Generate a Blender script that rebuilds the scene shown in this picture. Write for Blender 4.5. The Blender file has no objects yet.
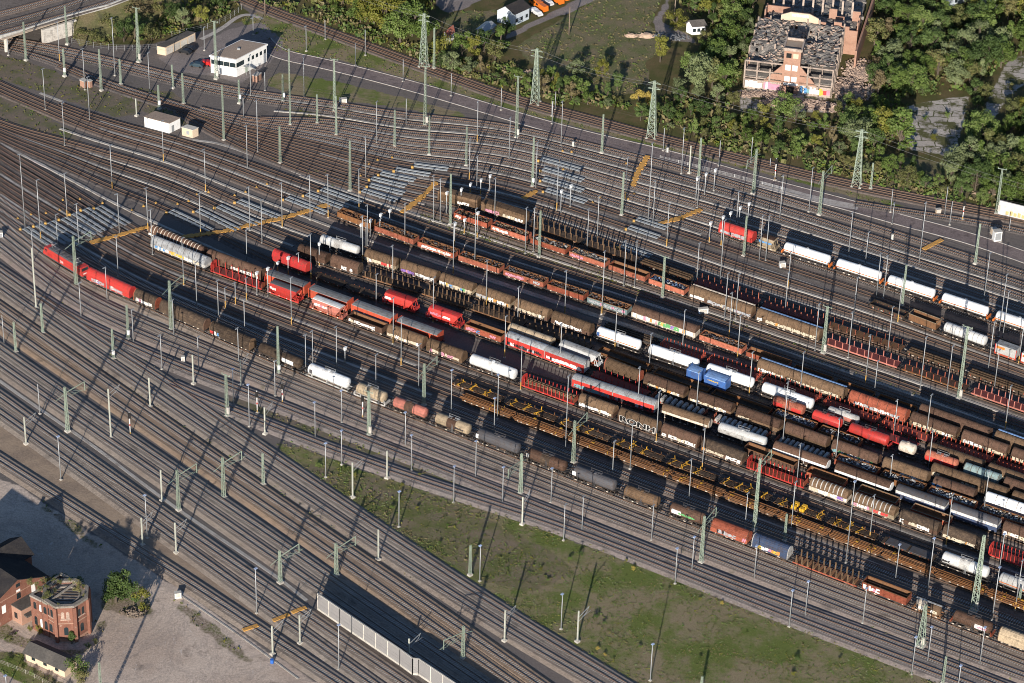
import bpy, math, random
import numpy as np
from mathutils import Vector, Matrix, Quaternion

random.seed(7)
rng = np.random.RandomState(11)
scene = bpy.context.scene
COL = scene.collection

# ------------------------------------------------------------------ camera geometry
W_, H_ = 1024, 683
FPX = 2904.0
PITCH = math.radians(33.0)
DIST = 780.0
cP, sP = math.cos(PITCH), math.sin(PITCH)
CAM = np.array([0.0, -DIST * cP, DIST * sP])
FW = np.array([0.0, cP, -sP]); UP0 = np.array([0.0, sP, cP]); ROLL = 0.030
RT = np.array([1.0, 0, 0]) * math.cos(ROLL) + UP0 * math.sin(ROLL); UP = UP0 * math.cos(ROLL) - np.array([1.0, 0, 0]) * math.sin(ROLL)

def G(px, py, z=0.0):
    """the point of the place at height z seen at that spot of the picture"""
    d = FW + RT * (px - 512.0) / FPX + UP * (341.5 - py) / FPX
    t = (z - CAM[2]) / d[2]
    p = CAM + d * t
    return Vector((p[0], p[1], z))

def PX(p):
    v = np.array([p[0], p[1], p[2] if len(p) > 2 else 0.0]) - CAM
    dep = v @ FW
    return 512.0 + FPX * (v @ RT) / dep, 341.5 - FPX * (v @ UP) / dep

def height_at(base, ytop):
    v = np.array(base) - CAM
    d0, u0 = v @ FW, v @ UP
    q = (341.5 - ytop) / FPX
    return (q * d0 - u0) / (UP[2] + q * sP)

cam = bpy.data.cameras.new("camera"); camo = bpy.data.objects.new("camera", cam); COL.objects.link(camo)
camo.matrix_world = Matrix(((RT[0], UP[0], -FW[0], CAM[0]), (RT[1], UP[1], -FW[1], CAM[1]), (RT[2], UP[2], -FW[2], CAM[2]), (0, 0, 0, 1)))
cam.sensor_width = 36.0; cam.lens = 36.0 * FPX / W_; cam.clip_start = 5; cam.clip_end = 6000
scene.camera = camo

# ------------------------------------------------------------------ light
SUN_EL, SUN_AZ = math.radians(16.5), math.radians(8.8)
wd = bpy.data.worlds.new("World"); scene.world = wd; wd.use_nodes = True
nt = wd.node_tree; bg = nt.nodes["Background"]
sky = nt.nodes.new("ShaderNodeTexSky"); sky.sky_type = 'NISHITA'; sky.sun_disc = False
sky.sun_elevation = SUN_EL; sky.sun_rotation = math.radians(180) + SUN_AZ
sky.altitude = 400; sky.ozone_density = 4.0
nt.links.new(sky.outputs[0], bg.inputs[0]); bg.inputs[1].default_value = 0.08
sl = bpy.data.lights.new("sun", 'SUN'); sl.energy = 5.0; sl.angle = math.radians(0.5); sl.color = (1.0, 0.925, 0.82)
so = bpy.data.objects.new("sun", sl); COL.objects.link(so)
ld = Vector((math.sin(SUN_AZ) * math.cos(SUN_EL), math.cos(SUN_AZ) * math.cos(SUN_EL), -math.sin(SUN_EL)))
so.rotation_euler = ld.to_track_quat('-Z', 'Y').to_euler(); so.location = (-100, -300, 300)
vs = scene.view_settings; vs.view_transform = 'Standard'; vs.look = 'None'; vs.gamma = 1.0; vs.exposure = 0.47
scene.render.engine = 'CYCLES'
scene.cycles.max_bounces = 4; scene.cycles.diffuse_bounces = 2; scene.cycles.glossy_bounces = 2
scene.cycles.transparent_max_bounces = 4; scene.cycles.use_denoising = True; scene.cycles.filter_width = 1.0

# ------------------------------------------------------------------ materials
class N:
    def __init__(s, mat):
        s.t = mat.node_tree; s.n = s.t.nodes; s.l = s.t.links
    def new(s, typ, **kw):
        nd = s.n.new(typ)
        for k, v in kw.items(): setattr(nd, k, v)
        return nd
    def link(s, a, b): s.l.new(a, b)
    def val(s, sock, x):
        if hasattr(x, 'is_linked') or hasattr(x, 'links'): s.l.new(x, sock)
        else: sock.default_value = x
    def noise(s, vec, scale, detail=3, rough=0.6, dist=0.0):
        nd = s.new("ShaderNodeTexNoise"); nd.inputs['Scale'].default_value = scale
        nd.inputs['Detail'].default_value = detail; nd.inputs['Roughness'].default_value = rough
        nd.inputs['Distortion'].default_value = dist
        if vec is not None: s.l.new(vec, nd.inputs['Vector'])
        return nd.outputs['Fac']
    def rng(s, x, a, b, c=0.0, d=1.0, smooth=True):
        nd = s.new("ShaderNodeMapRange"); nd.interpolation_type = 'SMOOTHSTEP' if smooth else 'LINEAR'
        s.val(nd.inputs[0], x)
        for i, q in enumerate((a, b, c, d)): nd.inputs[i + 1].default_value = q
        return nd.outputs[0]
    def math(s, op, a, b=0.0):
        nd = s.new("ShaderNodeMath", operation=op); s.val(nd.inputs[0], a); s.val(nd.inputs[1], b)
        return nd.outputs[0]
    def mix(s, fac, a, b, mode='MIX'):
        nd = s.new("ShaderNodeMix", data_type='RGBA', blend_type=mode)
        s.val(nd.inputs[0], fac)
        for i, q in ((6, a), (7, b)):
            if isinstance(q, tuple): nd.inputs[i].default_value = (*q[:3], 1)
            else: s.l.new(q, nd.inputs[i])
        return nd.outputs[2]
    def mapping(s, vec, sc=(1, 1, 1), loc=(0, 0, 0)):
        nd = s.new("ShaderNodeMapping"); s.l.new(vec, nd.inputs[0])
        nd.inputs['Scale'].default_value = sc; nd.inputs['Location'].default_value = loc
        return nd.outputs[0]
    def bump(s, h, strength, dist=0.1):
        nd = s.new("ShaderNodeBump"); nd.inputs['Strength'].default_value = strength
        nd.inputs['Distance'].default_value = dist; s.l.new(h, nd.inputs['Height'])
        return nd.outputs[0]

MATS = {}
def newmat(name):
    m = bpy.data.materials.new(name); m.use_nodes = True
    return m, N(m), m.node_tree.nodes["Principled BSDF"]

def paint(name, rgb, rough=0.6, var=0.28, dirt=(0.09, 0.065, 0.05), amount=0.45, scale=0.9, metal=0.0, streak=True, rand=0.22, spec=0.4):
    """weathered surface: blotches, vertical streaks, a little change from object to object"""
    key = name
    if key in MATS: return MATS[key]
    m, n, b = newmat(name)
    tc = n.new("ShaderNodeTexCoord").outputs['Object']
    oi = n.new("ShaderNodeObjectInfo").outputs['Random']
    off = n.new("ShaderNodeVectorMath", operation='ADD'); n.link(tc, off.inputs[0])
    cmb = n.new("ShaderNodeCombineXYZ")
    for i, k in enumerate((37.0, 71.0, 13.0)): n.link(n.math('MULTIPLY', oi, k), cmb.inputs[i])
    n.link(cmb.outputs[0], off.inputs[1]); v = off.outputs[0]
    n1 = n.noise(v, scale, 4, 0.65)
    v2 = n.mapping(v, (2.6, 2.6, 0.35)); n2 = n.noise(v2, 1.3, 3, 0.6)
    n3 = n.noise(v, scale * 7, 2, 0.6)
    fac = n.rng(n1, 0.42, 0.72)
    if streak: fac = n.math('MAXIMUM', fac, n.rng(n2, 0.52, 0.75))
    fac = n.math('MULTIPLY', fac, amount)
    c = n.mix(fac, rgb, dirt)
    k = n.math('ADD', n.rng(n3, 0.3, 0.7, 1 - var * 0.6, 1 + var * 0.6, False), n.math('MULTIPLY', n.math('SUBTRACT', oi, 0.5), 2 * rand))
    kc = n.new("ShaderNodeCombineColor")
    for i in range(3): n.link(k, kc.inputs[i])
    c = n.mix(1.0, c, kc.outputs[0], 'MULTIPLY')
    n.link(c, b.inputs['Base Color']); b.inputs['Roughness'].default_value = rough
    b.inputs['Metallic'].default_value = metal; b.inputs['Specular IOR Level'].default_value = spec
    MATS[key] = m
    return m

CC = dict(
    red=(0.50, 0.042, 0.034), deepred=(0.42, 0.03, 0.03), oxide=(0.30, 0.085, 0.05), oxide2=(0.36, 0.12, 0.075), brown=(0.110, 0.064, 0.045), midgrey=(0.19, 0.195, 0.20),
    tan=(0.142, 0.090, 0.055), ochre=(0.50, 0.27, 0.03), darkbrown=(0.052, 0.037, 0.028), dark=(0.045, 0.042, 0.042), white=(0.80, 0.80, 0.79), cream=(0.58, 0.50, 0.41),
    grey=(0.33, 0.34, 0.35), lightgrey=(0.52, 0.52, 0.51), blue=(0.05, 0.13, 0.36), palegrey=(0.44, 0.43, 0.41), navy=(0.05, 0.075, 0.14), orange=(0.68, 0.17, 0.03),
    pink=(0.48, 0.17, 0.13), skyblue=(0.17, 0.29, 0.52), maroon=(0.20, 0.05, 0.045), beige=(0.36, 0.28, 0.19), yellow=(0.75, 0.42, 0.03),
    teal=(0.20, 0.27, 0.27), rust=(0.20, 0.088, 0.035), rustdark=(0.20, 0.10, 0.05), graphite=(0.09, 0.09, 0.10), redorange=(0.46, 0.078, 0.04))
def cm(k):
    big = k in ('white', 'lightgrey', 'red', 'redorange', 'orange', 'yellow', 'blue', 'skyblue')
    if k in ('brown', 'tan', 'darkbrown', 'oxide', 'oxide2', 'beige'): return paint('paint_' + k, CC[k], 0.7, 0.55, dirt=tuple(x * .38 for x in CC[k]) if k != 'darkbrown' else (.13, .09, .06), amount=.75, scale=1.1, spec=.12, rand=.3)
    return paint('paint_' + k, CC[k], rough=0.45 if big else 0.65, amount=0.42 if big else 0.6, spec=0.4 if big else 0.15, dirt=(0.32, 0.26, 0.20) if k in ('white', 'lightgrey') else (0.085, 0.06, 0.045))

M_STEEL = paint('galvanised_steel', (0.37, 0.385, 0.395), 0.5, 0.15, amount=0.2, streak=False, metal=0.3, rand=0.1)
M_GREEN = paint('mast_green', (0.275, 0.335, 0.265), 0.6, 0.2, amount=0.3, rand=0.12)
M_CONC = paint('pale_concrete', (0.50, 0.47, 0.42), 0.85, 0.25, dirt=(0.2, 0.17, 0.14), rand=0.1)
M_CONCMAST = paint('concrete_mast', (0.46, 0.47, 0.40), 0.8, 0.2, dirt=(0.25, 0.24, 0.2), rand=0.1)
M_BOGIE = paint('bogie_iron', (0.055, 0.042, 0.035), 0.75, 0.3, dirt=(0.13, 0.07, 0.04))
M_RAILTOP = paint('rail_rust', (0.125, 0.078, 0.055), 0.55, 0.3, dirt=(0.14, 0.08, 0.05), streak=False, rand=0.1)
M_RAILSHINE = paint('rail_worn', (0.17, 0.125, 0.10), 0.4, 0.2, dirt=(0.2, 0.12, 0.08), streak=False, metal=0.35, rand=0.1)
M_BLACK = paint('black_paint', (0.012, 0.012, 0.013), 0.4, 0.1, amount=0.1)
M_GLASS = paint('dark_glass', (0.02, 0.03, 0.035), 0.08, 0.05, amount=0.0, spec=0.8)
M_WHITE = paint('white_paint', (0.80, 0.80, 0.78), 0.5, 0.1, dirt=(0.45, 0.42, 0.38), amount=0.3, rand=0.05)
M_YELLOW = paint('yellow_paint', (0.46, 0.27, 0.07), 0.6, 0.2, dirt=(0.3, 0.2, 0.1), rand=0.1)
M_CROSS = paint('crossing_boards', (0.58, 0.30, 0.07), 0.75, 0.3, dirt=(0.3, 0.2, 0.1), rand=0.06)

# ------------------------------------------------------------------ mesh building
class MB:
    def __init__(s): s.v = []; s.f = []; s.mi = []; s.cur = 0
    def add(s, vs, fs):
        o = len(s.v); s.v.extend(vs)
        for f in fs: s.f.append(tuple(i + o for i in f)); s.mi.append(s.cur)
    def box(s, c, d, rz=0.0, bottom=True):
        x, y, z = c; a, b, h = d[0] / 2, d[1] / 2, d[2] / 2
        ca, sa = math.cos(rz), math.sin(rz)
        vs = []
        for dz in (-h, h):
            for dx, dy in ((-a, -b), (a, -b), (a, b), (-a, b)):
                vs.append((x + dx * ca - dy * sa, y + dx * sa + dy * ca, z + dz))
        fs = [(4, 5, 6, 7), (0, 1, 5, 4), (1, 2, 6, 5), (2, 3, 7, 6), (3, 0, 4, 7)]
        if bottom: fs.append((3, 2, 1, 0))
        s.add(vs, fs)
    def bar(s, p, q, w, h=None, up=(0, 0, 1)):
        p, q = Vector(p), Vector(q); d = (q - p)
        if d.length < 1e-6: return
        d.normalize(); u = Vector(up)
        if abs(d.dot(u)) > 0.98: u = Vector((1, 0, 0))
        r = d.cross(u).normalized(); u = r.cross(d).normalized(); h = h or w
        vs = []
        for e in (p, q):
            for a, b in ((-1, -1), (1, -1), (1, 1), (-1, 1)):
                vs.append(tuple(e + r * (a * w / 2) + u * (b * h / 2)))
        s.add(vs, [(0, 1, 2, 3), (7, 6, 5, 4), (0, 4, 5, 1), (1, 5, 6, 2), (2, 6, 7, 3), (3, 7, 4, 0)])
    def cyl(s, p, q, r, n=10, r2=None, caps=True):
        p, q = Vector(p), Vector(q); d = (q - p).normalized(); u = Vector((0, 0, 1))
        if abs(d.dot(u)) > 0.98: u = Vector((1, 0, 0))
        a = d.cross(u).normalized(); b = a.cross(d).normalized(); r2 = r if r2 is None else r2
        vs = []
        for e, rr in ((p, r), (q, r2)):
            for i in range(n):
                t = 2 * math.pi * i / n; vs.append(tuple(e + a * (rr * math.cos(t)) + b * (rr * math.sin(t))))
        fs = [(i, (i + 1) % n, n + (i + 1) % n, n + i) for i in range(n)]
        if caps: fs += [tuple(range(n - 1, -1, -1)), tuple(range(n, 2 * n))]
        s.add(vs, fs)
    def prof(s, pr, x0, x1, caps=True, closed=True, sl0=0.0, sl1=0.0):
        """profile of (y, z) pairs swept along x"""
        n = len(pr); zs = [z for _, z in pr]; zm, zM = min(zs), max(zs)
        vs = []
        for x, sl in ((x0, sl0), (x1, -sl1)):
            for y, z in pr: vs.append((x + sl * (z - zm) / max(zM - zm, 1e-6), y, z))
        m = n if closed else n - 1
        fs = [(i, n + i, n + (i + 1) % n, (i + 1) % n) for i in range(m)]
        if caps: fs += [tuple(range(n)), tuple(range(2 * n - 1, n - 1, -1))]
        s.add(vs, fs)
    def lathe_x(s, pr, yc, zc, n=18):
        """(x, r) pairs turned round the x axis"""
        vs = []
        for x, r in pr:
            for i in range(n):
                t = 2 * math.pi * i / n; vs.append((x, yc + r * math.cos(t), zc + r * math.sin(t)))
        fs = []
        for k in range(len(pr) - 1):
            for i in range(n):
                j = (i + 1) % n; fs.append((k * n + i, k * n + j, (k + 1) * n + j, (k + 1) * n + i))
        fs += [tuple(range(n)), tuple(range(len(pr) * n - 1, (len(pr) - 1) * n - 1, -1))]
        s.add(vs, fs)
    def poly(s, pts, z0, z1, top=True, bottom=False):
        n = len(pts)
        vs = [(x, y, z0) for x, y in pts] + [(x, y, z1) for x, y in pts]
        fs = [(i, (i + 1) % n, n + (i + 1) % n, n + i) for i in range(n)]
        if top: fs.append(tuple(range(n, 2 * n)))
        if bottom: fs.append(tuple(range(n - 1, -1, -1)))
        s.add(vs, fs)
    def mesh(s, name, mats, smooth=False):
        me = bpy.data.meshes.new(name); me.from_pydata(s.v, [], s.f)
        for m in (mats if isinstance(mats, (list, tuple)) else [mats]): me.materials.append(m)
        if any(s.mi): me.polygons.foreach_set('material_index', s.mi)
        if smooth: me.polygons.foreach_set('use_smooth', [True] * len(s.f))
        me.update()
        return me
    def obj(s, name, mats, parent=None, smooth=False, loc=None):
        o = bpy.data.objects.new(name, s.mesh(name, mats, smooth)); COL.objects.link(o)
        if parent is not None: o.parent = parent
        if loc is not None: o.location = loc
        return o

def inst(name, me, parent, loc=(0, 0, 0), rz=0.0):
    o = bpy.data.objects.new(name, me); COL.objects.link(o); o.parent = parent; o.location = loc
    if rz: o.rotation_euler = (0, 0, rz)
    return o
def thing(name, label, cat, loc=(0, 0, 0), rz=0.0, group=None):
    o = bpy.data.objects.new(name, None); COL.objects.link(o); o.empty_display_size = 0.5
    o.location = loc; o.rotation_euler = (0, 0, rz); o['category'] = cat
    if label: o['label'] = label
    if group: o['group'] = group
    return o
def tag(o, label, cat, group=None):
    o['label'] = label; o['category'] = cat
    if group: o['group'] = group
    return o
def struct(o): o['kind'] = 'structure'; return o

def smooth_path(pts, step=1.5, win=14.0):
    """catmull-rom through the points, then a moving average so that rails run in long easy curves"""
    p = [np.array(q[:2], float) for q in pts]
    p = [2 * p[0] - p[1]] + p + [2 * p[-1] - p[-2]]
    out = []
    for i in range(1, len(p) - 2):
        a, b, c, d = p[i - 1], p[i], p[i + 1], p[i + 2]
        n = max(2, int(np.linalg.norm(c - b) / step))
        for k in range(n):
            t = k / n
            out.append(0.5 * (2 * b + (c - a) * t + (2 * a - 5 * b + 4 * c - d) * t * t + (3 * b - a - 3 * c + d) * t ** 3))
    out.append(p[-2]); o = np.array(out)
    k = int(win / step)
    if k > 1 and len(o) > 4:
        e0 = o[0] + np.outer(np.arange(k, 0, -1), (o[0] - o[1])); e1 = o[-1] + np.outer(np.arange(1, k + 1), (o[-1] - o[-2]))
        q = np.vstack([e0, o, e1]); ker = np.ones(2 * k + 1) / (2 * k + 1)
        o = np.stack([np.convolve(q[:, j], ker, 'valid') for j in range(2)], 1)
    d = np.r_[0, np.cumsum(np.linalg.norm(np.diff(o, axis=0), axis=1))]
    s = np.arange(0, d[-1], step)
    return np.stack([np.interp(s, d, o[:, j]) for j in range(2)], 1)
# ------------------------------------------------------------------ tracks
def ballast_mat(name, ca, cb, weeds=0.0):
    m, n, b = newmat(name)
    tc = n.new("ShaderNodeNewGeometry").outputs['Position']
    n1 = n.noise(tc, 0.09, 4, 0.6); n2 = n.noise(tc, 2.2, 3, 0.7); n3 = n.noise(tc, 0.45, 4, 0.65)
    c = n.mix(n.rng(n1, 0.38, 0.62), ca, cb)
    dk = tuple(x * 0.55 for x in ca)
    c = n.mix(n.math('MULTIPLY', n.rng(n3, 0.48, 0.72), 0.75), c, dk)
    oi = n.new('ShaderNodeObjectInfo').outputs['Random']
    c = n.mix(n.math('MULTIPLY', n.rng(n.math('ADD', n.math('MULTIPLY', oi, .6), n.math('MULTIPLY', n.noise(tc, 0.03, 3, .6), .8)), .55, .95), .4), c, (0.19, 0.135, 0.10))
    c = n.mix(n.math('MULTIPLY', n.rng(n.noise(tc, 0.11, 5, .75), .56, .66), .45), c, (0.05, 0.045, 0.043))
    k = n.math('MULTIPLY', n.rng(n2, 0.25, 0.75, 0.6, 1.4, False), n.math('ADD', .86, n.math('MULTIPLY', oi, .3)))
    kc = n.new("ShaderNodeCombineColor")
    for i in range(3): n.link(k, kc.inputs[i])
    c = n.mix(1.0, c, kc.outputs[0], 'MULTIPLY')
    if weeds:
        n4 = n.noise(tc, 0.3, 5, 0.7)
        c = n.mix(n.math('MULTIPLY', n.rng(n4, 0.58, 0.70), weeds), c, (0.075, 0.085, 0.03))
    n.link(c, b.inputs['Base Color']); b.inputs['Roughness'].default_value = 0.95
    b.inputs['Specular IOR Level'].default_value = 0.15
    n.link(n.bump(n.noise(tc, 3.5, 2, 0.7), 0.4, 0.1), b.inputs['Normal'])
    return m
BAL = {
    'main': ballast_mat('ballast_main', (0.260, 0.223, 0.192), (0.222, 0.192, 0.168)),
    'brown': ballast_mat('ballast_brown', (0.30, 0.215, 0.150), (0.25, 0.19, 0.145)),
    'yard': ballast_mat('ballast_yard', (0.100, 0.09, 0.087), (0.142, 0.121, 0.113), 0.35),
    'dark': ballast_mat('ballast_dark', (0.10, 0.09, 0.087), (0.128, 0.112, 0.106), 0.25),
    'pink': ballast_mat('ballast_pink', (0.225, 0.197, 0.183), (0.25, 0.21, 0.193), 0.35),
}
M_SLEEPC = paint('sleeper_concrete', (0.36, 0.345, 0.325), 0.9, 0.4, dirt=(0.17, 0.14, 0.12), amount=0.6, streak=False, scale=0.5, rand=0.05)
M_SLEEPW = paint('sleeper_wood', (0.085, 0.066, 0.055), 0.9, 0.5, dirt=(0.2, 0.15, 0.12), amount=0.6, streak=False, scale=0.4, rand=0.05)

TR = {}
_tk = [0]
class Track: pass
def track(key, px, style='yard', sleeper='w', shine=False, clip=None, zoff=0.0, draw=True, win=14.0):
    w = [G(x, y) for x, y in px]
    P = smooth_path(w, 1.5, win)
    T = Track(); T.P = P
    T.s = np.r_[0, np.cumsum(np.linalg.norm(np.diff(P, axis=0), axis=1))]
    T.px = np.array([PX((p[0], p[1], 0)) for p in P]); T.z = zoff
    TR[key] = T
    if not draw: return T
    k = _tk[0]; _tk[0] += 1
    dz = (k % 7) * 0.006 + zoff
    # keep what the picture (with a margin) can show
    ok = (T.px[:, 0] > -40) & (T.px[:, 0] < 1075) & (T.px[:, 1] < 740) & (T.px[:, 1] > -30)
    idx = np.where(ok)[0]
    if len(idx) < 3: return T
    Q = P[idx[0]:idx[-1] + 1]
    d = np.gradient(Q, axis=0); d /= np.linalg.norm(d, axis=1)[:, None]; nrm = np.stack([-d[:, 1], d[:, 0]], 1)
    mb = MB(); n = len(Q)
    main = style in ('main', 'brown', 'pink')
    hb, ht, zt = (3.1, 2.0, 0.42) if main else (2.25, 1.7, 0.22)
    zt += dz
    def ribbon(prof, mi, closed=False):
        mb.cur = mi; m = len(prof); vs = []
        for i in range(n):
            for (o, z) in prof: vs.append((Q[i, 0] + nrm[i, 0] * o, Q[i, 1] + nrm[i, 1] * o, z))
        fs = []
        for i in range(n - 1):
            for j in range(m - 1): fs.append((i * m + j + 1, i * m + j, (i + 1) * m + j, (i + 1) * m + j + 1))
        mb.add(vs, fs)
    ribbon([(-hb, -0.02 + dz), (-ht, zt), (ht, zt), (hb, -0.02 + dz)], 0)
    # sleepers
    L = T.s[idx[-1]] - T.s[idx[0]]; ns = int(L / 0.62); ss = np.linspace(0.2, L - 0.2, ns)
    s0 = T.s[idx[0]:idx[-1] + 1] - T.s[idx[0]]
    X = np.interp(ss, s0, Q[:, 0]); Y = np.interp(ss, s0, Q[:, 1]); DX = np.interp(ss, s0, d[:, 0]); DY = np.interp(ss, s0, d[:, 1])
    mb.cur = 1
    jit = rng.uniform(-0.02, 0.02, (ns, 2)); zs0, zs1 = zt - 0.04, zt + (0.045 if sleeper == 'c' else 0.025)
    for i in range(ns):
        dx, dy = DX[i], DY[i]; a = 0.13; bq = 1.3
        cx, cy = X[i] + dx * jit[i, 0] * 2, Y[i] + dy * jit[i, 0] * 2
        vs = []
        for z, aa in ((zs0, a), (zs1, a * 0.85)):
            for u, v in ((-aa, -bq), (aa, -bq), (aa, bq), (-aa, bq)): vs.append((cx + dx * u - dy * v, cy + dy * u + dx * v, z))
        mb.add(vs, [(4, 5, 6, 7), (0, 1, 5, 4), (1, 2, 6, 5), (2, 3, 7, 6), (3, 0, 4, 7)])
    zr0, zr1 = zs1 - 0.01, zs1 + 0.20
    for o in (-0.7525, 0.7525):
        ribbon([(o - 0.075, zr0), (o - 0.04, zr0 + 0.03), (o - 0.04, zr1), (o + 0.04, zr1), (o + 0.04, zr0 + 0.03), (o + 0.075, zr0)], 2)
    o = mb.obj('railway_track', [BAL[style], M_SLEEPC if sleeper == 'c' else M_SLEEPW, M_RAILSHINE if shine else M_RAILTOP])
    struct(o); T.zr = zr1
    return T

def t_at(T, x):
    """arc length, point and heading where the track shows at column x"""
    px = T.px[:, 0]; s = float(np.interp(x, px, T.s))
    return s
def t_pt(T, s):
    x = float(np.interp(s, T.s, T.P[:, 0])); y = float(np.interp(s, T.s, T.P[:, 1]))
    if s > T.s[-1]:
        d = T.P[-1] - T.P[-2]; d = d / np.linalg.norm(d); x += d[0] * (s - T.s[-1]); y += d[1] * (s - T.s[-1])
    return np.array([x, y])

# main lines at the near edge, from the lot inwards
track('T1', [(-40, 435), (0, 461), (172, 572), (342, 686), (420, 737)], 'main', 'c', True)
track('T2', [(-40, 385), (0, 414), (60, 457), (282, 619), (372, 684), (440, 733)], 'main', 'c', True)
track('T3', [(-40, 370), (0, 397), (59, 440.5), (301, 611.8), (405, 684), (470, 729)], 'main', 'c', True)
track('T5', [(-40, 338), (0, 366), (40, 394.5), (68.7, 414), (290, 569), (340, 604), (458, 686), (520, 729)], 'main', 'c', True)
track('T6', [(-40, 321), (0, 349), (40, 376.8), (88, 410.5), (300, 557), (340, 586), (485, 686), (545, 728)], 'main', 'c', True)
track('T7', [(-40, 296), (0, 324), (40, 352.8), (89, 385.6), (200, 463), (320, 546.6), (400, 604), (505, 679), (570, 725)], 'brown', 'c', True)
track('T8', [(-40, 281), (0, 309), (40, 336.7), (89, 370.9), (200, 448.4), (320, 532), (422, 602), (520, 671), (590, 720)], 'brown', 'c', True)
track('T9', [(-40, 260), (0, 288.6), (72, 338), (140, 385), (200, 426), (320, 507.4), (408, 567), (510, 633), (594, 683), (660, 722)], 'main', 'c', True)
track('T10', [(-40, 243), (0, 272), (42, 300), (61, 313), (100, 341), (170, 385), (200, 406.5), (287, 466.5), (336, 500), (420, 557), (510, 616), (619, 683), (690, 726)], 'main', 'c')
track('T10b', [(172, 385), (200, 398), (229, 410), (300, 437.5), (360, 460.5), (450, 491), (512, 511), (560, 527), (646, 560), (760, 606), (852, 642), (904, 661), (945, 677), (1040, 713)], 'pink', 'c')
track('T11', [(42, 299), (70, 318), (100, 332), (170, 364), (251, 395), (300, 414), (342, 431), (402, 454), (480, 484), (560, 516), (671, 560), (760, 595), (852, 629), (904, 648), (990, 682), (1060, 709)], 'pink', 'c')
track('T12', [(-40, 216), (0, 247), (30, 270), (65, 296), (100, 317), (170, 346.5), (264, 382), (360, 422.5), (480, 470), (560, 499.5), (680, 545), (820, 599.5), (923, 640), (1024, 677), (1080, 698)], 'pink', 'c', True)
track('T13', [(-40, 203), (-5, 230), (30, 257), (65, 284), (100, 304.5), (180, 339), (264, 373), (342, 403), (480, 457.5), (560, 488.5), (680, 535), (820, 587), (940, 632.5), (1024, 665.5), (1080, 687)], 'main', 'c', True)

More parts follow.
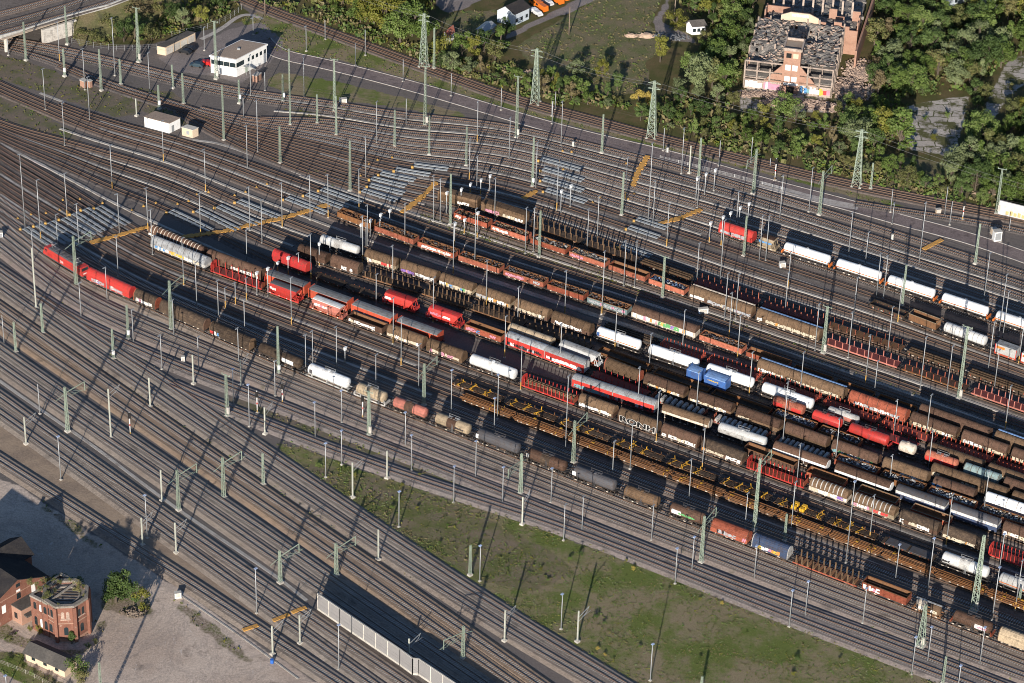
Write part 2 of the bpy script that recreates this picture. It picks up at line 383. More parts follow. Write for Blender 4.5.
# the yard: every row read at the same columns
ROWS = [
 ('A',  [(-40, 190), (0, 222), (47, 257), (82, 280), (133, 302), (173, 319), (218, 339), (260, 357.5), (309, 378), (345, 393), (476, 443), (570, 479.5), (664, 515.5), (750, 548), (905, 607.5), (1027, 654), (1085, 676)], 'main', 'c'),
 ('T15', [(-40, 182), (0, 211), (37, 237), (60, 251), (100, 274), (156, 302), (300, 362), (500, 439.5), (750, 535), (1000, 630), (1085, 663)], 'dark', 'c'),
 ('T16', [(-40, 172), (0, 200), (60, 240), (100, 263), (156, 292), (300, 351), (500, 427.5), (750, 522), (1000, 616), (1085, 649)], 'dark', 'c'),
 ('B',  [(-40, 161), (0, 190), (60, 229), (100, 252), (156, 282), (300, 339.5), (500, 415.5), (750, 509), (1000, 602), (1085, 634)], 'yard', 'w'),
 ('C',  [(-40, 152), (0, 181), (60, 217), (100, 241), (156, 272), (300, 328), (500, 403.5), (750, 496), (1000, 588), (1085, 620)], 'yard', 'w'),
 ('D',  [(-40, 141), (0, 169), (60, 205), (100, 230), (156, 262), (300, 316), (500, 391), (750, 482.5), (1000, 574), (1085, 606)], 'yard', 'w'),
 ('E',  [(-40, 130), (0, 158), (60, 193.5), (100, 219), (156, 251.5), (272, 294.5), (388, 338), (518, 385.5), (661, 437.5), (810, 492), (987, 555.5), (1085, 591)], 'yard', 'w'),
 ('F',  [(-40, 122), (0, 149), (60, 183.5), (100, 209), (156, 241.5), (210, 264), (268, 284.5), (345, 311.5), (450, 350.5), (580, 391), (640, 411), (750, 447.5), (880, 493.5), (1000, 535.5), (1085, 565)], 'yard', 'w'),
 ('K',  [(664, 424), (700, 438), (750, 458), (880, 504.5), (1000, 547.5), (1085, 578)], 'yard', 'w'),
 ('G',  [(-40, 115), (0, 140), (60, 164), (100, 184), (170, 211), (240, 247), (276, 264), (345, 290), (450, 326), (580, 373), (640, 397), (750, 436), (880, 482), (1000, 524), (1085, 553)], 'yard', 'w'),
 ('Hh', [(400, 293), (450, 314), (510, 337), (580, 361.5), (640, 386), (750, 424.5), (880, 471), (1000, 512), (1085, 541)], 'yard', 'w'),
 ('Hi', [(-40, 111), (0, 134), (60, 155), (100, 173), (170, 198), (240, 232), (270, 246), (345, 273), (450, 304), (580, 348.5), (640, 372), (750, 411.5), (880, 459), (1000, 501), (1085, 530)], 'yard', 'w'),
 ('I',  [(-40, 107), (0, 129), (60, 147), (100, 162.5), (170, 185), (240, 217.5), (270, 230.5), (345, 256), (450, 289.5), (580, 334.6), (640, 355.5), (750, 392), (880, 439), (1000, 481), (1085, 511)], 'yard', 'w'),
 ('Z', [(610, 352), (640, 363), (690, 381), (750, 401.5), (880, 448.5), (1000, 490.5), (1085, 520)], 'yard', 'w'),
 ('M',  [(-40, 102), (0, 124.5), (60, 140), (100, 152), (170, 172), (240, 203), (345, 243), (450, 277), (580, 322), (640, 342), (750, 379.5), (880, 426.5), (1000, 468.5), (1085, 498)], 'yard', 'w'),
 ('P',  [(610, 332), (650, 343), (690, 353), (745, 368.5), (880, 415.5), (1000, 458), (1085, 488)], 'yard', 'w'),
 ('N',  [(-40, 72), (0, 92), (60, 117), (100, 134), (170, 154), (240, 181), (341, 220), (416, 247.5), (459, 262.5), (546, 290.5), (630, 318), (698, 341), (745, 357.5), (880, 404.5), (1024, 456), (1085, 478)], 'yard', 'w'),
 ('N1', [(-40, 64), (0, 85), (60, 110), (100, 126), (170, 145), (240, 170), (341, 208), (459, 250), (546, 278), (630, 305), (745, 344.5), (880, 391), (1024, 442), (1085, 464)], 'dark', 'w'),
 ('N2', [(60, 104.5), (100, 119.5), (170, 138), (240, 161), (341, 197), (459, 237.5), (546, 265.5), (630, 292), (745, 331), (880, 377.5), (1024, 428), (1085, 449)], 'dark', 'w'),
 ('Q',  [(178, 112), (240, 147), (300, 170), (340, 184), (400, 203), (457, 220), (526, 243.5), (608, 271), (687, 298.5), (754, 321.5), (822, 344.5), (900, 370.5), (1024, 413.5), (1085, 435)], 'yard', 'w'),
 ('R',  [(240, 141.5), (300, 164), (340, 177), (400, 195), (440, 202), (480, 211), (526, 227), (640, 266), (692, 284), (750, 304.5), (871, 343), (906, 355), (1024, 396.5), (1085, 418)], 'yard', 'w'),
 ('r1', [(178, 110.5), (240, 137.5), (300, 158), (340, 170), (400, 187), (500, 206.5), (640, 254), (750, 293), (871, 331.5), (1024, 385), (1085, 406)], 'yard', 'w'),
 ('r2', [(210, 126), (240, 134), (300, 152), (340, 163), (400, 179.5), (500, 197), (640, 243), (750, 281.5), (871, 320), (1024, 374), (1085, 395)], 'yard', 'w'),
 ('V',  [(60, 66), (108, 87), (172, 107), (240, 130), (340, 156), (400, 172), (500, 187.5), (640, 232), (750, 269.5), (871, 308), (941, 335.5), (988, 352), (1024, 365), (1085, 387)], 'yard', 'w'),
 ('v1', [(240, 127), (340, 149), (400, 165), (500, 178), (640, 221), (750, 257), (871, 295.5), (1024, 349.5), (1085, 371)], 'yard', 'w'),
 ('W',  [(-30, 40), (30, 54), (67, 67), (108, 84), (172, 103), (240, 124), (340, 142), (400, 157), (500, 168.5), (640, 210), (721, 235), (783, 256), (831, 270.5), (882, 287), (935, 304.5), (989, 322.5), (1042, 340.5), (1085, 355)], 'yard', 'c'),
 ('w1', [(240, 121.5), (340, 135), (400, 149.5), (500, 159), (640, 199), (750, 231.5), (871, 270), (1024, 321), (1085, 342)], 'yard', 'c'),
 ('w2', [(200, 109), (240, 119), (340, 128), (400, 142), (500, 150), (640, 188.5), (750, 220.5), (871, 259), (1024, 309), (1085, 330)], 'yard', 'c'),
 ('w3', [(260, 119.5), (340, 121.5), (400, 134), (500, 141.5), (640, 178), (750, 209.5), (871, 248), (1024, 297), (1085, 318)], 'yard', 'c'),
 ('w4', [(-30, 42), (5, 44), (100, 63), (172, 82), (240, 98), (340, 112), (400, 124), (500, 133), (640, 168), (750, 199), (871, 237), (1024, 285), (1085, 305)], 'yard', 'c'),
 ('w5', [(-30, 35), (5, 38.5), (100, 57), (172, 75.5), (240, 91), (340, 104.5), (400, 115), (500, 125), (640, 158), (700, 174), (871, 226), (1024, 274), (1085, 294)], 'yard', 'c'),
 ('X1', [(180, -30), (246, 3), (342, 39.5), (512, 101.5), (560, 114.5), (682, 147), (852, 188), (1024, 222.5), (1085, 236)], 'dark', 'w'),
 ('X2', [(188, -30), (254, 2), (342, 35.5), (512, 97), (560, 110), (682, 142.5), (852, 183.5), (1024, 217.5), (1085, 230)], 'dark', 'w'),
 ('X3', [(855, 203), (904, 212), (960, 219), (1024, 232), (1085, 246)], 'yard', 'c'),
]
for key, px, st, sl in ROWS: track(key, px, st, sl)
# tracks on the raised deck at the top edge
for i, pts in enumerate(([(-40, 44), (0, 34), (60, 17.5), (118, 0), (170, -20)], [(-40, 35), (0, 25), (60, 9), (85, 0), (140, -20)], [(-40, 24), (0, 14), (50, 1), (100, -14)])):
    w = [PX(G(x, y, 6.0)[:2] + (0,)) for x, y in pts] if False else None
    pts0 = []
    for x, y in pts:
        g = G(x, y, 6.0); q = PX((g.x, g.y, 0.0)); pts0.append(q)
    track('deck%d' % i, pts0, 'dark', 'c', zoff=6.02)
# ------------------------------------------------------------------ ground
def inpoly(px, py, poly):
    r = np.zeros(px.shape, bool); n = len(poly); j = n - 1
    for i in range(n):
        xi, yi = poly[i]; xj, yj = poly[j]
        c = ((yi > py) != (yj > py)) & (px < (xj - xi) * (py - yi) / (yj - yi + 1e-9) + xi)
        r ^= c; j = i
    return r
ZONES = {   # outlines on the ground, read off as they lie in the picture
 'grass': [
   [(276, 443), (300, 447), (360, 470), (450, 499), (520, 521), (640, 566), (760, 613), (860, 652), (960, 690), (990, 720), (640, 720), (632, 690), (560, 645), (470, 590), (400, 540), (345, 497), (287, 458)],
   [(-10, 652), (22, 652), (26, 664), (62, 682), (92, 690), (88, 700), (40, 690), (-10, 668)],
   [(278, 72), (340, 82), (430, 104), (470, 116), (462, 118), (400, 108), (340, 100), (290, 95), (265, 84)],
   [(270, 50), (340, 60), (430, 85), (512, 110), (600, 133), (680, 153), (760, 172), (860, 199), (930, 213), (860, 193), (680, 148), (512, 102), (342, 42), (260, 10), (240, 20)],
 ],
 'weeds': [
   [(296, 464), (340, 468), (400, 484), (480, 515), (560, 556), (575, 575), (530, 592), (470, 578), (400, 532), (345, 494)],
   [(-10, 600), (10, 628), (40, 645), (70, 652), (95, 648), (96, 640), (110, 622), (96, 618), (92, 650), (60, 660), (20, 648), (-10, 632)],
   [(108, 590), (150, 600), (152, 612), (130, 618), (100, 608)], [(170, 598), (200, 612), (230, 640), (262, 668), (252, 668), (215, 640), (180, 612)],
   [(40, 500), (70, 520), (110, 552), (112, 558), (70, 530), (40, 506)],
   [(-20, 52), (30, 62), (70, 78), (110, 92), (142, 112), (120, 118), (80, 105), (30, 88), (-20, 74)],
   [(-20, 92), (20, 103), (60, 124), (88, 145), (60, 142), (25, 128), (-20, 112)],
   [(110, 92), (135, 88), (170, 92), (215, 118), (190, 128), (150, 116)],
   [(225, 133), (300, 158), (345, 182), (340, 190), (290, 168), (225, 143)],
   [(280, 96), (345, 108), (370, 122), (330, 128), (280, 110)],
   [(420, 203), (520, 243), (640, 288), (760, 331), (880, 373), (1030, 424), (1030, 432), (880, 381), (760, 338), (640, 296), (520, 252), (420, 218)],
   [(60, 300), (90, 322), (140, 360), (180, 393), (200, 412), (200, 420), (150, 384), (100, 352), (60, 322)],
   [(230, 395), (300, 420), (380, 447), (500, 497), (600, 535), (600, 540), (480, 500), (380, 456), (290, 428), (225, 404)],
   [(850, 617), (900, 632), (960, 655), (1024, 682), (1024, 692), (960, 667), (880, 632)],
   [(300, 490), (350, 525), (420, 572), (480, 612), (480, 606), (420, 562), (350, 514), (306, 484)],
   [(-10, 262), (30, 285), (60, 312), (40, 308), (-10, 276)],
 ],
 'dirt': [[(-40, 462), (20, 487), (80, 526), (172, 584), (250, 640), (345, 700), (400, 740), (-60, 740)]],
 'sand': [[(-40, 388), (0, 417), (60, 460), (282, 622), (372, 688), (440, 738), (420, 738), (342, 684), (172, 569), (0, 458), (-40, 432)],
          [(60, 400), (190, 492), (300, 572), (330, 590), (480, 695), (470, 690), (320, 585), (180, 486), (50, 398)]],
 'wood': [[(210, -60), (246, -6), (342, 32), (512, 94), (560, 107), (682, 140), (852, 181), (1024, 214), (1120, 232), (1120, -80)],
          [(70, 32), (100, 22), (140, 0), (260, -60), (240, 5), (255, 18), (215, 28), (190, 34), (150, 44), (110, 46), (78, 44)]],
 'field': [[(516, 46), (560, 20), (612, -10), (664, -10), (650, 28), (692, 32), (644, 62), (656, 92), (600, 96), (540, 74)], [(548, 62), (620, 55), (650, 70), (640, 90), (600, 92), (560, 88)],
           [(455, 12), (500, 10), (492, 28), (470, 40), (440, 22)], [(850, 150), (1000, 170), (1030, 200), (900, 196), (846, 178)]],
 'pad': [[(905, 106), (948, 98), (970, 96), (962, 128), (955, 157), (912, 150), (900, 130)], [(1006, 62), (1030, 52), (1030, 78), (1002, 106), (988, 130), (976, 128), (990, 96)],
         [(737, 90), (760, 86), (835, 100), (850, 86), (858, 96), (840, 112), (742, 112)], [(862, 92), (884, 70), (896, 64), (890, 78), (868, 98)]],
 'pave': [[(157, 57), (200, 48), (225, 30), (262, 22), (285, 42), (272, 62), (240, 84), (212, 76), (178, 72)], [(437, -20), (436, 6), (448, 13), (466, 8), (492, -6), (500, -20)],
          [(500, 40), (512, 32), (560, 8), (600, -14), (610, -8), (575, 10), (530, 28), (512, 38)], [(660, 38), (652, 22), (664, 4), (668, -10), (674, -10), (668, 8), (660, 22), (690, 36), (700, 44)]],
 'pink': [[(282, 455), (300, 466), (350, 500), (420, 548), (500, 598), (560, 637), (640, 690), (652, 690), (560, 630), (500, 592), (420, 541), (352, 494), (300, 458)],
          [(190, 350), (300, 395), (420, 440), (560, 495), (700, 551), (820, 600), (900, 634), (900, 640), (800, 602), (680, 556), (560, 508), (420, 453), (300, 408), (185, 362)],
          [(296, 520), (400, 590), (520, 672), (540, 690), (528, 690), (400, 597), (290, 524)]],
}
zk = list(ZONES)
def make_ground():
    x0, x1, y0, y1, st = -210.0, 235.0, -175.0, 285.0, 1.25
    xs = np.arange(x0, x1 + .1, st); ys = np.arange(y0, y1 + .1, st)
    nx, ny = len(xs), len(ys)
    X, Y = np.meshgrid(xs, ys)
    P = np.stack([X.ravel(), Y.ravel(), np.zeros(X.size)], 1)
    v = P - CAM; dep = v @ FW; px = 512 + FPX * (v @ RT) / dep; py = 341.5 - FPX * (v @ UP) / dep
    wts = {}
    for k in zk:
        a = np.zeros(px.shape)
        for pl in ZONES[k]: a = np.maximum(a, inpoly(px, py, pl).astype(float))
        a = a.reshape(ny, nx)
        for _ in range(2):
            b = np.pad(a, 1, mode='edge'); a = (b[1:-1, 1:-1] * 4 + b[:-2, 1:-1] + b[2:, 1:-1] + b[1:-1, :-2] + b[1:-1, 2:]) / 8
        wts[k] = a.ravel()
    Z = np.zeros(X.size)
    # outer skirt to the horizon
    verts = [tuple(p) for p in np.c_[P[:, :2], Z]]
    idx = np.arange(nx * ny).reshape(ny, nx)
    faces = np.stack([idx[:-1, :-1], idx[:-1, 1:], idx[1:, 1:], idx[1:, :-1]], -1).reshape(-1, 4).tolist()
    B = 3500.0; o = len(verts)
    verts += [(-B, -B, 0), (B, -B, 0), (B, B, 0), (-B, B, 0)]
    c = [idx[0, 0], idx[0, -1], idx[-1, -1], idx[-1, 0]]
    edge = [list(idx[0, :]), list(idx[:, -1]), list(idx[-1, ::-1]), list(idx[::-1, 0])]
    for e in range(4):
        a, b = o + e, o + (e + 1) % 4
        row = edge[e]; faces.append([a, b] + row[::-1])
    me = bpy.data.meshes.new('ground'); me.from_pydata(verts, [], faces)
    for gi, ks in enumerate((zk[0:3], zk[3:6], zk[6:9])):
        at = me.attributes.new('zone%d' % gi, 'FLOAT_COLOR', 'POINT')
        arr = np.zeros((len(verts), 4)); arr[:, 3] = 1
        for j, k in enumerate(ks): arr[:X.size, j] = wts[k]
        if 'wood' in ks:
            arr[X.size + 2:, ks.index('wood')] = 1.0
        at.data.foreach_set('color', arr.ravel().astype(np.float32))
    o_ = bpy.data.objects.new('ground', me); COL.objects.link(o_); struct(o_)
    m, n, b = newmat('ground_surface')
    pos = n.new("ShaderNodeNewGeometry").outputs['Position']
    big = n.noise(pos, 0.035, 4, 0.6); mid = n.noise(pos, 0.16, 5, 0.65); fine = n.noise(pos, 1.9, 3, 0.7); vf = n.noise(pos, 5.0, 2, 0.7)
    att = []
    for gi in range(3):
        a = n.new("ShaderNodeAttribute", attribute_name='zone%d' % gi)
        sep = n.new("ShaderNodeSeparateColor"); n.link(a.outputs['Color'], sep.inputs[0]); att += [sep.outputs[i] for i in range(3)]
    W = dict(zip(zk, att))
    def wt(k, soft=0.75, lo=0.38, hi=0.62, src=None):
        s = n.math('ADD', W[k], n.math('MULTIPLY', n.math('SUBTRACT', src if src is not None else mid, 0.5), soft))
        return n.rng(s, lo, hi)
    gravel = n.mix(n.rng(big, 0.35, 0.65), (0.165, 0.14, 0.128), (0.135, 0.12, 0.112))
    gravel = n.mix(n.math('MULTIPLY', n.rng(mid, 0.55, 0.75), 0.6), gravel, (0.105, 0.09, 0.08))
    gravel = n.mix(n.math('MULTIPLY', n.rng(n.noise(pos, 0.5, 4, .7), 0.60, 0.74), 0.5), gravel, (0.09, 0.095, 0.04))
    c = gravel
    sand = n.mix(n.rng(mid, 0.4, 0.65), (0.34, 0.255, 0.185), (0.25, 0.19, 0.145))
    c = n.mix(wt('sand', 0.6), c, sand)
    pink = n.mix(n.rng(mid, 0.35, 0.7), (0.275, 0.215, 0.188), (0.22, 0.175, 0.152))
    c = n.mix(wt('pink', 0.9), c, pink)
    dirt = n.mix(n.rng(big, 0.4, 0.6), (0.44, 0.345, 0.28), (0.54, 0.44, 0.365))
    dirt = n.mix(n.rng(mid, 0.56, 0.72), dirt, (0.23, 0.185, 0.155))
    dirt = n.mix(n.math('MULTIPLY', n.rng(n.noise(n.mapping(pos, (1, .35, 1)), 0.5, 5, .7, 1.5), 0.62, 0.7), 0.6), dirt, (0.60, 0.54, 0.50))
    sw = n.noise(n.mapping(pos, (1, 1, 1)), 0.055, 6, .62, 3.5); dirt = n.mix(n.math('MULTIPLY', n.rng(sw, .50, .54), n.math('MULTIPLY', n.rng(sw, .60, .56), .4)), dirt, (0.30, 0.25, 0.22))
    dirt = n.mix(n.math('MULTIPLY', n.rng(n.noise(pos, .35, 6, .75), .6, .7), .55), dirt, (.15, .13, .095))
    c = n.mix(wt('dirt', 0.5), c, dirt)
    wood = n.mix(n.rng(mid, 0.35, 0.65), (0.085, 0.085, 0.032), (0.14, 0.105, 0.055))
    wood = n.mix(n.rng(fine, 0.5, 0.7), wood, (0.06, 0.075, 0.025))
    c = n.mix(wt('wood', 0.5), c, wood)
    field = n.mix(n.rng(mid, 0.36, 0.64), (0.185, 0.15, 0.095), (0.12, 0.135, 0.055))
    field = n.mix(n.math('MULTIPLY', n.rng(fine, 0.55, 0.7), 0.6), field, (0.22, 0.18, 0.11))
    c = n.mix(wt('field', 0.8), c, field)
    grass = n.mix(n.rng(n.noise(pos, 0.075, 5, .72), 0.40, 0.60), (0.125, 0.152, 0.042), (0.245, 0.195, 0.125))
    grass = n.mix(n.math('MULTIPLY', n.rng(fine, 0.5, 0.75), 0.5), grass, (0.075, 0.10, 0.03))
    c = n.mix(wt('grass', 1.0), c, grass)
    weeds = n.mix(n.rng(mid, 0.4, 0.62), (0.18, 0.14, 0.105), (0.11, 0.115, 0.045))
    c = n.mix(n.math('MULTIPLY', wt('weeds', 1.0), n.rng(fine, 0.35, 0.6, 0.3, 1.0)), c, weeds)
    pave = n.mix(n.rng(mid, 0.4, 0.7), (0.215, 0.185, 0.175), (0.27, 0.23, 0.215))
    c = n.mix(wt('pave', 0.2), c, pave)
    bk = n.new("ShaderNodeTexBrick"); bk.offset = 0.35; bk.inputs['Brick Width'].default_value = 0.9; bk.inputs['Row Height'].default_value = 0.62
    wob = n.new('ShaderNodeVectorMath', operation='ADD'); n.link(n.mapping(pos, (0.16, 0.16, 1)), wob.inputs[0]); nz = n.new('ShaderNodeTexNoise'); nz.inputs['Scale'].default_value = .25; n.link(pos, nz.inputs['Vector']); vsn = n.new('ShaderNodeVectorMath', operation='SCALE'); n.link(nz.outputs['Color'], vsn.inputs[0]); vsn.inputs['Scale'].default_value = .5; n.link(vsn.outputs[0], wob.inputs[1]); n.link(wob.outputs[0], bk.inputs['Vector'])
    bk.inputs['Scale'].default_value = 1.0; bk.inputs['Mortar Size'].default_value = 0.035; bk.inputs['Mortar Smooth'].default_value = 0.6
    bk.inputs['Color1'].default_value = (0.50, 0.45, 0.41, 1); bk.inputs['Color2'].default_value = (0.36, 0.325, 0.295, 1); bk.inputs['Mortar'].default_value = (0.08, 0.085, 0.035, 1)
    pad = n.mix(n.rng(mid, 0.46, 0.58), bk.outputs[0], (0.10, 0.10, 0.045))
    c = n.mix(wt('pad', 0.7), c, pad)
    kc = n.new("ShaderNodeCombineColor"); k = n.math('MULTIPLY', n.rng(fine, 0.25, 0.75, 0.72, 1.28, False), n.rng(vf, 0.3, 0.7, 0.8, 1.2, False))
    for i in range(3): n.link(k, kc.inputs[i])
    c = n.mix(1.0, c, kc.outputs[0], 'MULTIPLY')
    n.link(c, b.inputs['Base Color']); b.inputs['Roughness'].default_value = 0.95; b.inputs['Specular IOR Level'].default_value = 0.1
    bh = n.math('ADD', n.math('MULTIPLY', n.noise(pos, 1.2, 4, .7), 0.8), n.math('MULTIPLY', vf, 0.3))
    n.link(n.bump(bh, 0.28, 0.2), b.inputs['Normal'])
    me.materials.append(m)
    return wts, px, py, P
GW, GPX, GPY, GP = make_ground()

# ------------------------------------------------------------------ strips: road, paths, cable troughs
def strip(name, pts, width, mat, z=0.012, h=None, win=8.0, edge=0.0):
    P = smooth_path([G(x, y) for x, y in pts], 1.6, win)
    d = np.gradient(P, axis=0); d /= np.linalg.norm(d, axis=1)[:, None]; nr = np.stack([-d[:, 1], d[:, 0]], 1)
    w = width / 2 * (1 + (rng.uniform(-edge, edge, len(P)) if edge else 0))
    A = P + nr * np.reshape(w, (-1, 1)); B = P - nr * np.reshape(w, (-1, 1))
    mb = MB(); n = len(P)
    if h is None:
        mb.add([(*a, z) for a in A] + [(*b, z) for b in B], [(n + i, n + i + 1, i + 1, i) for i in range(n - 1)])
    else:
        mb.add([(*a, 0) for a in A] + [(*a, h) for a in A] + [(*b, h) for b in B] + [(*b, 0) for b in B],
               [q for i in range(n - 1) for q in ((i, n + i, n + i + 1, i + 1), (n + i, 2 * n + i, 2 * n + i + 1, n + i + 1), (2 * n + i, 3 * n + i, 3 * n + i + 1, 2 * n + i + 1))])
    o = mb.obj(name, mat); struct(o); return o
M_ROAD = ballast_mat('road_surface', (0.215, 0.17, 0.165), (0.25, 0.20, 0.19))
M_KERB = paint('kerb_stone', (0.44, 0.40, 0.37), 0.9, 0.2, streak=False, rand=0.02)
M_TROUGH = paint('trough_lids', (0.37, 0.345, 0.315), 0.9, 0.35, dirt=(0.2, 0.165, 0.14), amount=0.7, streak=False, scale=0.25, rand=0.1)
ROAD = [(262, 40), (272, 52.5), (300, 58.5), (342, 68), (400, 83), (455, 98.5), (512, 116), (580, 135), (640, 149), (682, 159.5), (760, 182), (852, 206), (904, 221), (962, 236), (1024, 257), (1090, 281)]
strip('road', ROAD, 5.6, M_ROAD, 0.05)
for sgn, nm in ((1, 'kerb'), (-1, 'kerb')):
    P = smooth_path([G(x, y) for x, y in ROAD], 1.6, 8); d = np.gradient(P, axis=0); d /= np.linalg.norm(d, axis=1)[:, None]; nr = np.stack([-d[:, 1], d[:, 0]], 1)
    Q = P + nr * 3.0 * sgn; mb = MB()
    for i in range(len(Q) - 1): mb.bar((*Q[i], 0.06), (*Q[i + 1], 0.06), 0.32, 0.16)
    struct(mb.obj('kerb', M_KERB))
TROUGHS = [
 ([(-20, 367), (19.6, 395), (60, 423), (100, 451), (172, 505), (264, 568), (285, 583), (310, 603)], 0.9),
 ([(20, 247), (60, 278), (134, 310), (200, 338), (284, 373), (345, 400), (380, 414.5), (480, 452.5), (510, 464), (600, 499), (682, 530), (781, 568), (852, 596), (904, 615), (1024, 661), (1060, 675)], 1.3),
 ([(260, 296), (310, 314), (360, 332), (440, 362), (510, 386), (577, 410), (682, 449.5), (702, 457), (852, 512), (937, 543.5), (1024, 575), (1060, 588)], 1.0),
 ([(156, 256), (200, 273), (260, 296)], 0.9),
 ([(440, 400), (510, 427), (600, 461), (680, 491), (750, 516), (852, 555), (940, 590), (1030, 626)], 1.1),
 ([(170, 302), (264, 341), (345, 373), (440, 408)], 0.7),
 ([(420, 255), (520, 289), (600, 316), (640, 329), (690, 347), (740, 363)], 1.0),
 ([(100, 219.0), (97, 219)], 0.0),
 ([(40, 93), (100, 116), (143, 131), (200, 141), (230, 147), (345, 191), (420, 215)], 1.0),
 ([(680, 175), (760, 197), (852, 223), (960, 255), (1030, 278)], 0.8), ([(700, 169), (752, 182), (800, 196)], 0.5),
 ([(560, 200), (660, 236), (760, 272), (860, 307), (960, 344), (1040, 374)], 0.8), ([(520, 244), (640, 284), (760, 326), (880, 368), (1030, 420)], 0.7),
 ([(640, 300), (760, 340), (900, 389), (1030, 434)], 0.7), ([(760, 236), (860, 268), (960, 300), (1050, 330)], 0.6), ([(690, 247), (800, 281), (900, 316), (1020, 357)], 0.7), ([(200, 590), (258, 622), (264, 629), (330, 672), (350, 686)], 0.35), ([(170, 566), (262, 629)], 0.3), ([(182, 596), (240, 636), (300, 680)], 0.4)]
for pts, w in TROUGHS:
    if w > 0.1: strip('cable_trough', pts, w, M_TROUGH, h=0.11 if w < 0.8 else 0.07, win=4.0)
for ka, kb, xa, xb, w in (('T16', 'B', 0, 440, .8), ('C', 'D', 0, 430, .8), ('E', 'F', 0, 150, .9), ('F', 'G', 0, 262, 1.0), ('Hi', 'I', 0, 300, .8), ('I', 'M', 90, 315, .7), ('M', 'N', 60, 700, .9), ('N', 'N1', 100, 330, .8), ('N1', 'N2', 100, 1060, .7), ('N2', 'Q', 300, 1060, .8), ('Q', 'R', 330, 440, .8), ('R', 'r1', 330, 1060, .8), ('r1', 'r2', 400, 900, .6), ('r2', 'V', 320, 1060, .8), ('v1', 'W', 300, 720, .9), ('v1', 'W', 1, 2, 0), ('w1', 'W', 300, 1060, .7), ('w2', 'w1', 330, 1060, .9), ('w3', 'w2', 330, 1060, .8), ('w4', 'w3', 120, 1060, .9), ('w5', 'w4', 0, 640, .8), ('X1', 'w5', 380, 380, 0)):
    if w <= 0 or xb - xa < 30: continue
    A, B = TR[ka], TR[kb]; pts = []
    for x in np.arange(xa, xb, 14.0):
        ya, yb = np.interp(x, A.px[:, 0], A.px[:, 1]), np.interp(x, B.px[:, 0], B.px[:, 1])
        if A.px[0, 0] < x < A.px[-1, 0] and B.px[0, 0] < x < B.px[-1, 0] and abs(ya - yb) > 4.5: pts.append((x, (ya + yb) / 2))
    if len(pts) > 3: strip('cable_trough', pts, w * .85, M_TROUGH, h=0.25, win=3.0, edge=.25)
M_BOARD = M_CONC
strip('path', [(262, 19), (246, 10), (238, 16), (225, 27), (208, 37), (198, 41)], 1.6, M_KERB, 0.02)
strip('path', [(760, 184), (790, 192), (830, 203), (862, 208)], 3.2, M_KERB, 0.06)
# ------------------------------------------------------------------ wagons
def bogie_mesh():
    b = MB()
    for x in (-0.9, 0.9):
        for y in (-0.75, 0.75): b.cyl((x, y - 0.07, 0.46), (x, y + 0.07, 0.46), 0.46, 12)
        b.cyl((x, -0.75, 0.46), (x, 0.75, 0.46), 0.09, 6)
    for y in (-1.0, 1.0):
        b.box((0, y, 0.55), (2.6, 0.14, 0.26)); b.box((0, y, 0.78), (0.7, 0.2, 0.3))
        for x in (-0.9, 0.9): b.box((x, y, 0.5), (0.34, 0.24, 0.36))
    b.box((0, 0, 0.78), (0.5, 2.0, 0.24))
    return b.mesh('bogie', M_BOGIE)
ME_BOGIE = bogie_mesh()
def axle_mesh():
    b = MB()
    for y in (-0.75, 0.75): b.cyl((0, y - 0.07, 0.48), (0, y + 0.07, 0.48), 0.48, 12)
    b.cyl((0, -0.8, 0.48), (0, 0.8, 0.48), 0.09, 6)
    for y in (-1.02, 1.02): b.box((0, y, 0.62), (0.34, 0.2, 0.42)); b.box((0, y, 0.9), (1.2, 0.12, 0.14))
    return b.mesh('wheelset', M_BOGIE)
ME_AXLE = axle_mesh()
def buffers_mesh():
    b = MB()
    for y in (-0.875, 0.875):
        b.cyl((0, y, 1.05), (0.5, y, 1.05), 0.12, 8); b.cyl((0.5, y, 1.05), (0.6, y, 1.05), 0.24, 10)
    b.bar((0, 0, 1.0), (0.5, 0, 1.0), 0.2); b.box((-0.02, 0, 1.05), (0.1, 2.3, 0.4))
    return b.mesh('buffer_beam', M_BLACK)
ME_BUF = buffers_mesh()

def running(t, L, four=True, frame='dark', z=1.0, sole=True):
    """frame, running gear and buffers; L is the body length"""
    b = MB(); h = L / 2
    if sole:
        for y in (-1.22, 1.22): b.box((0, y, z), (L - 0.1, 0.16, 0.36))
        b.box((0, 0, z), (L - 0.1, 0.7, 0.3))
        for x in (-h + 0.1, h - 0.1): b.box((x, 0, z + 0.02), (0.18, 2.6, 0.42))
        for k in range(3): b.box((-h * 0.4 + k * h * 0.4, 0.3, z - 0.35), (0.9, 0.9, 0.35))
        b.cur = 1; rr = random.Random(int(L * 100)); x = -h + rr.uniform(.6, 1.4)
        while x < h - .8:
            w = rr.uniform(.25, .7); b.add([(x, -1.315, z - .14), (x + w, -1.315, z - .14), (x + w, -1.315, z + .14), (x, -1.315, z + .14)], [(0, 1, 2, 3)]); x += w + rr.uniform(.6, 3.2)
        b.obj('underframe', [cm(frame), cm('cream')], t)
    if four:
        for x in (-h + 2.0, h - 2.0): inst('bogie', ME_BOGIE, t, (x, 0, 0))
    else:
        for x in (-h + h * 0.36, h - h * 0.36): inst('wheelset', ME_AXLE, t, (x, 0, 0))
    inst('buffer_beam', ME_BUF, t, (h - 0.02, 0, 0)); inst('buffer_beam', ME_BUF, t, (-h + 0.02, 0, 0), math.pi)

